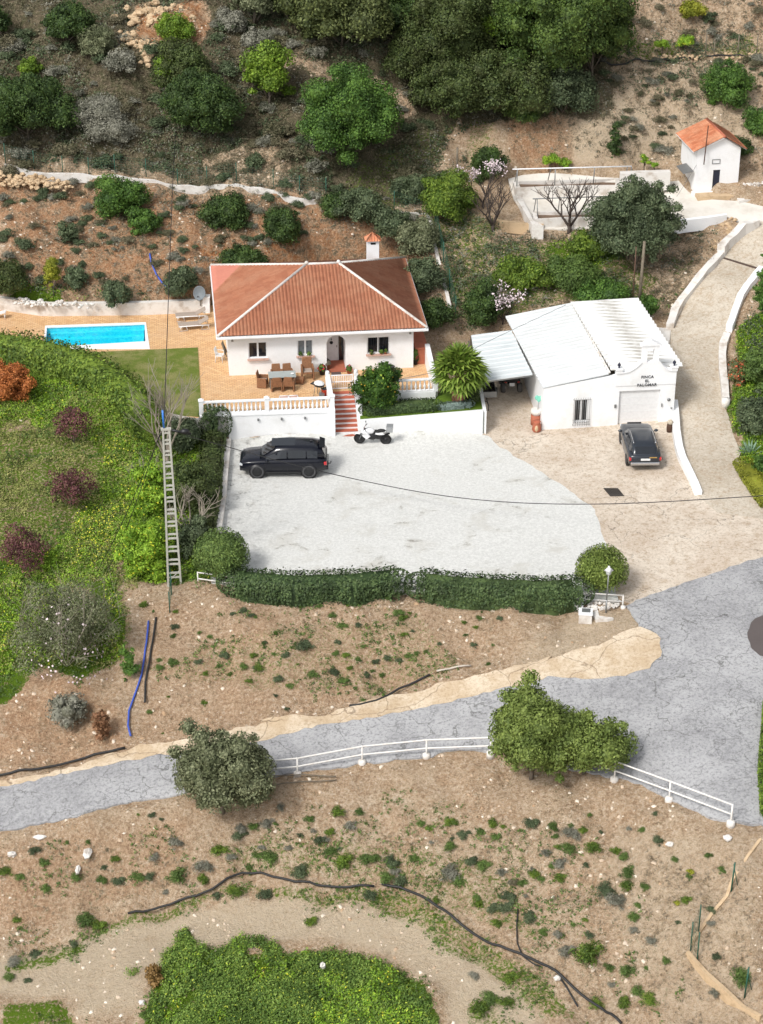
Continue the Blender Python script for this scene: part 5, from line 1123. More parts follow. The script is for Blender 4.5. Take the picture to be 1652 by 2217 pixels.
mb = MB(); mb.ball((0, .8, .62), (.3, .9, .22), 10, 6); mb.box((0, .25, .8), (1.0, .5, .05)); mb.box((0, 1.4, .82), (1.0, .55, .05)); mb.build('body', BLACK, qd, bevel=0)
mb = MB(); mb.ball((0, .7, .86), (.2, .5, .1), 8, 5); mb.build('seat', SEATM, qd)
mb = MB(); mb.box((0, .2, 1.02), (.9, .5, .45)); mb.build('luggage_box', BLACK, qd, bevel=.08)
mb = MB(); mb.tube([(-.38, 1.15, 1.08), (0, 1.25, 1.02), (.38, 1.15, 1.08)], .02, 6); mb.build('handlebar', BLACK, qd)
mb = MB(); mb.box((0, -.06, .62), (.3, .02, .2)); mb.build('number_plate', PLASTIC, qd)
for x in (-.38, .38): mb = MB(); mb.box((x, -.02, .76), (.12, .05, .06)); mb.build('tail_light', REDL, qd)
# items standing by the garage corner
tp = ptz('e2', (1285, 1265)); pm = thing('pottery_planter', tp, 'tall reddish pottery planter with a pale painted front at the left corner of the garage', 'planter')
mb = MB(); mb.lathe([(.001, 0), (.2, 0), (.27, .12), (.25, .4), (.2, .56), (.24, .64), (.2, .64)], (0, 0, 0), 14); mb.build('pot', CLAY, pm)
mb = MB(); mb.ball((-.02, -.2, .26), (.12, .08, .24), 8, 6); mb.build('painted_front', TAN, pm)
mb = MB(); mb.ball((0, 0, .64), (.2, .2, .05), 10, 5); mb.build('soil', BRICKR, pm)
tp = ptz('e2', (1270, 1150)); pm = thing('white_pot', (tp.x, tp.y+.1, tp.z), 'rounded white pot on a red drum just behind the tall pottery planter', 'pot')
mb = MB(); mb.lathe([(.001, 0), (.3, 0), (.3, .62), (.001, .62)], (0, 0, 0), 14); mb.build('drum', CLAY, pm)
mb = MB(); mb.lathe([(.001, .62), (.22, .62), (.32, .8), (.3, .98), (.24, 1.0), (.001, .94)], (0, 0, 0), 14); mb.build('bowl', WHITE2, pm)
mb = MB(); mb.tube([(.1, .0, .9), (.12, 0, 1.55)], .02, 6); mb.build('stem', GREYM, pm)
TEAL = plain('teal_paint', srgb(130, 208, 186), .5)
mb = MB(); mb.ball((.02, 0, 1.72), (.13, .04, .15), 8, 6); mb.ball((.22, 0, 1.7), (.13, .04, .15), 8, 6); mb.add([(-.08, -.04, 1.68), (.33, -.04, 1.68), (.12, -.04, 1.42), (-.08, .04, 1.68), (.33, .04, 1.68), (.12, .04, 1.42)], [(0, 2, 1), (3, 4, 5), (0, 1, 4, 3), (1, 2, 5, 4), (2, 0, 3, 5)]); mb.build('heart_ornament', TEAL, pm)
tp = PZ(*K('d3', (300, 85)), .1); o = None
tp = ptz('c6', (1513, 975)); br_ = thing('barrel_planter', tp, 'small dark barrel planter with pale dry plant at the right corner of the garage', 'planter')
mb = MB(); mb.lathe([(.001, 0), (.17, 0), (.2, .2), (.2, .35), (.18, .5), (.16, .5)], (0, 0, 0), 12); mb.build('barrel', dirty('dark_wood', srgb(84, 62, 50), s1=4), br_)
mb = MB(); mb.ball((0, 0, .62), (.18, .18, .16), 8, 6); mb.build('dry_plant', dirty('dry_plant_straw', srgb(200, 188, 168), s1=12, amt=.9, bmp=1), br_)
dr4 = [ptz('c6', q) for q in ((1110, 1322), (1198, 1320), (1238, 1368), (1152, 1370))]
c = sum(dr4, Vector((0, 0, 0)))/4
dg = thing('drain_grate', (c.x, c.y, h(c.x, c.y)+.035), 'dark square drain grate in the forecourt behind the estate car', 'drain grate')
mb = MB(); mb.prism([(p.x, p.y) for p in dr4][::-1], dg.location.z-.02, dg.location.z+.012); mb.build('frame', dirty('rusty_grate', srgb(78, 72, 66), s1=6, bmp=.5), dg, world=True)
mb = MB()
for k in range(9):
    f = (k+.5)/9; a, b = dr4[0].lerp(dr4[1], f), dr4[3].lerp(dr4[2], f); mb.tube([(a.x, a.y, dg.location.z+.02), (b.x, b.y, dg.location.z+.02)], .014, 4)
mb.build('bars', GREYM if 0 else BLACK, dg, world=True)
# ------------------------------------------------------------------ terrace furniture
WICK = dirty('brown_wicker', srgb(150, 108, 78), srgb(96, 64, 44), s1=12, s2=40, amt=.8, bmp=.6, obj=True); CUSH = dirty('taupe_cloth', srgb(172, 158, 146), rough=.9)
def TZ(c_, q): u, v = K(c_, q); return PZ(u, v, TERR)
def armchair(loc, rz, label):
    t = thing('wicker_armchair', loc, label, 'chair', rz=rz)      # faces -Y
    mb = MB(); mb.box((0, 0, .36), (.5, .5, .1)); mb.build('seat', WICK, t, bevel=.03)
    mb = MB(); mb.box((0, .27, .66), (.54, .07, .62), rx=R(-10), taper=.9); mb.build('backrest', WICK, t, bevel=.03)
    for x in (-.29, .29): mb = MB(); mb.box((x, 0, .34), (.07, .56, .62)); mb.build('arm_panel', WICK, t, bevel=.02)
    mb = MB(); mb.box((0, -.02, .43), (.46, .44, .06)); mb.build('cushion', CUSH, t, bevel=.03)
    return t
tb0 = TZ('e3', (405, 470)); tt = thing('dining_table', (tb0.x, tb0.y+.1, TERR), 'grey glass-topped dining table on the left part of the terrace', 'table', rz=RZ)
mb = MB(); mb.box((0, 0, .74), (1.6, .9, .025)); mb.build('table_top', plain('grey_glass_top', srgb(158, 168, 166), .15, coat=.5), tt, bevel=.005)
for x in (-.72, .72):
    for y in (-.38, .38): mb = MB(); mb.box((x, y, .365), (.05, .05, .73)); mb.build('leg', GREYM, tt)
mb = MB(); mb.box((0, 0, .7), (1.46, .78, .05)); mb.build('apron', GREYM, tt)
dp_ = MB(); dp_.lathe([(.001, 0), (.07, 0), (.11, .04), (.1, .04), (.001, .015)], (0, 0, 0), 12); v_ = tt.matrix_world; o = dp_.build('dish', PLASTIC); o.location = (tt.location.x+.6, tt.location.y+.03, TERR+.755); tag(o, 'small round white dish on the grey glass table', 'dish')
tl = tt.location
armchair((tl.x-1.15, tl.y-.08, TERR), R(82), 'brown wicker armchair at the left end of the dining table')
armchair((tl.x-.38, tl.y+.72, TERR), R(6), 'brown wicker armchair behind the dining table, the left of two against the wall')
armchair((tl.x+.3, tl.y+.78, TERR), R(14), 'brown wicker armchair behind the dining table, the right of two, turned a little')
armchair((tl.x-.3, tl.y-.62, TERR), R(186), 'brown wicker chair in front of the dining table with its back to the balustrade')
armchair((tl.x+.42, tl.y-.55, TERR), R(176), 'brown wicker chair tucked under the right front of the dining table')
ac = TZ('e3', (760, 380)); a_ = armchair((ac.x, ac.y+.2, TERR), R(8), 'high-backed brown wicker armchair standing apart, right of the dining table'); a_.scale = (1.15, 1.15, 1.3)
ft = TZ('e3', (650, 440)); t = thing('footstool', (ft.x, ft.y+.15, TERR), 'small brown wicker footstool in front of the high-backed armchair', 'stool', rz=R(-12))
mb = MB(); mb.box((0, 0, .22), (.5, .42, .3)); mb.build('seat', WICK, t, bevel=.03)
for x in (-.2, .2):
    for y in (-.16, .16): mb = MB(); mb.box((x, y, .035), (.04, .04, .07)); mb.build('leg', BLACK, t)
bq = TZ('e3', (960, 620)); t = thing('barbecue', (bq.x-.15, bq.y+.2, TERR), 'black trolley barbecue with pale lid beside the steps', 'barbecue', rz=R(-30))
mb = MB(); mb.ball((0, 0, .78), (.34, .26, .18), 10, 6); mb.build('lid', PLASTIC, t)
mb = MB(); mb.ball((0, 0, .72), (.36, .28, .16), 10, 6); mb.box((-.35, 0, .72), (.3, .35, .04)); mb.build('bowl', BLACK, t)
for x, y in ((-.25, -.2), (.25, -.2), (-.25, .2), (.25, .2)): mb = MB(); mb.tube([(x*.8, y*.8, .62), (x, y, 0)], .018, 6); mb.build('leg', GREYM, t)
t = thing('red_bin', (bq.x+.16, bq.y+.06, TERR), 'bright red tapered bin between the barbecue and the stair wall', 'bin', rz=R(-15))
mb = MB(); mb.lathe([(.001, 0), (.14, 0), (.2, .5), (.21, .52), (.17, .52), (.12, .06)], (0, 0, 0), 4); mb.build('bucket', plain('orange_red_plastic', srgb(214, 66, 30), .5), t)
mb = MB(); mb.lathe([(.2, .5), (.225, .5), (.225, .54), (.2, .54)], (0, 0, 0), 4); mb.build('rim', BLACK, t)
# grey box by the stair pillar
bx = TZ('e3', (960, 640)); mb = MB(); mb.box((bx.x, bx.y, TERR+.14), (.3, .4, .28), taper=.92); mb.box((bx.x, bx.y, TERR+.3), (.32, .42, .04)); tag(mb.build('storage_box', GREYM, loc=(bx.x, bx.y, TERR)), 'grey lidded box in front of the red bin, at the balustrade end', 'box')
# floor grilles and mat
fg = [TZ('e3', q) for q in ((365, 608), (620, 596), (632, 655), (372, 672))]; c = sum(fg, Vector((0, 0, 0)))/4
t = thing('floor_vents', c, 'pair of white framed floor grilles in the paving behind the balustrade', 'floor grille')
for s0, s1 in ((0, .48), (.52, 1)):
    p = [fg[0].lerp(fg[1], s0), fg[0].lerp(fg[1], s1), fg[3].lerp(fg[2], s1), fg[3].lerp(fg[2], s0)]; mb = MB()
    for a, b in zip(p, p[1:]+p[:1]): mb.tube([(a.x, a.y, TERR+.02), (b.x, b.y, TERR+.02)], .028, 4)
    f = mb.build('frame', WHITE, t, world=True); mb = MB(); mb.prism([(k.x, k.y) for k in p][::-1], TERR+.004, TERR+.015); mb.build('panel', SILL, t, world=True)
mq = [TZ('e3', q) for q in ((1088, 268), (1228, 265), (1235, 305), (1098, 310))]; c = sum(mq, Vector((0, 0, 0)))/4
mb = MB(); mb.prism([(k.x, k.y) for k in mq][::-1], TERR+.004, TERR+.022); o = mb.build('doormat', dirty('grey_coir', srgb(96, 84, 80), s1=9, bmp=1), loc=tuple(c), bevel=.004); tag(o, 'dark grey doormat on the paving in front of the arched door', 'mat')
def potplant(pt, rad, hh, pm, fm, fl, label, name='flower_pot', n=50, seed=0, fh=.25):
    t = thing(name, pt, label, 'flower pot'); mb = MB(); mb.lathe([(.001, 0), (rad*.7, 0), (rad, hh*.9), (rad*1.08, hh*.9), (rad*1.08, hh), (rad*.85, hh)], (0, 0, 0), 12); mb.build('pot', pm, t)
    for nm, mt, cnt, s in (('foliage', fm, n, .07), ('blossom', fl, n//3, .05)):
        if mt is None: continue
        r_ = np.random.RandomState(seed+(7 if nm == 'blossom' else 0)); d = r_.randn(cnt, 3); d /= np.linalg.norm(d, axis=1)[:, None]; d[:, 2] = abs(d[:, 2])
        p = d*np.array([rad*1.2, rad*1.2, fh])*(1 if nm == 'foliage' else 1.08)+[0, 0, hh]; quads(nm, p, d, s*(1+r_.rand(cnt)), mt, t, seed)
    return t
def quads(name, p, d, s, mat, parent=None, seed=0, asp=.6, loc=None):
    r_ = np.random.RandomState(seed); n_ = d+r_.randn(*d.shape)*.5; n_ /= np.linalg.norm(n_, axis=1)[:, None]
    t_ = np.cross(n_, r_.randn(*d.shape)); t_ /= np.linalg.norm(t_, axis=1)[:, None]+1e-9; b_ = np.cross(n_, t_)
    s = np.asarray(s).reshape(-1, 1); a = t_*s; b = b_*s*asp
    V = np.stack([p-a, p+b, p+a, p-b], 1).reshape(-1, 3); Q = np.arange(len(V)).reshape(-1, 4)
    return linkm(name, mk(name, V, Q, mat), parent, loc)
FOL = leafmat('pot_foliage', srgb(58, 84, 34), srgb(96, 122, 50)); REDF = plain('red_petals', srgb(200, 30, 50), .6); PINKF = plain('pink_petals', srgb(236, 110, 130), .6); DARKPOT = plain('black_pot', (.02, .02, .022, 1), .5)
potplant(TZ('e3', (965, 300)), .2, .36, DARKPOT, FOL, REDF, 'black pot of red flowers left of the arched door', seed=1)
potplant(TZ('e3', (1345, 285)), .16, .28, CLAY, FOL, PINKF, 'pot of pink flowers right of the gate, beside the round green tree', seed=2)
potplant(TZ('e3', (1035, 235)), .2, .42, WICK, leafmat('grey_dry', srgb(90, 84, 76), srgb(130, 122, 108)), None, 'tall wicker pot of grey foliage in the arched doorway', seed=3)
potplant(TZ('c5', (1250, 850)), .25, .42, DARKPOT, None, None, 'black round pot against the villa wall, behind the round green tree')
potplant(TZ('c5', (1290, 865)), .28, .4, DARKPOT, None, None, 'larger black tub right of the round green tree, under the right-hand villa window')
potplant(TZ('c5', (1462, 810)), .16, .3, DARKPOT, FOL, None, 'dark potted shrub at the right corner of the villa', seed=5, n=90, fh=.7)
for lx, c_, lab in ((8.45, CLAY, 'terracotta pot at the left end of the right-hand villa window sill'), (9.05, CLAY, 'terracotta pot near the middle of the right-hand villa window sill'), (9.3, CLAY, 'terracotta pot at the right end of the right-hand villa window sill'), (4.25, WHITE, 'little grey pot at the left of the curtained villa window sill'), (4.75, WHITE, 'little grey pot at the right of the curtained villa window sill')):
    potplant(Mv@Vector((lx, -.1, 1.05 if lx < 6 else .98)), .09, .15, c_, FOL, None, lab, name='sill_pot', n=16, seed=int(lx*9), fh=.16)
# plastic chair left of the villa
ch_ = TZ('c5', (140, 795)); t = thing('plastic_chair', (ch_.x, ch_.y+.1, TERR), 'white plastic garden chair at the left corner of the villa', 'chair', rz=R(80))
mb = MB(); mb.box((0, 0, .43), (.46, .44, .035)); mb.build('seat', PLASTIC, t, bevel=.01)
mb = MB(); mb.box((0, .24, .68), (.46, .03, .46), rx=R(-12)); mb.build('backrest', PLASTIC, t, bevel=.01)
for x in (-.2, .2):
    for y in (-.19, .2): mb = MB(); mb.tube([(x, y, .42), (x*1.15, y*1.15, 0)], .02, 6); mb.build('leg', PLASTIC, t)
    mb = MB(); mb.tube([(x*1.15, -.2, .42), (x*1.2, -.2, .64), (x*1.2, .22, .66)], .02, 6); mb.build('armrest', PLASTIC, t)
t2 = thing('folded_chair', (ch_.x+.3, ch_.y+.95, TERR), 'dark folded chair leaning on the left villa wall behind the white chair', 'chair', rz=R(85))
mb = MB(); mb.box((0, .1, .5), (.45, .03, .8), rx=R(-15)); mb.build('backrest', WOODP, t2)
for x in (-.2, .2): mb = MB(); mb.tube([(x, .2, .9), (x, -.1, 0)], .02, 6); mb.build('leg', WOODP, t2)
# sun loungers
def lounger(loc, rz, label):
    t = thing('sun_lounger', loc, label, 'sun lounger', 'sun loungers beside the pool', rz)
    mb = MB()
    for y in (-.3, .3): mb.tube([(-.95, y, .3), (.3, y, .3), (.95, y, .28)], .035, 6)
    mb.build('frame', PLASTIC, t)
    for x0, x1 in ((-.8, -.5), (.55, .85)):
        for y in (-.3, .3): mb = MB(); mb.tube([(x0, y, .28), (x0+(-.12 if x0 < 0 else -.15), y, 0), (x1+(.1 if x0 > 0 else .12), y, 0), (x1, y, .28)], .03, 6, caps=True); mb.build('leg', PLASTIC, t)
    mb = MB(); mb.box((-.32, 0, .35), (1.3, .58, .05)); mb.build('seat', CUSH, t, bevel=.02)
    mb = MB(); mb.box((.6, 0, .5), (.75, .58, .05), ry=R(-28)); mb.build('backrest', CUSH, t, bevel=.02)
    return t
lp = TZ('c4', (1480, 985)); lounger((lp.x-.05, lp.y+.05, TERR), R(11), 'taupe and white sun lounger nearer the pool edge, with its back raised')
lp = TZ('c4', (1460, 935)); lounger((lp.x-.1, lp.y+.5, TERR), R(9), 'taupe and white sun lounger farther from the viewer, close to the white pool wall')
# towel
mb = MB(); mb.box((lp.x+.05, lp.y-.0, TERR+.39), (.7, .2, .02), rz=R(14)); tag(mb.build('towel', PLASTIC, loc=(lp.x, lp.y, TERR)), 'folded white towel lying across the sun loungers', 'towel') if 0 else None
sk = TZ('c4', (303, 1052)); mb = MB(); mb.lathe([(.001, 0), (.16, 0), (.17, .02), (.12, .035), (.001, .035)], (sk.x, sk.y, TERR+.005), 14); tag(mb.build('skimmer_lid', PLASTIC, loc=tuple(sk)), 'round white skimmer lid in the paving left of the pool', 'lid')
b0 = TZ('c4', (10, 905)); mb = MB(); mb.box((b0.x-.1, b0.y, TERR+.35), (.9, .45, .05), ry=R(-14)); 
for x in (-.45, .25): mb.tube([(b0.x+x, b0.y-.15, TERR+.3), (b0.x+x, b0.y-.15, TERR)], .025, 6); mb.tube([(b0.x+x, b0.y+.15, TERR+.3), (b0.x+x, b0.y+.15, TERR)], .025, 6)
tag(mb.build('low_table', PLASTIC, loc=tuple(b0)), 'white low table at the left edge of the pool terrace', 'table')
for q, lab in (((70, 1080), 'thin dark stake at the hedge, left of the pool'), ((178, 1092), 'thin pale stake with white top beside the pool corner'), ((410, 1160), 'short dark stake in the hedge just below the pool')):
    p = TZ('c4', q); mb = MB(); mb.tube([tuple(p), (p.x, p.y, TERR+.75)], .02, 6); mb.box((p.x, p.y, TERR+.77), (.06, .06, .03)); tag(mb.build('stake', WOODP, loc=tuple(p)), lab, 'stake')
# satellite dish
p = PZ(*K('c4', (1520, 770)), TERR+.9); t = thing('satellite_dish', (p.x, p.y, TERR+.8), 'grey satellite dish on a short pole behind the pillar left of the villa', 'satellite dish', rz=R(-10))
mb = MB(); mb.tube([(0, .1, -.3), (0, .1, .45)], .03, 6); mb.build('pole', GREYM, t)
mb = MB(); mb.lathe([(.001, .12), (.2, .09), (.36, .0), (.4, -.04), (.4, -.06), (.36, -.03), (.2, .06), (.001, .09)], (0, 0, 0), 20, 'Y', 1.15); o = mb.build('dish', plain('dish_grey', srgb(120, 128, 134), .6), t); o.location = (0, 0, .6); o.rotation_euler = (R(-20), 0, 0)
mb = MB(); mb.tube([(0, .05, .3), (0, -.4, .5)], .012, 5); mb.ball((0, -.42, .52), .05); mb.build('receiver_arm', BLACK, t)
# ------------------------------------------------------------------ vegetation
def unit(r, n):
    d = r.randn(n, 3); return d/np.linalg.norm(d, axis=1)[:, None]
_ico = None
def core_ball(c, rad, r):
    seg, ring = 8, 5; a = -PI/2+PI*np.arange(ring+1)/ring; b = 2*PI*np.arange(seg)/seg
    V = np.array([(math.cos(x)*math.cos(y), math.cos(x)*math.sin(y), math.sin(x)) for x in a for y in b])*(1+r.uniform(-.12, .12, ((ring+1)*seg, 1)))*rad+c
    Q = np.array([(i*seg+k, i*seg+(k+1) % seg, (i+1)*seg+(k+1) % seg, (i+1)*seg+k) for i in range(ring) for k in range(seg)])
    return V, Q
def foliage(name, blobs, s, mat, parent=None, seed=0, dens=1., asp=.55, loc=None, core=.66, low=-.45, tri=False, up=0.):
    """blobs: (cx,cy,cz,rx,ry,rz); leaves spread through the outer part of each blob, over a rough core"""
    s = s*.76; r = np.random.RandomState(seed); Vs = []; Qs = []; off = 0
    for b in blobs:
        c, rad = np.array(b[:3]), np.array(b[3:])
        area = 4*PI*((rad[0]*rad[1])**1.6/3+(rad[0]*rad[2])**1.6/3+(rad[1]*rad[2])**1.6/3)**(1/1.6)
        n = int(area/(s*s*asp*2)*dens*.9); d = unit(r, n); d = d[d[:, 2] > low]; n = len(d)
        k = 1.16-.5*r.rand(n)**1.3; p = c+d*rad*k[:, None]
        nn = d+r.randn(n, 3)*.55; nn[:, 2] += up; nn /= np.linalg.norm(nn, axis=1)[:, None]
        t = np.cross(nn, r.randn(n, 3)); t /= np.linalg.norm(t, axis=1)[:, None]; bb = np.cross(nn, t)
        z = (s*(.55+.9*r.rand(n)))[:, None]; V = np.stack([p-t*z, p+bb*z*asp, p+t*z, p-bb*z*asp], 1).reshape(-1, 3)
        Vs.append(V); Qs.append(np.arange(len(V)).reshape(-1, 4)+off); off += len(V)
        if core: V, Q = core_ball(c, rad*core, r); Vs.append(V); Qs.append(Q+off); off += len(V)
    return linkm(name, mk(name, np.concatenate(Vs), np.concatenate(Qs), mat), parent, loc)
def crown_blobs(W, Hc, z0, n, seed, shape='round', br=.36):
    r = np.random.RandomState(seed); B = []; ph0, ph1 = r.rand(2)*6
    for i in range(n+int(n*1.1)):
        big = i < n; m_ = n if big else int(n*1.1); f = ((i if big else i-n)+.5)/m_; a = i*2.39996+r.rand()*.9; ph = math.acos(1-1.8*f)
        lobe = 1+.17*math.sin(2*a+ph0)+.13*math.sin(3*a+ph1)
        k = (.5+.3*r.rand())*lobe if big else (.74+.26*r.rand())*lobe
        x, y, z = math.sin(ph)*math.cos(a)*W/2*k, math.sin(ph)*math.sin(a)*W/2*k, math.cos(ph)*Hc/2*(k if big else k*1.04)
        if shape == 'cone': q = (z/(Hc/2)+1)/2; x *= 1.2-q; y *= 1.2-q
        q = br*W/2*((.75+.6*r.rand()) if big else (.28+.42*r.rand()))*1.2
        B.append((x, y, z0+Hc/2+z, q, q*(.8+.4*r.rand()), min(q*(.7+.35*r.rand()), Hc*.45)))
    B.append((0, 0, z0+Hc/2, W*.27, W*.27, Hc*.32))
    return B
def branch(mb, p, d, L, r, depth, rr, spread=.6, lift=.15, kids=3, tips=None, seg=5):
    pts = [p]; q = Vector(p); dd = Vector(d).normalized()
    for k in range(3):
        dd = (dd+Vector((rr.uniform(-1, 1), rr.uniform(-1, 1), rr.uniform(-.5, 1)))*.14).normalized(); q = q+dd*L/3; pts.append(q.copy())
    mb.tube(pts, r, seg, r*.6, caps=False)
    if depth <= 0:
        if tips is not None: tips.append(q)
        return
    for k in range(kids):
        s = Vector((rr.uniform(-1, 1), rr.uniform(-1, 1), rr.uniform(-.4, .8)+lift)).normalized(); nd_ = (dd*(1-spread)+s*spread).normalized()
        b = pts[-1] if k < 2 else pts[-2]
        branch(mb, b, nd_, L*rr.uniform(.6, .85), r*.58, depth-1, rr, spread, lift, kids, tips, 4)
# leaf colours
OAK = leafmat('holm_oak_leaves', srgb(48, 64, 32), srgb(94, 108, 58), patch=srgb(66, 70, 38))
PINE = leafmat('pine_needles', srgb(52, 76, 32), srgb(104, 126, 58), patch=srgb(42, 58, 28))
PINEB = leafmat('bright_pine_needles', srgb(84, 118, 28), srgb(138, 164, 58), patch=srgb(62, 84, 28))
PINEO = leafmat('olive_pine_needles', srgb(66, 78, 42), srgb(116, 124, 72), patch=srgb(46, 56, 32))
CAROB = leafmat('carob_leaves', srgb(52, 84, 32), srgb(106, 140, 60), patch=srgb(38, 62, 28))
DARKG = leafmat('dark_evergreen_leaves', srgb(44, 68, 32), srgb(86, 108, 52), patch=srgb(36, 50, 28))
OLIVE = leafmat('olive_leaves', srgb(92, 100, 70), srgb(142, 146, 112), patch=srgb(66, 74, 46))
HOLM = leafmat('grey_green_oak_leaves', srgb(66, 82, 56), srgb(112, 124, 90), patch=srgb(48, 60, 40))
CAR2 = leafmat('bright_carob_leaves', srgb(94, 112, 50), srgb(142, 158, 82), patch=srgb(66, 84, 36))
HEDGE = leafmat('clipped_hedge_leaves', srgb(52, 74, 42), srgb(100, 120, 72), patch=srgb(34, 48, 26))
BALL = leafmat('round_shrub_leaves', srgb(70, 94, 44), srgb(124, 146, 76), patch=srgb(54, 74, 36))
BALL2 = leafmat('lime_green_leaves', srgb(86, 106, 40), srgb(140, 156, 78), patch=srgb(66, 80, 36))
IVY = leafmat('ivy_leaves', srgb(62, 92, 30), srgb(132, 154, 58), patch=srgb(46, 66, 26))
LIME = leafmat('yellow_green_leaves', srgb(104, 146, 34), srgb(162, 194, 66), patch=srgb(74, 110, 30), c=srgb(204, 204, 60), cfrac=.04)
CITR = leafmat('orange_tree_leaves', srgb(32, 64, 20), srgb(84, 118, 40), patch=srgb(24, 44, 16), c=srgb(150, 170, 60), cfrac=.02)
BROWN = leafmat('orange_brown_leaves', srgb(150, 84, 40), srgb(206, 130, 74), patch=srgb(118, 66, 34))
PLUM = leafmat('purple_plum_leaves', srgb(84, 48, 50), srgb(136, 92, 90), patch=srgb(62, 36, 40))
SAGE = leafmat('grey_sage_leaves', srgb(112, 112, 96), srgb(160, 158, 144), patch=srgb(88, 90, 74))
SCRUB = leafmat('dry_scrub_leaves', srgb(84, 82, 60), srgb(136, 128, 104), patch=srgb(70, 74, 46))
CONI = leafmat('gold_conifer_leaves', srgb(120, 128, 30), srgb(174, 172, 62), patch=srgb(84, 98, 30))
WEED = leafmat('weed_leaves', srgb(68, 94, 42), srgb(118, 142, 72), patch=srgb(56, 74, 36))
THICK = leafmat('thicket_leaves', srgb(76, 108, 40), srgb(134, 158, 72), patch=srgb(56, 82, 32), c=srgb(176, 190, 70), cfrac=.03)
BARK = dirty('grey_bark', srgb(120, 110, 98), srgb(72, 64, 54), s1=4, amt=.8); DBARK = dirty('dark_bark', srgb(78, 68, 62), srgb(46, 40, 38), s1=4, amt=.8)
PBARK = dirty('pale_twigs', srgb(158, 148, 134), srgb(120, 110, 98), s1=4)
PETAL = plain('blossom_petals', srgb(240, 222, 226), .8)
def place(u, vt, vb, w, base=None):
    """ground point, width and height of a crown seen between rows vt and vb"""
    p = PT(u, base or vb); sc = scale_at(p); W = w/sc; vbase = base or (vb-.36*W*.5*sc); p = PT(u, vbase); sc = scale_at(p); W = w/sc
    el = math.atan2(CAM_Z-p.z, p.y); Ht = (vbase-vt)/sc/math.cos(el)-.22*W*math.sin(el)
    return p, W, max(Ht, W*.3)
def tree(name, u, vt, vb, w, mat, label, cat='tree', n=14, s=.1, seed=0, shape='round', clear=.04, trunk=.12, dens=1., br=.36, asp=.55, group=None, bark=None, base=None, core=.66):
    p, W, Ht = place(u, vt, vb, w, base); t = thing(name, p, label, cat, group, rz=seed)
    z0 = Ht*clear; B = crown_blobs(W, Ht-z0, z0, n, seed, shape, br)
    foliage('crown', B, s, mat, t, seed, dens, asp, core=core)
    mb = MB(); rr = random.Random(seed); mb.tube([(0, 0, -.3), (rr.uniform(-.1, .1), 0, z0*.6), (0, rr.uniform(-.1, .1), z0+Ht*.3)], trunk, 8, trunk*.6)
    for k in range(4): a = k*1.6+seed; mb.tube([(0, 0, z0*.7), (math.cos(a)*W*.2, math.sin(a)*W*.2, z0+Ht*.25)], trunk*.5, 6, trunk*.25)
    mb.build('trunk', bark or BARK, t); return t
def bush(name, u, vt, vb, w, mat, label, cat='bush', n=9, s=.09, seed=0, dens=1., asp=.55, group=None, br=.42):
    p, W, Ht = place(u, vt, vb, w); B = crown_blobs(W, Ht*1.15, -Ht*.15, n, seed, 'round', br)
    o = foliage(name, B, s, mat, None, seed, dens, asp, loc=p); return tag(o, label, cat, group)
# --- upper wood
tree('pine_tree', 742, -90, 148, 235, PINEO, 'broad olive-green pine at the top edge, left of the dark tree gap', n=20, s=.13, seed=11, br=.3)
tree('pine_tree', 640, -70, 85, 140, PINEO, 'dull olive pine at the top edge between the bare grey shrub and the broad pine', n=12, s=.12, seed=12)
tree('pine_tree', 893, -110, 150, 150, DARKG, 'dark shaded pine at the top edge between the olive pine and the oaks', n=14, s=.12, seed=13)
tree('oak_tree', 985, -80, 215, 215, OAK, 'tall olive-dark oak at the top edge, in the middle of the wood', n=20, s=.11, seed=14, br=.3)
tree('oak_tree', 985, 95, 300, 190, OAK, 'lower olive-dark oak spilling down towards the grey post', n=16, s=.11, seed=15, br=.32)
tree('oak_tree', 1110, 95, 290, 190, OAK, 'rounded oak at the cliff edge below the big bright pine', n=16, s=.11, seed=16, br=.32)
tree('pine_tree', 1200, -125, 240, 290, PINE, 'largest pine of the wood, bright green, overhanging the yellow cliff', n=28, s=.13, seed=17, br=.27)
tree('pine_tree', 1280, -60, 190, 150, PINE, 'right-hand shoulder of the wood, a green pine above the bare slope', n=14, s=.12, seed=21, br=.3)
tree('pine_tree', 1065, -100, 140, 150, PINEB, 'yellow-green pine at the top edge between the oak and the largest pine', n=14, s=.12, seed=18, br=.3)
tree('oak_tree', 1215, 130, 275, 130, HOLM, 'grey-green oak on the cliff edge under the largest pine', n=12, s=.1, seed=19)
bush('bush', 1130, 205, 268, 100, PINE, 'low bright green bush hanging over the cliff under the oaks', seed=20)
tree('oak_tree', 900, 60, 200, 130, OAK, 'dull dark oak filling the shaded gap left of the middle oaks', n=14, s=.1, seed=121)
tree('olive_tree', 553, -60, 70, 95, OLIVE, 'pale grey-green tree at the top edge above the bare grey shrub', n=10, s=.11, seed=22)
bush('bush', 500, 20, 75, 60, SAGE, 'grey shrub at the top right of the orange rock outcrop', seed=23)
tree('pine_tree', 583, 90, 238, 112, PINEB, 'bright yellow-green pine standing alone left of the big round carob', n=12, s=.11, seed=24, shape='cone', br=.36)
tree('carob_tree', 757, 152, 388, 226, CAROB, 'big round green carob tree in the centre of the hillside', n=30, s=.1, seed=25, br=.26, clear=.05)
bush('bush', 376, 32, 98, 68, PINEB, 'small round bright green bush beside the orange rock outcrop', seed=26)
bush('bush', 400, 95, 205, 100, OAK, 'ivy-dark bush below the round bright bush on the upper hillside', seed=27, n=12)
bush('bush', 365, 118, 190, 50, PINEB, 'yellow-green bush on the left flank of the ivy-dark bush', seed=28)
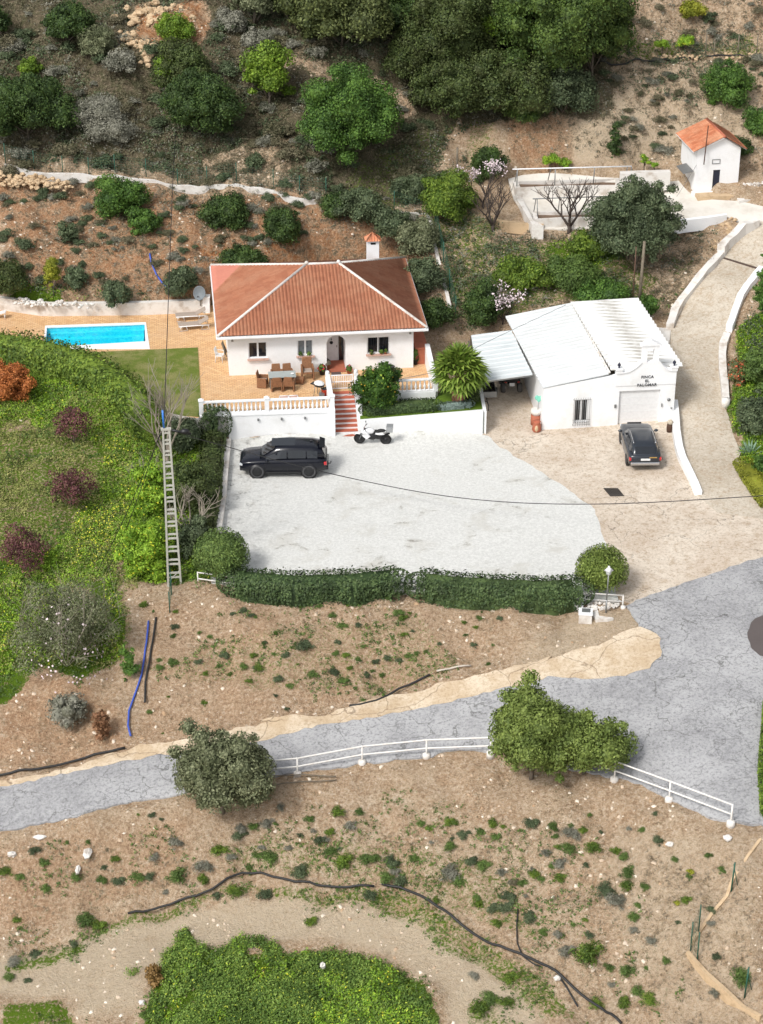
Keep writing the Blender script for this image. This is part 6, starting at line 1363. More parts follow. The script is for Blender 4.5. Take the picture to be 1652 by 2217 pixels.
tree('carob_tree', 432, 160, 322, 168, DARKG, 'wide dark green tree below the ivy-dark bush, left of the bright pine', n=20, s=.1, seed=29, br=.3, clear=.05)
tree('carob_tree', 62, 165, 330, 190, DARKG, 'wide dark green tree at the left edge above the mesh fence', n=22, s=.1, seed=30, br=.28, clear=.05)
bush('bush', 65, 128, 172, 46, PINEB, 'small bright green bush above the wide tree at the left edge', seed=31)
tree('oak_tree', 148, 10, 112, 110, DARKG, 'dark green tree on the upper left slope', n=12, s=.1, seed=32)
tree('oak_tree', -5, 0, 100, 60, DARKG, 'dark tree cut by the left edge near the top corner', n=8, s=.1, seed=33)
bush('bush', 560, 60, 118, 60, SAGE, 'bare-looking silver-grey shrub under the pale tree', seed=34)
bush('bush', 210, 60, 130, 80, OLIVE, 'grey-green bush right of the dark tree on the upper left slope', seed=35)
bush('bush', 262, 110, 165, 75, SAGE, 'blue-grey bush on the left slope below the pale stones', seed=36)
bush('bush', 215, 215, 280, 100, SAGE, 'large silver-grey dry shrub on the left slope', seed=37, s=.08)
bush('bush', 240, 255, 315, 90, SAGE, 'silver-grey dry shrub just below the larger one on the left slope', seed=38, s=.08)
# --- behind villa
bush('bush', 266, 385, 478, 95, CAROB, 'dark green bush on the orange slope below the white kerb', seed=40, n=11)
bush('bush', 312, 448, 514, 66, CAROB, 'smaller green bush at the lower right of the dark bush on the orange slope', seed=41)
bush('bush', 150, 478, 532, 42, HOLM, 'small dark bush on the left of the orange slope', seed=42)
bush('bush', 492, 425, 502, 90, DARKG, 'round dark bush on the slope above the left part of the villa roof', seed=43, n=11)
bush('bush', 613, 452, 530, 84, DARKG, 'round dark bush on the slope above the villa roof ridge', seed=44, n=11)
bush('bush', 778, 408, 492, 100, HOLM, 'grey-green bush on the kerb line above the chimney', seed=45, n=11)
bush('bush', 726, 415, 475, 62, DARKG, 'darker bush left of the grey-green one above the chimney', seed=46)
bush('bush', 970, 380, 488, 108, IVY, 'rounded bright green bush right of the green fence corner', seed=47, n=12)
bush('bush', 890, 385, 440, 80, HOLM, 'grey-green bush behind the green mesh fence corner', seed=48)
tree('gold_conifer', 116, 552, 640, 50, CONI, 'small golden-green conifer at the foot of the slope by the pool wall', 'conifer', n=10, s=.07, seed=49, shape='cone', br=.3, clear=.08, trunk=.05)
bush('bush', 18, 560, 645, 80, OAK, 'green bush at the left edge above the pool wall', seed=50)
bush('bush', 166, 572, 630, 48, HOLM, 'dark bush right of the golden conifer', seed=51)
bush('bush', 252, 605, 668, 60, HOLM, 'dark bush touching the pool wall, left of the blue pipe', seed=52)
bush('bush', 392, 578, 640, 70, HOLM, 'dull green bush behind the satellite dish', seed=53)
bush('bush', 520, 538, 590, 90, DARKG, 'dark bush behind the left end of the villa roof', seed=54)
bush('bush', 915, 560, 640, 80, HOLM, 'dull bush at the right end of the villa roof', seed=55)
bush('bush', 935, 640, 720, 70, DARKG, 'shaded dark bush between villa and palm', seed=56)
bush('bush', 905, 480, 560, 90, OLIVE, 'grey-green bush on the bank left of the long green fence', seed=57)
bush('bush', 850, 455, 520, 80, HOLM, 'dull green bush right of the chimney top', seed=58)
bush('bush', 1057, 310, 395, 72, DARKG, 'dark bush behind the almond blossom', seed=59)
tree('oak_tree', 1376, 384, 612, 182, HOLM, 'large dark grey-green oak in front of the upper white yard', n=26, s=.095, seed=60, br=.27, clear=.06)
bush('bush', 1042, 600, 722, 80, DARKG, 'dark shrub at the back left corner of the carport', seed=61, n=11)
bush('bush', 1400, 640, 690, 46, CAROB, 'green creeper at the back right corner of the garage', seed=62)
bush('bush', 1290, 625, 665, 110, CAROB, 'low green bush along the back edge of the garage roof', seed=63)
bush('bush', 1130, 560, 640, 110, IVY, 'tangled bright bush on the green slope behind the carport', seed=64)
bush('bush', 1230, 560, 630, 110, WEED, 'tangled green bush on the slope behind the garage', seed=65)
bush('bush', 1280, 500, 570, 90, IVY, 'bright green bush below the lower yard wall', seed=66)
bush('bush', 1572, 130, 238, 100, CAROB, 'loose green bush on the slope above the small white house', seed=67, n=11)
bush('bush', 1640, 240, 300, 60, CAROB, 'green bush at the right edge beside the small house roof', seed=68)
bush('bush', 1600, 300, 345, 50, DARKG, 'prickly green bush touching the small house roof on the right', seed=69)
bush('bush', 1330, 262, 350, 30, DARKG, 'narrow dark bush growing down the yellow cliff', seed=70)
bush('bush', 1500, 5, 40, 50, CONI, 'yellow-green bush at the top right above the terrace strip', seed=71)
for i, (u, vt, vb, w, lab) in enumerate(((1433, 85, 125, 32, 'young bright citrus tree on the upper terrace strip, left of two'), (1483, 78, 124, 40, 'young bright citrus tree on the upper terrace strip, right of two'), (1192, 335, 372, 40, 'bright young tree behind the white rail, above the raised bed'), (1222, 345, 374, 30, 'second bright young tree behind the white rail, lower and narrower'), (1395, 335, 372, 24, 'small bright sapling behind the pale garden wall, left of two'), (1415, 350, 374, 20, 'smallest bright sapling behind the pale garden wall, right of two'))):
    tree('young_tree', u, vt, vb, w, LIME, lab, n=5, s=.07, seed=80+i, clear=.4, trunk=.04)
# --- right fringe
bush('bush', 1645, 545, 700, 34, CAROB, 'green bush at the right edge beside the top of the drive', seed=90)
bush('bush', 1598, 770, 850, 44, leafmat('red_flowered_scrub', srgb(84, 96, 56), srgb(124, 124, 84), c=srgb(206, 104, 70), cfrac=.16), 'orange-flowered shrub outside the low white drive wall', seed=91)
bush('bush', 1640, 745, 860, 70, WEED, 'green bush at the right edge behind the orange-flowered shrub', seed=92)
bush('bush', 1632, 850, 955, 80, HOLM, 'dark grey-green bush at the right edge beside the drive', seed=93, n=11)
bush('bush', 1655, 985, 1030, 50, CAROB, 'green clump at the right edge below the agave', seed=94)
# --- meadow side
bush('shrub', 28, 783, 872, 92, BROWN, 'orange-brown leaved shrub at the left edge in the green meadow', 'shrub', seed=100, n=11)
for i, (u, vt, vb, w, lab) in enumerate(((160, 872, 978, 84, 'sparse purple plum shrub nearest the long hedge'), (155, 1008, 1118, 110, 'middle purple plum shrub, the fullest of three'), (56, 1140, 1260, 118, 'lowest purple plum shrub near the left edge'))):
    tree('plum_shrub', u, vt, vb, w, PLUM, lab, 'shrub', n=10, s=.075, seed=101+i, dens=.5, br=.27, clear=.1, trunk=.04, core=0)
def loose(name, u, vt, vb, w, mat, label, seed, dots=None, nd=300, bark=PBARK, dens=.35, s=.07, cat='shrub', twig=True):
    p, W, Ht = place(u, vt, vb, w); t = thing(name, p, label, cat); rr = random.Random(seed); mb = MB(); tips = []
    for k in range(7): a = k*.9+seed; branch(mb, (0, 0, -.1), (math.cos(a)*.8, math.sin(a)*.8, 1), Ht*.55, .03, 3, rr, .55, .2, 3, tips)
    mb.build('branches', bark, t)
    if mat: foliage('foliage', crown_blobs(W, Ht, 0, 9, seed, 'round', .36), s, mat, t, seed, dens, core=0)
    if dots:
        r = np.random.RandomState(seed); d = unit(r, nd); d[:, 2] = abs(d[:, 2]); q = d*np.array([W/2, W/2, Ht])*(.6+.45*r.rand(nd))[:, None]; quads('blossom', q, d, .05+.03*r.rand(nd), dots, t, seed, .9)
    return t
loose('almond_tree', 145, 1275, 1480, 220, OLIVE, 'wide grey-green almond bush dotted white at the lower left of the meadow', 110, PETAL, 190, dens=.5, cat='tree')
bush('shrub', 150, 1500, 1572, 84, SAGE, 'grey dry shrub with white specks on the bank above the lane, left', 'shrub', seed=111, dens=.3)
bush('shrub', 282, 1395, 1480, 34, CAROB, 'upright green shrub left of the lower blue pipe', 'shrub', seed=112)
bush('shrub', 222, 1530, 1610, 38, leafmat('rusty_leaves', srgb(130, 90, 62), srgb(168, 130, 98)), 'rust-brown dry shrub above the lane, left of the blue pipe', 'shrub', seed=113)
bush('shrub', 325, 1000, 1130, 80, LIME, 'yellow-green shrub on the left side of the lattice pole', 'shrub', seed=114, n=11)
bush('shrub', 318, 1130, 1262, 100, LIME, 'lower yellow-green shrub at the foot of the lattice pole', 'shrub', seed=115, n=11)
bush('shrub', 425, 985, 1130, 90, OAK, 'olive shrub growing right of the lattice pole', 'shrub', seed=116, n=11, dens=.7)
bush('shrub', 420, 1110, 1215, 70, HOLM, 'dull shrub between lattice pole and round topiary', 'shrub', seed=117)
bush('shrub', 395, 905, 985, 80, HOLM, 'grey-green shrub behind the top of the lattice pole', 'shrub', seed=118)
# --- hedges
def hedge(name, pts, w, hh, mat, label, s=.08, seed=0, dens=1., rnd=.4, z=None, cat='hedge'):
    s = s*.8; P2 = [Vector(p) for p in pts]; r = np.random.RandomState(seed); c0 = P2[0]; L = [0]
    for a, b in zip(P2[:-1], P2[1:]): L.append(L[-1]+(b-a).length)
    per = w+2*hh; n = int(L[-1]*per/(s*s*.55*2)*dens*.95)
    f = r.rand(n)*L[-1]; i = np.clip(np.searchsorted(L, f)-1, 0, len(P2)-2); La = np.array(L); A = np.array([tuple(p) for p in P2])
    k = (f-La[i])/(La[i+1]-La[i]); c = A[i]+(A[i+1]-A[i])*k[:, None]; t = A[i+1]-A[i]; t[:, 2] = 0; t /= np.linalg.norm(t, axis=1)[:, None]; nn = np.stack([-t[:, 1], t[:, 0], 0*t[:, 0]], 1)
    th = r.rand(n)*PI; sx = np.sign(np.cos(th))*np.abs(np.cos(th))**rnd; sz = np.sin(th)**rnd
    sd_m = r.rand(n) < 1.5*hh/per*.9; sx = np.where(sd_m, np.where(r.rand(n) < .5, -1, 1)*(1-.04*r.rand(n)), sx); sz = np.where(sd_m, r.rand(n)*.95, sz)
    lump = 1+(vnoise(c[:, 0]*1.0, c[:, 1], 1.3, seed)-.5)*.16; dep = 1.06-.2*r.rand(n)**1.5
    p = c+nn*(sx*w/2*dep*lump)[:, None]; p[:, 2] += sz*hh*dep*(lump*.5+.5)
    e = min(w, 1)*.5; d = nn*sx[:, None]; d[:, 2] = sz; d += r.randn(n, 3)*.5; d /= np.linalg.norm(d, axis=1)[:, None]
    tt = np.cross(d, r.randn(n, 3)); tt /= np.linalg.norm(tt, axis=1)[:, None]; bb = np.cross(d, tt); zz = (s*(.6+.9*r.rand(n)))[:, None]
    V = np.stack([p-tt*zz, p+bb*zz*.55, p+tt*zz, p-bb*zz*.55], 1).reshape(-1, 3); Q = np.arange(len(V)).reshape(-1, 4)
    # rough inner body and leafy ends
    vs = []; m_ = len(P2)
    for j, q in enumerate(P2):
        a = (P2[min(m_-1, j+1)]-P2[max(0, j-1)]); a.z = 0; a.normalize(); nq = Vector((-a.y, a.x, 0)); q2 = q+(a*.4 if j == 0 else (a*-.4 if j == m_-1 else a*0))
        for th_ in (PI, PI*.72, PI*.58, PI*.42, PI*.28, 0):
            c_ = math.cos(th_); sn = math.sin(th_); vs.append(q2+nq*(math.copysign(abs(c_)**rnd, c_)*w*.43)+Vector((0, 0, (sn**rnd)*hh*.9 if sn > .01 else -.3)))
    fs = [(j*6+k, j*6+6+k, j*6+7+k, j*6+1+k) for j in range(m_-1) for k in range(5)]+[(0, 1, 4, 5), (1, 2, 3, 4), (m_*6-1, m_*6-2, m_*6-5, m_*6-6), (m_*6-2, m_*6-3, m_*6-4, m_*6-5)]
    nv = len(V); V = np.vstack([V, np.array([tuple(v) for v in vs])]); Q = np.vstack([Q, np.array(fs)+nv])
    for q, sg in ((P2[0], 1), (P2[-1], -1)):
        ne = int(w*hh/(s*s*.55)*1.1*dens); pe = unit(r, ne)*np.array([w*.45, w*.45, hh*.5])+np.array([q.x, q.y, q.z+hh*.48]); de = unit(r, ne); te = np.cross(de, r.randn(ne, 3)); te /= np.linalg.norm(te, axis=1)[:, None]; be_ = np.cross(de, te)
        Ve = np.stack([pe-te*s, pe+be_*s*.55, pe+te*s, pe-be_*s*.55], 1).reshape(-1, 3); nv = len(V); V = np.vstack([V, Ve]); Q = np.vstack([Q, np.arange(len(Ve)).reshape(-1, 4)+nv])
    V = V-np.array(tuple(c0)); return tag(linkm(name, mk(name, V, Q, mat), None, c0), label, cat)
def HP(*q): return [PT(*a) for a in q]
hedge('hedge', HP((500, 1282), (560, 1290), (640, 1296), (760, 1293), (862, 1282)), 1.6, 1.3, HEDGE, 'left half of the clipped dark hedge along the front of the gravel court', seed=1, rnd=.5)
hedge('hedge', HP((905, 1290), (980, 1298), (1060, 1303), (1160, 1308), (1255, 1304)), 1.6, 1.3, HEDGE, 'right half of the clipped dark hedge along the front of the gravel court', seed=2, rnd=.5)
for u, vt, vb, w, m_, lab, sd_ in ((481, 1160, 1268, 108, BALL, 'big round topiary shrub at the left end of the clipped hedge', 3), (1300, 1196, 1296, 102, BALL2, 'big round topiary shrub behind the lamp post, at the right end of the hedge', 4)):
    p, W, Ht = place(u, vt, vb, w); B = [(0, 0, W*.48, W*.5, W*.5, W*.5)]+[(math.cos(a)*W*.17, math.sin(a)*W*.17, W*.5+.2*math.sin(a*2), W*.36, W*.36, W*.4) for a in np.arange(0, 6, 1.2)]
    o = foliage('round_shrub', B, .075, m_, None, sd_, 1.0, loc=p, core=.85); tag(o, lab, 'shrub')
hh_ = [PZ(u, v, z) for u, v, z in ((-60, 775, 1.6), (20, 778, 1.6), (110, 795, 1.5), (190, 820, 1.4), (255, 858, 1.2), (300, 905, 1.1), (330, 950, .9))]
hedge('hedge', hh_, 2.2, 1.7, IVY, 'long loose bright green hedge between pool terrace and meadow', s=.11, seed=5, rnd=.8, dens=.8)
hh_ = [PZ(u, v, z) for u, v, z in ((462, 975, -.1), (456, 1040, -.1), (450, 1100, -.15), (440, 1175, -.25))]
hedge('hedge', hh_, 1.4, 1.25, OAK, 'untrimmed dark hedge outside the low white wall left of the gravel court', s=.09, seed=6, rnd=.7, dens=.9)
hh_ = [PZ(u, v, z) for u, v, z in ((452, 940, .4), (482, 945, .4))]
hedge('hedge', hh_, 1.3, 1.9, HEDGE, 'clipped dark hedge block below the left end of the long balustrade', s=.08, seed=7)
fw = Vector((q1.x-q0.x, q1.y-q0.y, 0)) if 0 else None
ql, qr = PZ(*K('c5', (1105, 1183)), 1.0), PZ(*K('c6', (360, 838)), 1.45)
hedge('hedge', [ql+Vector((.2, .75, 0)), ql.lerp(qr, .35)+Vector((0, .75, 0)), ql.lerp(qr, .62)+Vector((0, .6, 0))], 1.0, .55, HEDGE, 'low clipped hedge on the left half of the raised garden bed', s=.07, seed=8, rnd=.45)
hedge('hedge', [ql.lerp(qr, .66)+Vector((0, .45, 0)), qr+Vector((-.5, .45, 0))], .5, .35, leafmat('blue_grey_succulents', srgb(120, 138, 130), srgb(150, 168, 160)), 'strip of blue-grey succulents along the front of the raised garden bed', s=.06, seed=9, cat='plants')
q = PZ(*K('c6', (352, 700)), 1.5); hedge('hedge', [qr+Vector((-.55, .8, 0)), Vector((q.x-.45, q.y-.3, 1.5))], .95, .8, OAK, 'clipped hedge on the right edge of the raised garden bed, beside the carport', s=.075, seed=10, rnd=.5)
# grass verge with low hedge, right edge
vp = HP((1612, 1005), (1630, 1040), (1648, 1068), (1672, 1100)); hedge('hedge', vp, 1.3, .3, leafmat('mossy_verge', srgb(104, 110, 28), srgb(150, 152, 54)), 'low mossy yellow-green hedge strip at the right edge of the drive', s=.06, seed=11, cat='hedge')
vp = HP((1672, 1530), (1668, 1600), (1664, 1680), (1668, 1770)); hedge('hedge', vp, .9, .5, IVY, 'clipped green hedge cut by the right edge beside the asphalt', s=.07, seed=12)
# --- orange tree and palm in the garden bed
op = PZ(818, 886, 1.15); t = thing('orange_tree', op, 'dense dark green orange tree at the top of the steps, covering part of the balustrade', 'tree')
B = crown_blobs(2.35, 2.6, .1, 16, 5, 'round', .34); foliage('crown', B, .09, CITR, t, 5, 1.1)
mb = MB(); mb.tube([(0, 0, -.2), (0, 0, 1.4)], .09, 8, .05); mb.build('trunk', BARK, t)
r = np.random.RandomState(4); d = unit(r, 26); d[:, 1] = -abs(d[:, 1]); mf = plain('orange_fruit', srgb(206, 170, 50), .5)
for k in range(14): mb = MB(); mb.ball((d[k, 0]*1.08, d[k, 1]*1.08, 1.45+d[k, 2]*1.1), .045, 6, 4); mb.build('orange', mf, t)
pp = PZ(*K('c6', (232, 790)), 1.5); t = thing('palm_tree', pp, 'bushy fan palm with thick short trunk in the raised garden bed beside the carport', 'palm')
mb = MB(); mb.lathe([(.3, -.2), (.42, .1), (.42, .5), (.36, 1.0), (.3, 1.5), (.1, 1.8)], (0, 0, 0), 12)
rr = random.Random(3)
for k in range(60): a = rr.uniform(0, 2*PI); z = rr.uniform(.1, 1.4); R0_ = .4; mb.add([(R0_*math.cos(a-.15), R0_*math.sin(a-.15), z), (R0_*math.cos(a+.15), R0_*math.sin(a+.15), z), ((R0_+.14)*math.cos(a), (R0_+.14)*math.sin(a), z+.22)], [(0, 1, 2)])
mb.build('trunk', dirty('palm_bark', srgb(176, 128, 104), srgb(110, 74, 58), s1=6, amt=.9, bmp=.5), t)
PALM = leafmat('palm_leaves', srgb(88, 116, 38), srgb(142, 162, 70), patch=srgb(80, 102, 32)); fm_ = None
def frondmesh(seed):
    rr = random.Random(seed); mb = MB(); mb.tube([(0, 0, 0), (.45, 0, .06), (.85, 0, .02)], .018, 4, .012)
    n = 17
    for k in range(n):
        a = (k/(n-1)-.5)*R(230); L = .85*(1-.18*abs(k/(n-1)-.5)*2)*rr.uniform(.92, 1.05); zf = .05*(1 if k % 2 else -1); c, s = math.cos(a), math.sin(a)
        b0 = Vector((.82, 0, .02)); m1 = b0+Vector((c*L*.55, s*L*.55, .06+zf)); tp = b0+Vector((c*L, s*L, -.12)); sd = Vector((-s, c, 0))*.075
        mb.add([b0, m1-sd, m1+sd+Vector((0, 0, zf)), tp], [(0, 1, 2), (1, 3, 2)])
    me = bpy.data.meshes.new('frond'); me.from_pydata([tuple(v) for v in mb.v], [], mb.f); me.materials.append(PALM); return me
fms = [frondmesh(k) for k in range(4)]
for k in range(58):
    a = k*2.39996; el = R(88)-((k/57)**.8)*R(112); o = linkm('frond', fms[k % 4], t, (math.cos(a)*.1, math.sin(a)*.1, 1.75+.15*math.sin(el))); sc = rr.uniform(.95, 1.18)
    o.rotation_euler = (rr.uniform(-.25, .25), -el, a); o.scale = (sc, sc, sc)
# agave
ap = PT(1622, 985); t = thing('agave', ap, 'spiky blue-green agave at the right edge beside the drive', 'agave')
me = bpy.data.meshes.new('leaf'); me.from_pydata([(0, -.05, 0), (0, .05, 0), (.3, .08, .1), (.3, -.08, .1), (.3, 0, .05), (.75, 0, .3)], [], [(0, 3, 4), (0, 4, 1), (1, 4, 2), (3, 5, 4), (4, 5, 2)]); me.materials.append(plain('agave_leaf', srgb(128, 156, 130), .6))
for k in range(26): a = k*2.4; el = R(10+60*(k/26)); o = linkm('leaf', me, t, (0, 0, .05)); o.rotation_euler = (0, -el+.3, a); o.scale = (1.1,)*3
# lower trees by the rail
tree('olive_tree', 482, 1572, 1788, 205, OLIVE, 'grey-green olive tree standing below the lane, left end of the white rail', n=26, s=.085, seed=120, br=.27, clear=.08)
tree('carob_tree', 1150, 1492, 1715, 190, CAR2, 'left and taller crown of the bright green pair at the white rail', n=26, s=.085, seed=121, br=.27, clear=.06)
tree('carob_tree', 1264, 1540, 1702, 168, CAR2, 'right and lower crown of the bright green pair at the white rail', n=20, s=.085, seed=122, br=.28, clear=.06)
# --- bare and blossoming trees
def bare(name, u, v, Ht, label, seed, r0=.09, stems=4, depth=4, mat=None, dots=0, spread=.5, lean=.7, kids=3, bark=None):
    p = PT(u, v); t = thing(name, p, label, 'tree'); rr = random.Random(seed); mb = MB(); tips = []
    mb.tube([(0, 0, -.3), (.02, 0, Ht*.14)], r0*1.3, 7, r0)
    for k in range(stems): a = k*2*PI/stems+seed; branch(mb, (0, 0, Ht*.1), (math.cos(a)*lean, math.sin(a)*lean, 1.1), Ht*.36, r0*.75, depth-1, rr, spread, .25, kids, tips)
    mb.build('trunk', bark or DBARK, t)
    if dots:
        r = np.random.RandomState(seed); T = np.array([tuple(q) for q in tips]); q = T[r.randint(0, len(T), dots)]+r.randn(dots, 3)*.14; d = unit(r, dots); quads('blossom', q, d, .04+.04*r.rand(dots), PETAL, t, seed, .9)
    return t
bare('bare_tree', 1232, 504, 3.8, 'leafless dark tree standing in front of the lower white yard wall', 3, .13)
bare('bare_tree', 1066, 500, 3.4, 'leafless dark tree left of the upper yard, under the almond blossom', 4, .11)
bare('almond_tree', 1045, 450, 3.2, 'leafless almond tree with a small cloud of white blossom beside the upper yard', 5, .08, dots=420, stems=3)
bare('almond_tree', 1088, 700, 2.4, 'small pinkish-white almond blossom behind the carport', 6, .05, dots=330, stems=3)
bare('bare_tree', 362, 1010, 5.6, 'tall leafless pale tree around the top of the lattice pole', 7, .1, stems=6, mat=None, bark=PBARK, spread=.4, lean=.5)
bare('fig_tree', 415, 1165, 3.0, 'leafless grey fig tree between the lattice pole and the court wall', 8, .09, stems=5, bark=PBARK, spread=.55, lean=1.0, depth=4)
bare('bare_tree', 330, 1090, 3.0, 'small leafless pale tree left of the lattice pole', 9, .07, stems=4, bark=PBARK, lean=.9, depth=4)
# --- small plants one by one: prototypes, then copies
protos = {}
for k, (m_, s_, d_) in {'weed': (WEED, .065, .9), 'sage': (SAGE, .06, .8), 'holm': (HOLM, .07, 1), 'scrub': (SCRUB, .065, .8), 'lime': (IVY, .065, .9)}.items():
    protos[k] = [foliage(k, crown_blobs(1.0, .62, -.05, 6, 300+j, 'round', .42), s_*.8, m_, None, 300+j, d_*.75, low=-.2, core=.4) for j in range(3)]
LAB = {'lowbank': ('low green weed clump on the bare bank between hedge and lane', 'weeds', 'weed clumps on the bank above the lane'),
       'below': ('low bushy clump on the stony slope between the lane and the dirt track', 'scrub', 'scrub clumps on the slope below the lane'),
       'hill': ('low grey-green scrub bush on the hillside above the white kerb', 'scrub', 'scrub bushes on the upper hillside'),
       'cut': ('small scrub bush on the orange slope between pool wall and kerb', 'scrub', 'scrub bushes on the orange slope'),
       'right': ('low scrub bush on the dry slope above the upper yard', 'scrub', 'scrub bushes above the upper yard')}
used_p = set(); NAMEK = {'weed': 'weed_clump', 'sage': 'sage_bush', 'holm': 'scrub_bush', 'scrub': 'dry_bush', 'lime': 'weed_clump'}
def clump(u, v, dpx, kind, grp, flat=.8):
    p = PT(u, v); sc = scale_at(p); D_ = dpx/sc; pr_ = random.choice(protos[kind]); lab, cat, gr = LAB[grp]
    if pr_.name in used_p: o = pr_.copy(); COL.objects.link(o)
    else: o = pr_; used_p.add(pr_.name)
    o.name = NAMEK[kind]
    used_p.add(o.name)
    o.location = (p.x, p.y, hg1(p.x, p.y)-.03); o.scale = (D_, D_*random.uniform(.8, 1.1), D_*random.uniform(.7, 1.1)*flat); o.rotation_euler = (0, 0, random.uniform(0, 6)); tag(o, lab, cat, gr)
random.seed(8)
for c_, lst in (('d5', ((10, 215, 22), (55, 355, 30), (60, 365, 22), (170, 430, 40), (265, 360, 70), (230, 455, 18), (20, 460, 40), (130, 545, 55), (190, 575, 40), (118, 620, 26), (175, 665, 28), (250, 150, 26), (345, 150, 30), (412, 200, 42), (465, 250, 45), (545, 260, 30), (440, 330, 35), (430, 395, 40), (480, 410, 38), (420, 480, 50), (470, 530, 60), (505, 470, 30), (545, 425, 42), (310, 510, 60), (590, 500, 40), (620, 470, 26), (670, 490, 34), (640, 425, 38), (700, 415, 44), (760, 405, 34), (810, 390, 42), (850, 375, 30), (900, 365, 28), (755, 190, 55), (780, 215, 44), (815, 185, 22), (785, 310, 34), (830, 290, 26), (970, 345, 26), (1100, 230, 30), (1178, 212, 32), (1284, 222, 32), (1160, 260, 28), (1105, 290, 24), (1150, 335, 34), (1225, 435, 26), (1250, 345, 22), (1190, 175, 18), (575, 630, 30), (700, 115, 40), (440, 120, 24), (490, 150, 18), (115, 315, 24), (570, 355, 30))),
                ('d4', ((910, 240, 40), (905, 290, 34), (1040, 280, 26), (1095, 300, 34), (1170, 380, 50), (1140, 420, 30), (1035, 425, 38), (1070, 480, 30), (1200, 475, 30), (1270, 460, 40), (1350, 465, 50), (1320, 395, 40), (1380, 350, 30), (1300, 535, 36), (905, 470, 60), (835, 490, 36), (880, 620, 20), (1065, 630, 34), (780, 700, 36), (850, 795, 14), (830, 440, 30), (1430, 405, 28), (750, 135, 44), (915, 175, 30), (1215, 210, 26), (1270, 195, 40), (1310, 215, 30), (1570, 150, 20), (1440, 320, 22), (800, 165, 20)))):
    for x, y, d_ in lst:
        u, v = K(c_, (x, y)); clump(u, v, d_*.4152*1.15, random.choice(('weed', 'weed', 'lime', 'holm')), 'lowbank')
for c_, k0, lst in (('d7', .5, ((20, 315, 60), (85, 360, 44), (200, 400, 44), (195, 300, 50), (150, 245, 44), (75, 550, 40), (380, 185, 26), (290, 195, 22), (500, 260, 46), (440, 350, 44), (515, 360, 50), (600, 355, 50), (650, 365, 36), (670, 275, 44), (760, 210, 56), (720, 410, 32), (770, 360, 70), (880, 310, 60), (880, 360, 50), (1035, 165, 50), (1100, 135, 40), (1160, 140, 50), (1215, 85, 40), (1000, 275, 40), (950, 240, 60), (1115, 275, 36), (1170, 280, 60), (1250, 240, 34), (1300, 350, 60), (1340, 115, 40), (1465, 95, 60), (1555, 75, 36), (1490, 300, 66), (1430, 180, 36), (1385, 225, 40), (1620, 290, 50), (660, 95, 30), (600, 90, 18), (700, 100, 20), (1150, 440, 70), (1020, 445, 56), (940, 450, 44), (1350, 550, 50), (1600, 430, 60), (450, 290, 26), (330, 360, 40), (370, 540, 70), (430, 560, 60), (150, 670, 50), (60, 720, 50), (40, 790, 50), (120, 800, 30), (320, 645, 34))),
                   ('d8', .5, ((170, 115, 40), (205, 140, 34), (300, 110, 50), (350, 175, 46), (480, 130, 44), (525, 140, 24), (430, 150, 40), (740, 170, 50), (820, 185, 70), (870, 170, 40), (910, 255, 66), (765, 245, 32), (1015, 245, 44), (1050, 260, 40), (1070, 320, 60), (1060, 385, 60), (970, 410, 60), (1020, 450, 66), (1110, 465, 28), (1090, 530, 52), (1090, 595, 44), (1170, 640, 40), (1065, 765, 56), (895, 700, 100), (900, 600, 30), (800, 690, 56), (760, 620, 44), (700, 600, 44), (660, 345, 50), (610, 385, 36), (690, 365, 30), (770, 380, 50), (735, 315, 28), (440, 295, 60), (390, 290, 50), (300, 340, 70), (340, 380, 60), (420, 470, 50), (520, 330, 40), (550, 450, 60), (540, 495, 60), (500, 550, 40), (480, 490, 50), (640, 530, 60), (235, 450, 32), (140, 280, 50), (20, 360, 50), (85, 355, 50), (1270, 265, 36), (1415, 250, 28), (1475, 315, 40), (1140, 390, 32), (1335, 330, 30), (1320, 455, 40), (1430, 480, 36), (1285, 550, 24), (1445, 830, 50), (1235, 705, 40), (1145, 745, 22), (1110, 850, 60), (1160, 890, 60), (990, 730, 44), (1000, 800, 30), (1560, 790, 80), (1430, 545, 34), (1450, 690, 44), (1200, 190, 44), (1185, 80, 24), (1130, 145, 30), (900, 80, 26), (950, 155, 20), (880, 550, 22), (830, 570, 28), (560, 790, 70), (470, 880, 60), (400, 780, 40), (420, 930, 80), (540, 900, 60), (1050, 900, 60), (930, 880, 50)))):
    for x, y, d_ in lst:
        u, v = K(c_, (x, y)); clump(u, v, d_*k0*1.2, random.choice(('weed', 'weed', 'lime', 'holm', 'sage') if v < 2150 else ('lime', 'weed')), 'below')
for i in range(190):
    u, v = random.uniform(0, 960), random.uniform(0, 372)
    if 290 < u < 440 and v < 100 or 540 < u < 880 and 130 < v < 180: continue
    clump(u, v+20, random.uniform(18, 52), random.choice(('holm', 'scrub', 'sage', 'scrub', 'sage')), 'hill')
for i in range(190):
    u, v = random.uniform(0, 930), random.uniform(400, 615)
    if 450 < u < 900 and v > 545: continue
    clump(u, v, random.uniform(13, 34), random.choice(('holm', 'scrub', 'sage', 'holm')), 'cut')
for i in range(130):
    u, v = random.uniform(1290, 1652), random.uniform(5, 340)
    if 85 < v < 125 or (u > 1460 and v > 235) or (1180 < u < 1330 and v > 180): continue
    clump(u, v, random.uniform(14, 36), random.choice(('holm', 'scrub', 'sage', 'scrub')), 'right')
for i in range(120):
    u, v = random.uniform(430, 1480), random.uniform(1790, 2160)
    if v > 1900+max(0, u-900)*.42-max(0, u-1150)*1.2: continue
    clump(u, v, random.uniform(12, 34), random.choice(('sage', 'scrub', 'weed', 'holm', 'sage')), 'below')
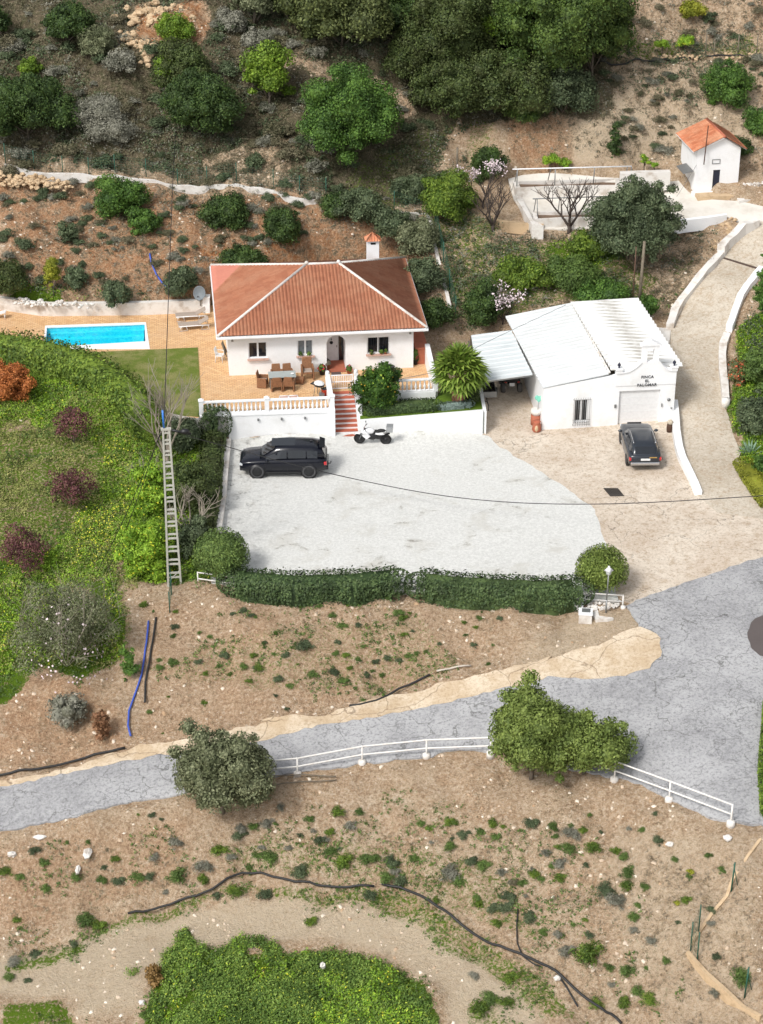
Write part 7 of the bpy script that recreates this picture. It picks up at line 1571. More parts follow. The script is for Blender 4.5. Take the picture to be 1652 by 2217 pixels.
for k in protos:
    for o in protos[k]:
        if 'label' not in o: bpy.data.objects.remove(o)
# --- cover nobody could count
def scatter(name, n, acc, s, nl, rad, hgt, mat, label, seed, box=(-29, 31, 63, 156), cat=None, zoff=0.):
    r = np.random.RandomState(seed); x = r.uniform(box[0], box[1], n); y = r.uniform(box[2], box[3], n); z = hg(x, y)
    ok = r.rand(n) < acc(x, y, zones(x, y, z))
    for pl in (ROAD, GUT, PARK, DRIVE, PATH, YARD, terr_poly): ok &= ~pip(pl, x, y)
    u, v, w = proj(x, y, z); ok &= (u > -60) & (u < 1720) & (v > -120) & (v < 2290)
    x, y, z = x[ok], y[ok], z[ok]; m_ = len(x); R_ = rad*(.5+r.rand(m_)); d = unit(r, m_*nl); d[:, 2] = np.abs(d[:, 2]); k = .35+.65*r.rand(m_*nl)
    c = np.repeat(np.stack([x, y, z], 1), nl, 0); RR = np.repeat(R_, nl); p = c+d*np.stack([RR, RR, np.full(len(RR), 1.)*RR/rad*hgt], 1)*k[:, None]; p[:, 2] += zoff
    q = quads(name, p, d+[0, 0, .4], s*(.6+.8*r.rand(len(p))), mat, None, seed, .5); tag(q, label, kind='stuff'); return q
scatter('scrub_cover', 60000, lambda x, y, W: np.where(W[:, 1] > .6, .55, W[:, 1]*.25)*(vnoise(x, y, 2.2, 9) > .3), .07, 12, .34, .3, SCRUB, 'dry grey-brown scrub covering the hillside', 1, (-29, 31, 112, 156))
scatter('sage_cover', 40000, lambda x, y, W: np.where(W[:, 1] > .6, .45, W[:, 1]*.3)*(vnoise(x, y, 2.8, 12) > .48), .065, 12, .34, .34, SAGE, 'silver-grey dry brush on the hillside', 2, (-29, 31, 112, 156))
scatter('green_scrub_cover', 60000, lambda x, y, W: np.where(W[:, 1] > .6, .4, W[:, 0]*.6)*(vnoise(x, y, 3.2, 15) > .52), .075, 16, .4, .42, HOLM, 'dull green undergrowth on the hillside', 3, (-29, 31, 112, 156))
scatter('dry_tufts', 60000, lambda x, y, W: (.5+W[:, 1]*.5)*(vnoise(x, y, 1.4, 18) > .5)*(W[:, 3] < .4), .04, 7, .14, .09, leafmat('dry_litter', srgb(128, 110, 82), srgb(182, 164, 134), patch=srgb(140, 122, 96)), 'dry brown tufts scattered over the bare banks', 4, (-29, 31, 63, 126))
scatter('green_tufts', 70000, lambda x, y, W: np.clip(W[:, 0], 0, .6)*1.6*(vnoise(x, y, 1.2, 21) > .5), .055, 9, .2, .16, WEED, 'small green weeds scattered over the bare banks', 5, (-29, 31, 63, 126))
scatter('meadow_grass', 60000, lambda x, y, W: (W[:, 0] > .7)*.95*(vnoise(x, y, .9, 24)+vnoise(x, y, 3, 25) > .7), .05, 14, .26, .26, LIME, 'bright yellow-green meadow herbs left of the court and round the drive', 6, (-29, 31, 86, 126))
scatter('meadow_weeds', 40000, lambda x, y, W: (W[:, 0] > .7)*.7*(vnoise(x, y, 1.6, 27) > .45), .055, 14, .28, .28, THICK, 'mid green meadow plants left of the court', 7, (-29, 31, 86, 126))
def in_th(x, y):
    u, v, w = proj(x, y, H(x, y)); n = (vnoise(x, y, 1.2, 1)-.5)*70+(vnoise(x, y, .5, 2)-.5)*50; return pip([(335,2092),(420,2068),(620,2056),(800,2082),(900,2125),(960,2300),(300,2300),(330,2170)], u+n, v+n)
scatter('green_thicket', 26000, lambda x, y, W: in_th(x, y)*(vnoise(x, y, .9, 50) > .22)*.98, .055, 26, .32, .36, THICK, 'dense bright green thicket inside the bend of the dirt track', 8, (-12, 6, 60, 74))
scatter('thicket_tops', 9000, lambda x, y, W: in_th(x, y)*(vnoise(x, y, 1.1, 33) > .5)*np.clip((x+6)/4, .1, .85), .055, 16, .26, .36, LIME, 'yellow-green tops of the thicket inside the bend', 9, (-12, 6, 60, 74), zoff=.16)
def mead(x, y): u, v, w = proj(x, y, H(x, y)); return (u < 300) & (v > 850) & (v < 1440)
r = np.random.RandomState(12); x = r.uniform(-28, -11, 26000); y = r.uniform(86, 116, 26000); z = H(x, y); W = zones(x, y, z); ok = (W[:, 0] > .8) & (vnoise(x, y, 1.9, 40) > .6) & (vnoise(x, y, 5, 41) > .42) & mead(x, y) & (r.rand(len(x)) < .33)
p = np.stack([x, y, z+.38+r.rand(len(x))*.2], 1)[ok]; tag(quads('meadow_flowers', p, np.tile([0, -.4, 1.], (len(p), 1)), .025+.025*r.rand(len(p)), plain('yellow_petals', srgb(222, 216, 70), .7), None, 1, .8), 'yellow flowers dotted through the meadow', kind='stuff')
scatter('straw_grass', 30000, lambda x, y, W: (W[:, 0] > .12)*mead(x, y)*.8*(vnoise(x, y, 1.3, 61) > .35), .05, 9, .22, .2, leafmat('straw_grass_blades', srgb(124, 134, 64), srgb(176, 172, 110), patch=srgb(104, 120, 54)), 'olive and straw coloured grass between the plum shrubs', 15, (-29, -8, 84, 118))
# stones
r = np.random.RandomState(14); n = 22000; x = r.uniform(-29, 31, n); y = r.uniform(63, 150, n); z = hg(x, y); W = zones(x, y, z); ok = (W[:, 0] < .5) & (W[:, 1] < .75) & (vnoise(x, y, 2.5, 44) > .38)
for pl in (ROAD, GUT, PARK, DRIVE, PATH, YARD, terr_poly): ok &= ~pip(pl, x, y)
u, v, w = proj(x, y, z); ok &= (u > -30) & (u < 1690) & (v > -30) & (v < 2250); x, y, z = x[ok], y[ok], z[ok]; m_ = len(x)
base = np.array([(-1, -1, -.6), (1, -1, -.6), (1, 1, -.6), (-1, 1, -.6), (-.7, -.7, .6), (.7, -.6, .6), (.6, .7, .6), (-.7, .6, .6)]); rad = .02+.075*r.rand(m_)**3
V = base[None]*rad[:, None, None]*np.stack([1+.5*r.rand(m_), .7+.5*r.rand(m_), .6+.4*r.rand(m_)], 1)[:, None, :]+r.randn(m_, 8, 3)*rad[:, None, None]*.15; a = r.rand(m_)*6; ca_, sa_ = np.cos(a)[:, None], np.sin(a)[:, None]
V = np.stack([V[..., 0]*ca_-V[..., 1]*sa_, V[..., 0]*sa_+V[..., 1]*ca_, V[..., 2]], -1)+np.stack([x, y, z], 1)[:, None, :]
Fq = np.array([(4, 5, 6, 7), (0, 1, 5, 4), (1, 2, 6, 5), (2, 3, 7, 6), (3, 0, 4, 7)]); Q = (Fq[None]+np.arange(m_)[:, None, None]*8).reshape(-1, 4)
m, nd, lk, P = newmat('loose_stone'); g = N(nd, 'ShaderNodeNewGeometry'); lk.new(mixc(nd, lk, g.outputs['Random Per Island'], srgb(176, 146, 114), srgb(236, 224, 206)), P.inputs['Base Color']); P.inputs['Roughness'].default_value = .9
tag(linkm('loose_stones', mk('loose_stones', V.reshape(-1, 3), Q, m)), 'pale loose stones scattered over the bare slopes', kind='stuff')
# ------------------------------------------------------------------ boundary walls
def KP(c_, *q): return [PT(*a) for a in K(c_, *q)]
def gnd(p): return Vector((p.x, p.y, hg1(p.x, p.y)))
wallrun('court_wall', [PT(*q) for q in ((494, 962), (489, 1020), (484, 1075), (477, 1130), (470, 1180))], .34, .42, WHITE2, 'low white wall down the left edge of the gravel court', 'wall', below=.5)
wallrun('drive_wall', KP('c7', (606, 1558), (612, 1640), (622, 1750), (640, 1850), (662, 1915), (700, 1990), (745, 2080), (768, 2140)), .42, .62, WHITE, 'smooth white wall between garage forecourt and drive, tapering at its near end', 'wall', h2=.3)
wallrun('drive_wall', KP('c7', (580, 1040), (610, 965), (650, 890), (710, 800), (770, 720), (850, 640), (915, 560)), .48, .42, WHITE2, 'rough whitewashed wall along the left side of the climbing drive', 'wall', jit=.05)
wallrun('drive_wall', KP('c7', (915, 560), (955, 505), (1000, 460), (1060, 405), (1110, 378), (1155, 352)), .5, .55, WHITE2, 'upper rough white wall curving left of the drive, below the stony bank', 'wall', jit=.06)
wallrun('drive_wall', KP('c7', (1188, 655), (1150, 700), (1090, 775), (1045, 850), (1010, 940), (985, 1030), (970, 1062)), .42, .42, WHITE, 'upper white kerb wall on the right side of the drive, near the drain slot', 'wall', jit=.03)
wallrun('drive_wall', KP('c7', (958, 1095), (932, 1160), (925, 1230), (928, 1330), (940, 1430), (948, 1545)), .44, .42, WHITE2, 'lower white kerb wall on the right side of the drive, beside the orange-flowered shrub', 'wall', jit=.04)
p = KP('c7', (940, 1555))[0] if 0 else PT(*K('c7', (948, 1552))); mb = MB(); mb.lathe([(.001, -.1), (.24, -.1), (.26, .5), (.001, .56)], tuple(p), 10); tag(mb.build('wall_end', WHITE2, loc=tuple(p)), 'rounded white end post of the lower kerb wall beside the drive', 'post')
a, b = KP('c7', (938, 572), (1186, 648)); mb = MB(); d_ = (b-a).normalized(); nn = Vector((-d_.y, d_.x, 0))*.09
mb.add([tuple(a-nn+Vector((0, 0, .06))), tuple(b-nn+Vector((0, 0, .06))), tuple(b+nn+Vector((0, 0, .06))), tuple(a+nn+Vector((0, 0, .06))), tuple(a-nn), tuple(b-nn), tuple(b+nn), tuple(a+nn)], [(0, 1, 2, 3), (4, 5, 1, 0), (2, 6, 7, 3)]); tag(mb.build('drain_slot', dirty('slot_rust', srgb(92, 76, 68), s1=5), loc=tuple(a)), 'dark drain slot across the top of the climbing drive', 'drain')
# upper yard: planters with white walls, rails
def prismw(name, px, z1, z0, mat, parent=None, label=None, cat=None):
    P3 = [PZ(u, v, z1) for u, v in px]; mb = MB(); mb.prism([(p.x, p.y) for p in P3], z0, z1)
    if parent is not None: return mb.build(name, mat, parent, world=True)
    return tag(mb.build(name, mat, loc=(P3[0].x, P3[0].y, z0)), label, cat)
SOILD = dirty('planter_soil', srgb(128, 106, 88), srgb(84, 68, 54), s1=3, amt=.8, bmp=.8)
def planter(px, z1, z0, label, wall=.22):
    P3 = [Vector(xy(PZ(u, v, z1))) for u, v in px]; c = sum(P3, Vector((0, 0)))/len(P3); t = thing('raised_bed', (c.x, c.y, z0), label, 'raised bed'); n = len(P3); mb = MB()
    inn = [p.lerp(c, min(.9, wall*1.5/max(.5, (c-p).length))) for p in P3]
    for i in range(n):
        a, b, a1, b1 = P3[i], P3[(i+1) % n], inn[i], inn[(i+1) % n]
        mb.add([(a.x, a.y, z0), (b.x, b.y, z0), (b.x, b.y, z1), (a.x, a.y, z1), (b1.x, b1.y, z1), (a1.x, a1.y, z1), (b1.x, b1.y, z1-.3), (a1.x, a1.y, z1-.3)], [(0, 1, 2, 3), (3, 2, 4, 5), (5, 4, 6, 7)])
    mb.build('wall', WHITE2, t, world=True); mb = MB(); mb.add([(p.x, p.y, z1-.2) for p in inn], [tuple(range(n))]); mb.build('soil', SOILD, t, world=True); return t
up_ = planter(K('e8', (165, 325), (620, 318), (1180, 300), (1180, 232), (620, 252), (140, 262)), 6.35, 5.3, 'upper whitewashed raised bed with weeds at the back of the white yard', .25)
lo_ = planter(K('e8', (345, 625), (680, 618), (1080, 610), (1080, 545), (680, 548), (330, 555)), 5.75, 4.2, 'lower whitewashed raised bed behind the leafless tree', .2)
prismw('yard_wall', K('e8', (100, 245), (150, 262), (345, 640), (440, 690), (330, 680), (180, 430)), 5.75, 4.5, WHITE2, label='stepped white wall down the left side of the upper yard', cat='wall')
prismw('yard_wall', K('e8', (390, 735), (440, 695), (700, 690), (950, 690), (950, 760), (640, 770), (400, 765)), 4.75, 4.0, WHITE2, label='rough white footing below the lower raised bed', cat='wall')
prismw('garden_wall', K('e8', (1175, 196), (1660, 176), (1650, 150), (1172, 165)), 7.25, 6.0, WHITE2, label='pale brick garden wall between the raised bed and the small white house', cat='wall')
wl = [PZ(u, v, 5.85) for u, v in K('c7', (560, 338), (700, 318), (850, 300), (960, 284))]
mb = MB()
for a, b in zip(wl[:-1], wl[1:]): mb.prism([(a.x, a.y), (b.x, b.y), (b.x, b.y+.35), (a.x, a.y+.35)], 5.0, 5.85)
tag(mb.build('yard_wall', WHITE, loc=tuple(wl[0])), 'low white parapet at the front of the yard, right of the dark oak', 'wall')
p = KP('c8', (740, 588), (900, 590), (1060, 592)); wallrun('bank_wall', [PZ(*q, 5.2) for q in K('c8', (735, 582), (1065, 596))], .3, .35, TAN, 'short brown stone wall left of the lower raised bed', 'wall')
def railframe(name, top, feet, z_top, z_foot, r, label, mat=GREYM, topmat=None):
    a, b = [PZ(u, v, z_top) for u, v in K('e8', *top)]; t = thing(name, (a.x, a.y, z_foot), label, 'railing')
    mb = MB(); mb.tube([tuple(a), tuple(b)], r*1.3, 6); mb.build('top_rail', topmat or mat, t, world=True)
    for q in feet:
        f = PZ(*K('e8', q), z_foot); k = max(0, min(1, ((f-a).dot(b-a))/(b-a).length_squared)); tp = a.lerp(b, k); mb = MB(); mb.tube([(f.x, f.y, z_foot-.2), tuple(tp)], r, 6); mb.build('post', mat, t, world=True)
    return t
railframe('rail_frame', ((140, 148), (1285, 118)), ((160, 262), (182, 318), (476, 248), (545, 308), (915, 285), (1220, 262), (1272, 262)), 7.55, 6.3, .035, 'long white-topped metal rail frame over the upper raised bed', topmat=WHITE)
railframe('rail_frame', ((335, 432), (1100, 406)), ((342, 552), (382, 612), (576, 560), (752, 605), (1056, 545)), 6.85, 5.7, .03, 'grey metal rail frame over the lower raised bed, behind the leafless tree')
rubble('stone_bank', KP('c7', (1000, 345), (960, 400), (915, 460), (870, 520), (820, 580)), 150, .14, TAN, 'tan boulders heaped on the bank below the upper drive wall', 'rock bank', spread=.45, hz=.25, seed=3)
rubble('rubble_edge', K('c4', (130, 745), (340, 770), (560, 790)) and [PZ(*q, 2.6) for q in K('c4', (120, 765), (300, 785), (700, 795))], 90, .12, WHITE2, 'white rubble lying behind the left part of the pool wall', 'rubble', zf=2.45, spread=.4, hz=.2, seed=4)
rubble('dry_stone_wall', [PT(*q) for q in K('c1', (10, 1100), (120, 1120), (250, 1110), (420, 1150))], 130, .17, TAN, 'tumbled tan stone wall below the white kerb at the far left', 'stone wall', spread=.45, hz=.3, seed=5)
rubble('rock_outcrop', [PT(*q) for q in K('c1', (740, 110), (860, 90), (960, 130), (1010, 60), (1180, 180))], 60, .3, TAN, 'pale rocks in the orange earth outcrop at the top left', 'rocks', spread=.8, hz=.3, seed=6)
rubble('rock_outcrop', [PT(*q) for q in K('c1', (760, 230), (850, 280), (900, 330), (905, 400))], 40, .24, TAN, 'string of pale rocks below the orange earth outcrop', 'rocks', spread=.5, hz=.25, seed=7)
rubble('terrace_stones', [PT(*q) for q in K('c3', (990, 350), (1200, 350), (1400, 340), (1652, 345))], 90, .13, TAN, 'row of pale stones along the terrace strip at the top right', 'stones', spread=.25, hz=.1, seed=8)
# ------------------------------------------------------------------ fences
RAILW = dirty('white_rail_paint', srgb(240, 238, 234), srgb(206, 190, 172), s1=3, amt=.5, bmp=0)
def postrail(name, pts, hgt, label, rails=(.5, 1.), r=.04, foot=True, mid=None):
    t = thing(name, pts[0], label, 'fence')
    for i, p in enumerate(pts):
        mb = MB(); mb.tube([(p.x, p.y, p.z-.25), (p.x, p.y, p.z+hgt+r)], r*1.05, 6); mb.build('post', RAILW, t, world=True)
        if foot: mb = MB(); mb.lathe([(.001, -.2), (.2, -.2), (.19, .12), (.12, .17), (.001, .17)], (p.x, p.y, p.z), 9); mb.build('footing', WHITE2, t, world=True)
    for k in rails:
        mb = MB(); mb.tube([(p.x, p.y, p.z+hgt*k) for p in pts], r, 6); mb.build('rail', RAILW, t, world=True)
    return t
fp = [PT(*q) for q in ((480, 1692), )]+KP('d5', (230, 1018), (567, 956), (902, 922))+[PT(1062, 1632), PT(1200, 1640)]+[PT(1330, 1688)]+KP('d6', (1152, 692), (1480, 818))
postrail('road_fence', fp[:6], .92, 'left run of white two-rail metal fence on the downhill edge of the lane')
postrail('road_fence', [fp[5]+Vector((.3, -.2, 0))]+fp[6:], 1.0, 'right run of white two-rail metal fence, right of the bright green trees')
postrail('court_fence', [PT(*q) for q in ((429, 1262), (500, 1272), (640, 1286), (780, 1291), (883, 1288), (1000, 1298), (1130, 1306), (1258, 1306), (1348, 1312))], .62, 'white two-rail fence running behind the clipped hedges at the court edge', rails=(.42, 1.), r=.035, foot=False)
MESHG = plain('green_fence_wire', srgb(40, 92, 74), .6)
def meshfence(name, pts, hgt, label, spacing=2.2, grid=.3, parent=None, kerb=None):
    t = thing(name, pts[0], label, 'fence'); P2 = [pts[0]]
    for a, b in zip(pts[:-1], pts[1:]):
        n = max(1, round((b-a).length/spacing))
        for k in range(n): q = a.lerp(b, (k+1)/n); P2.append(gnd(q))
    for p in P2: mb = MB(); mb.tube([(p.x, p.y, p.z-.2), (p.x, p.y, p.z+hgt)], .03, 5); mb.build('post', MESHG, t, world=True)
    mb = MB()
    for a, b in zip(P2[:-1], P2[1:]):
        for k in np.arange(.1, hgt+.01, grid*.6): mb.tube([(a.x, a.y, a.z+k), (b.x, b.y, b.z+k)], .006, 3, caps=False)
        n = int((b-a).length/grid)
        for k in range(n): q = a.lerp(b, (k+.5)/n); mb.tube([(q.x, q.y, q.z+.05), (q.x, q.y, q.z+hgt)], .006, 3, caps=False)
    mb.build('wire_mesh', MESHG, t, world=True); return t
kb1 = KP('c1', (30, 995), (190, 1045), (380, 1062), (500, 1075), (700, 1100), (870, 1118), (1080, 1132), (1210, 1150), (1440, 1180), (1652, 1208))+KP('c2', (150, 1212), (310, 1240), (470, 1252))
wallrun('boundary_kerb', kb1, .22, .14, WHITE2, 'long white kerb line crossing the hillside above the orange slope', 'kerb', jit=.08)
meshfence('mesh_fence', [p+Vector((0, .3, 0)) for p in kb1[::2]], 1.3, 'long green mesh fence above the white kerb on the hillside')
kb2 = KP('c8', (62, 496), (180, 500), (305, 503), (328, 570), (345, 670), (368, 760), (382, 840), (405, 940), (430, 1030), (462, 1175))
wallrun('boundary_kerb', kb2, .22, .14, WHITE2, 'white kerb turning a corner and running down towards the palm', 'kerb', jit=.08)
meshfence('mesh_fence', [p+Vector((.3, .1, 0)) for p in kb2[::3]], 1.4, 'green mesh fence running down the slope between villa and carport')
kb3 = KP('d8', (1640, 195), (1590, 265), (1520, 370), (1495, 425), (1430, 500), (1385, 570), (1345, 640)); wallrun('boundary_kerb', kb3, .14, .1, TAN, 'thin concrete kerb running downhill at the lower right', 'kerb', jit=.08)
kb4 = KP('d8', (1325, 668), (1400, 755), (1500, 860), (1640, 975)); wallrun('boundary_kerb', kb4, .16, .12, TAN, 'brownish kerb turning back at the lower right corner', 'kerb', jit=.08)
t = meshfence('mesh_fence', KP('d8', (1372, 590), (1338, 660), (1368, 690)), 1.5, 'short corner of green mesh fence at the lower right', 1.4)
for c_, q, pht, lab in (('d8', (1513, 408), 1.5, 'single green fence post beside the kerb at the lower right'), ('d8', (1572, 862), 1.5, 'green fence post in the weeds near the lower right corner'), ('d1', (1180, 1900), 0, '')):
    if not lab: continue
    p = PT(*K(c_, q)); mb = MB(); mb.tube([(p.x, p.y, p.z-.2), (p.x+.05, p.y, p.z+pht)], .035, 6); mb.tube([(p.x, p.y, p.z+pht-.1), (p.x+.35, p.y+.2, p.z-.1)], .02, 5); tag(mb.build('fence_post', MESHG, loc=tuple(p)), lab, 'post')
mf = meshfence('mesh_fence', [PT(369, 1262), PT(372, 1290), PT(368, 1328)], 1.2, 'short green mesh fence at the foot of the lattice pole', 1.5)
# poles
def pole(name, pt, top, r, label, mat=WOODP, cat='pole', lean=(0, 0)):
    mb = MB(); mb.tube([(pt.x, pt.y, pt.z-.3), (pt.x+lean[0], pt.y+lean[1], pt.z+top)], r, 8, r*.8); return tag(mb.build(name, mat, loc=tuple(pt)), label, cat)
pole('wooden_post', PT(*K('c8', (500, 255))), 1.9, .09, 'thick grey post on the bare patch between wood and blossom tree')
p = PT(1383, 662); pole('utility_pole', p, 4.3, .11, 'weathered wooden pole rising behind the back right corner of the garage', lean=(.1, 0))
p = PT(1370, 650); pole('steel_post', p, 3.6, .04, 'thin rusty post left of the wooden pole behind the garage', dirty('rust_post', srgb(110, 84, 70)))
for (x, y, pht, lab) in ((1300, 340, 1.7, 'pale thin post on the top right terrace strip, leftmost of four'), (1352, 345, 1.3, 'short green post on the top right terrace strip'), (1497, 335, 1.4, 'pale post on the top right terrace strip, third from left'), (1612, 325, 1.3, 'dark thin post on the top right terrace strip, rightmost')):
    pole('terrace_post', PT(*K('c3', (x, y))), pht, .05, lab)
# lattice pole
CONC = dirty('pale_concrete', srgb(190, 190, 180), srgb(150, 148, 136), s1=2, bmp=.2)
lb = PT(378, 1262); Ht = 8.7; t = thing('lattice_pole', lb, 'tall pale concrete ladder-like utility pole rising from the bank left of the court', 'utility pole', rz=R(4))
# its top must stand at the height where the cables leave
for sx in (-1, 1):
    mb = MB(); w0, w1 = .33, .15; mb.add([(sx*w0-.05, -.07, -.4), (sx*w0+.05, -.07, -.4), (sx*w0+.05, .07, -.4), (sx*w0-.05, .07, -.4), (sx*w1-.045, -.06, Ht), (sx*w1+.045, -.06, Ht), (sx*w1+.045, .06, Ht), (sx*w1-.045, .06, Ht)], [(3, 2, 1, 0), (4, 5, 6, 7), (0, 1, 5, 4), (1, 2, 6, 5), (2, 3, 7, 6), (3, 0, 4, 7)]); mb.build('upright', CONC, t)
z = .35
k = 0
while z < Ht:
    w_ = .33+(.15-.33)*z/Ht; mb = MB(); mb.box((0, 0, z), (w_*2-.08, .1, .07)); mb.build('rung', CONC, t); z += (.52 if k % 2 else .26)*(1-.25*z/Ht)+.0; k += 1
mb = MB(); mb.tube([(-.3, -.02, .1), (.3, -.02, .75)], .03, 5); mb.build('brace', CONC, t)
mb = MB(); mb.box((0, 0, Ht+.02), (.5, .16, .1)); mb.build('cap', CONC, t)
mb = MB(); mb.tube([(-.1, 0, Ht+.1), (-.12, 0, Ht+1.05)], .05, 7); o = mb.build('blue_sleeve', plain('bright_blue_plastic', srgb(60, 130, 220), .4), t)
mb = MB(); mb.tube([(-.1, 0, Ht), (-.14, 0, Ht+1.3)], .028, 6); mb.tube([(.1, 0, Ht), (1.2, .1, Ht-.35)], .06, 6); mb.ball((.9, .1, Ht-.2), (.25, .15, .15), 8, 5); mb.build('insulator_arm', BLACK, t)
TOP = Vector((lb.x-.1, lb.y, lb.z+Ht+.15))
def cable(name, pts, r, label, mat=None, sag=0., cat='cable', n=20):
    out = []
    P4 = [Vector(pts[0])]+[Vector(p) for p in pts]+[Vector(pts[-1])]
    for i in range(1, len(P4)-2):
        a, b, c, d = P4[i-1:i+3]
        for k in range(n): f = k/n; q = .5*((2*b)+(c-a)*f+(2*a-5*b+4*c-d)*f*f+(3*b-a-3*c+d)*f**3); q.z -= sag*4*f*(1-f); out.append(q)
    out.append(Vector(pts[-1])); mb = MB(); mb.tube(out, r, 6); return tag(mb.build(name, mat or BLACK, loc=tuple(pts[0])), label, cat)
def along(u, v, y):     # the point over picture spot (u,v) standing y metres away
    d = ray(u, v); D = y/d[1]; return Vector((d[0]*D, y, CAM_Z+d[2]*D))
cable('overhead_cable', [TOP, along(375, 380, 128), along(402, -60, 152)], .022, 'black cable climbing from the lattice pole over the hillside to the top edge', sag=.15)
cable('overhead_cable', [TOP+Vector((1.1, 0, -.5)), along(715, 1025, 99), along(1000, 1078, 97), along(1300, 1091, 95), along(1700, 1070, 94)], .022, 'black cable hanging across the gravel court towards the right edge')
Mga = Mg@Vector((3.2, 9.2, 3.7))
p1 = along(437, 915, 108.2); cable('service_cable', [p1, along(722, 862, 108.0), along(862, 822, 108.5), along(952, 800, 109.5), along(1045, 745, 112), along(1225, 660, 117.5)], .016, 'thin grey cable from the long balustrade past the palm to the garage roof', GREYM, sag=.0)
cable('overhead_cable', [TOP, along(175, 1290, 92), along(-60, 1480, 88)], .018, 'upper of two black cables running down to the left edge over the meadow', sag=.1)
cable('overhead_cable', [TOP+Vector((-.2, 0, -.35)), along(200, 1290, 92), along(-60, 1530, 88)], .018, 'lower of two black cables running down to the left edge over the meadow', sag=.1)
pm_ = sh.location+Vector((.5, -.4, 2.2)); cable('service_cable', [along(1530, 318, 133), along(1465, 425, 128)], .014, 'thin cable hanging from the small house down into the dark oak', GREYM, sag=.1)
# hoses and pipes on the ground
BLUEH = plain('blue_hose', srgb(70, 96, 190), .45); BLKH = plain('black_pipe', (.02, .02, .02, 1), .6); WHH = plain('pale_pipe', srgb(206, 196, 182), .6)
def ghose(c_, q, r, mat, label, name='pipe', cat='pipe', off=.05):
    P3 = KP(c_, *q); out = []
    for a, b in zip(P3[:-1], P3[1:]):
        n = max(1, int((b-a).length/.3))
        for k in range(n): s_ = a.lerp(b, k/n); out.append((s_.x, s_.y, hg1(s_.x, s_.y)+r+off))
    z_ = np.array([o[2] for o in out]); z_ = np.maximum(z_, np.convolve(np.pad(z_, 3, 'edge'), np.ones(7)/7, 'valid')); out = [(o[0], o[1], z) for o, z in zip(out, z_)]; mb = MB(); mb.tube(out, r, 7); return tag(mb.build(name, mat, loc=out[0]), label, cat)
ghose('c4', ((1140, 430), (1150, 490), (1188, 570), (1238, 640), (1290, 680), (1345, 712)), .055, BLUEH, 'blue pipe coming down the orange slope to the pool wall', 'blue_pipe')
ghose('d4', ((775, 225), (766, 340), (755, 420), (740, 520), (700, 640), (675, 720), (670, 790), (690, 865)), .05, BLUEH, 'blue pipe running down the bank to the lane at the left', 'blue_pipe')
ghose('d4', ((815, 210), (800, 330), (778, 470), (760, 560), (757, 695)), .05, BLKH, 'straight dark pipe beside the lower blue pipe on the bank', 'dark_pipe')
ghose('d4', ((-40, 1042), (200, 990), (330, 958), (450, 930), (580, 902), (690, 878)), .06, BLKH, 'black pipe along the uphill edge of the lane at the far left', 'dark_pipe')
ghose('d5', ((500, 664), (560, 655), (640, 635), (700, 610), (760, 580), (810, 560), (860, 538), (950, 500)), .055, BLKH, 'black drain pipe on the bank above the lane', 'dark_pipe')
ghose('d5', ((955, 498), (1060, 466), (1172, 436)), .05, WHH, 'thin pale pipe joined to the black drain pipe above the lane', 'pale_pipe')
ghose('d7', ((555, 517), (620, 508), (700, 490), (780, 462), (850, 450), (920, 428), (960, 400), (1010, 370), (1050, 355), (1130, 355), (1180, 370), (1280, 395), (1400, 405), (1500, 405), (1652, 395)), .055, BLKH, 'long black pipe along the top of the dirt track, left part', 'black_pipe', off=.1)
ghose('d8', ((0, 386), (80, 394), (140, 425), (200, 462), (350, 558), (480, 648), (600, 690), (720, 750), (860, 850), (950, 920), (1060, 1000)), .06, BLKH, 'long black pipe curving down to the lower edge beside the dirt track', 'black_pipe', off=.1)
ghose('d8', ((590, 500), (585, 560), (587, 640), (610, 700), (660, 735), (720, 748)), .03, BLKH, 'thin black hose looping onto the long black pipe', 'black_hose')
ghose('d8', ((770, 790), (800, 820), (830, 870), (870, 940)), .04, BLKH, 'thin black hose below the long black pipe near the lower edge', 'black_hose')
ghose('c3', ((640, 395), (760, 400), (900, 380), (1050, 366), (1250, 352), (1450, 348), (1652, 345)), .06, BLKH, 'dark pipe along the terrace strip at the top right', 'dark_pipe')
ghose('d5', ((70, 1040), (240, 1045), (470, 1052)), .03, WOODP, 'dead branch lying right of the olive tree, upper of two', 'dead_branch', 'branch', .15)
ghose('d5', ((90, 1108), (260, 1090), (470, 1060)), .03, WOODP, 'dead branch lying right of the olive tree, lower of two', 'dead_branch', 'branch', .1)
# lamp post, meter box, slabs
lpp = PT(*K('e7', (905, 1410))); t = thing('lamp_post', lpp, 'white garden lamp on a thin grey post in front of the right round shrub', 'lamp post')
mb = MB(); mb.tube([(0, 0, -.2), (0, 0, .75)], .045, 8); mb.tube([(0, 0, .75), (.02, 0, 2.15)], .03, 8); mb.build('post', GREYM, t)
mb = MB(); mb.lathe([(.04, 2.12), (.12, 2.2), (.15, 2.42), (.001, 2.44)], (.02, 0, 0), 4); mb.build('lantern', plain('frosted_lantern', srgb(206, 212, 208), .3), t)
mb = MB(); mb.lathe([(.25, 2.42), (.1, 2.56), (.06, 2.58), (.06, 2.66), (.001, 2.68)], (.02, 0, 0), 4); mb.build('lamp_shade', PLASTIC, t)
bxp = PT(*K('e7', (500, 1640))); t = thing('meter_box', (bxp.x, bxp.y+.35, bxp.z), 'square white concrete box with a lid on the bank below the lamp post', 'box', rz=R(-6))
mb = MB(); mb.box((0, 0, .22), (.66, .62, .5), taper=.96); mb.build('body', WHITE2, t, bevel=.02)
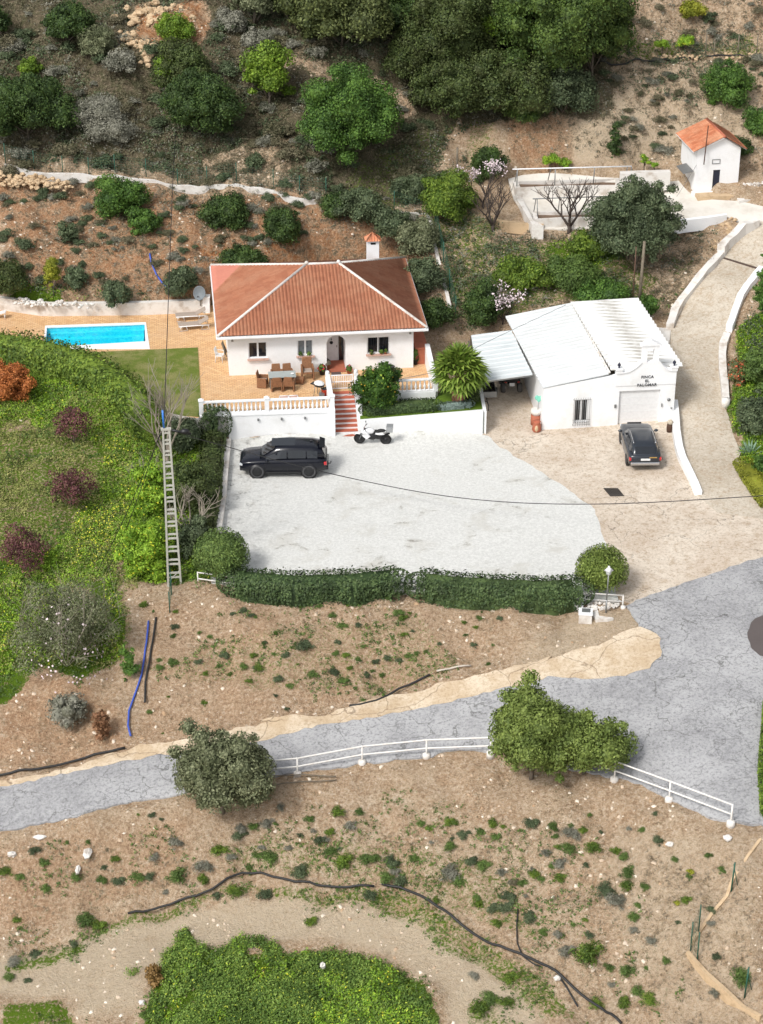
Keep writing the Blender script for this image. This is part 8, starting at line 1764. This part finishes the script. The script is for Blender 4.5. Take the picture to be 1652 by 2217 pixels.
mb = MB(); mb.box((0, 0, .5), (.7, .66, .08)); mb.build('lid', WHITE, t, bevel=.02); mb = MB(); mb.box((.02, .06, .545), (.42, .36, .012)); mb.build('lid_panel', GREYM, t)
sl_ = [PT(*q) for q in K('e7', (70, 1268), (300, 1350), (430, 1370), (500, 1130), (470, 1120), (410, 1290), (250, 1280))]; mb = MB(); mb.prism([(p.x, p.y) for p in sl_], sl_[0].z-.3, sl_[0].z+.22); tag(mb.build('white_edging', WHITE, loc=tuple(sl_[0])), 'bent white concrete edging below the right end of the hedge', 'edging')
sl_ = [PT(*q) for q in K('e7', (610, 1440), (740, 1370), (770, 1500), (1060, 1560), (930, 1590), (700, 1600))]; mb = MB(); mb.prism([(p.x, p.y) for p in sl_], sl_[0].z-.3, sl_[0].z+.1); tag(mb.build('concrete_slab', WHITE2, loc=tuple(sl_[0])), 'broken pale concrete slab right of the white box', 'slab')
rubble('rubble_pile', [PT(*q) for q in K('e7', (520, 1300), (850, 1280), (1150, 1230))], 90, .09, WHITE2, 'pale rubble round the foot of the lamp post', 'rubble', spread=.35, hz=.1, seed=9)
p = PT(*K('e7', (1255, 1310))); mb = MB(); mb.lathe([(.001, -.1), (.13, -.1), (.13, .1), (.001, .14)], tuple(p), 10); tag(mb.build('footing', WHITE2, loc=tuple(p)), 'round white footing stone at the lane corner beside the court fence', 'stone')
# yellow flowering plants
for c_, q, w_, lab in (('d2', (432, 1000), 24, 'small plant with two yellow flower heads at the foot of the left hedge'), ('d8', (1335, 335), 16, 'bright yellow-green plant alone on the lower right slope'), ('d8', (1275, 470), 14, 'small yellowish plant among dry scrub at the lower right')):
    u, v = K(c_, q); p = PT(u, v); s_ = w_/scale_at(p); o = foliage('flowering_plant', crown_blobs(s_, s_*.8, 0, 4, 3), .05, CONI, None, int(u), loc=p); tag(o, lab, 'plant')
u, v = K('d7', (670, 775)); bush('shrub', u, v-34, v+30, 36, leafmat('straw_shrub', srgb(120, 92, 50), srgb(166, 134, 84)), 'straw-brown shrub at the left end of the thicket', 'shrub', seed=140)
# a few big pale rocks
for c_, q, s_, lab in (('d7', (378, 235), (.22, .5, .12), 'long white slab of rock on the lower left slope, upper of two'), ('d7', (338, 320), (.12, .4, .1), 'narrow white rock on the lower left slope, below the long slab'), ('d7', (52, 250), (.22, .16, .12), 'white rock at the far left below the lane'), ('d7', (172, 180), (.35, .15, .1), 'flat tan rock just below the lane at the left'), ('d7', (1398, 768), (.14, .12, .16), 'white stone in the middle of the thicket'), ('d7', (615, 900), (.16, .14, .12), 'white stone at the left foot of the thicket'), ('d8', (1247, 208), (.2, .14, .1), 'white rock below the right run of the white road fence'), ('d8', (1497, 187), (.2, .18, .12), 'square pale stone below the end of the white road fence'), ('d8', (760, 795), (.18, .14, .12), 'white stone beside the long black pipe near the lower edge')):
    p = gnd(PT(*K(c_, q))); rr = random.Random(int(q[0])); mb = MB(); mb.ball((0, 0, s_[2]*.5), s_, 7, 5)
    mb.v = [tuple(c+rr.uniform(-1, 1)*.03 for c in v_) for v_ in mb.v]; mb.sm = [False]*len(mb.sm); o = mb.build('rock', WHITE2); o.location = p+Vector((0, 0, .05+(.5 if 'thicket' in lab and 'middle' in lab else 0))); tag(o, lab, 'rock')
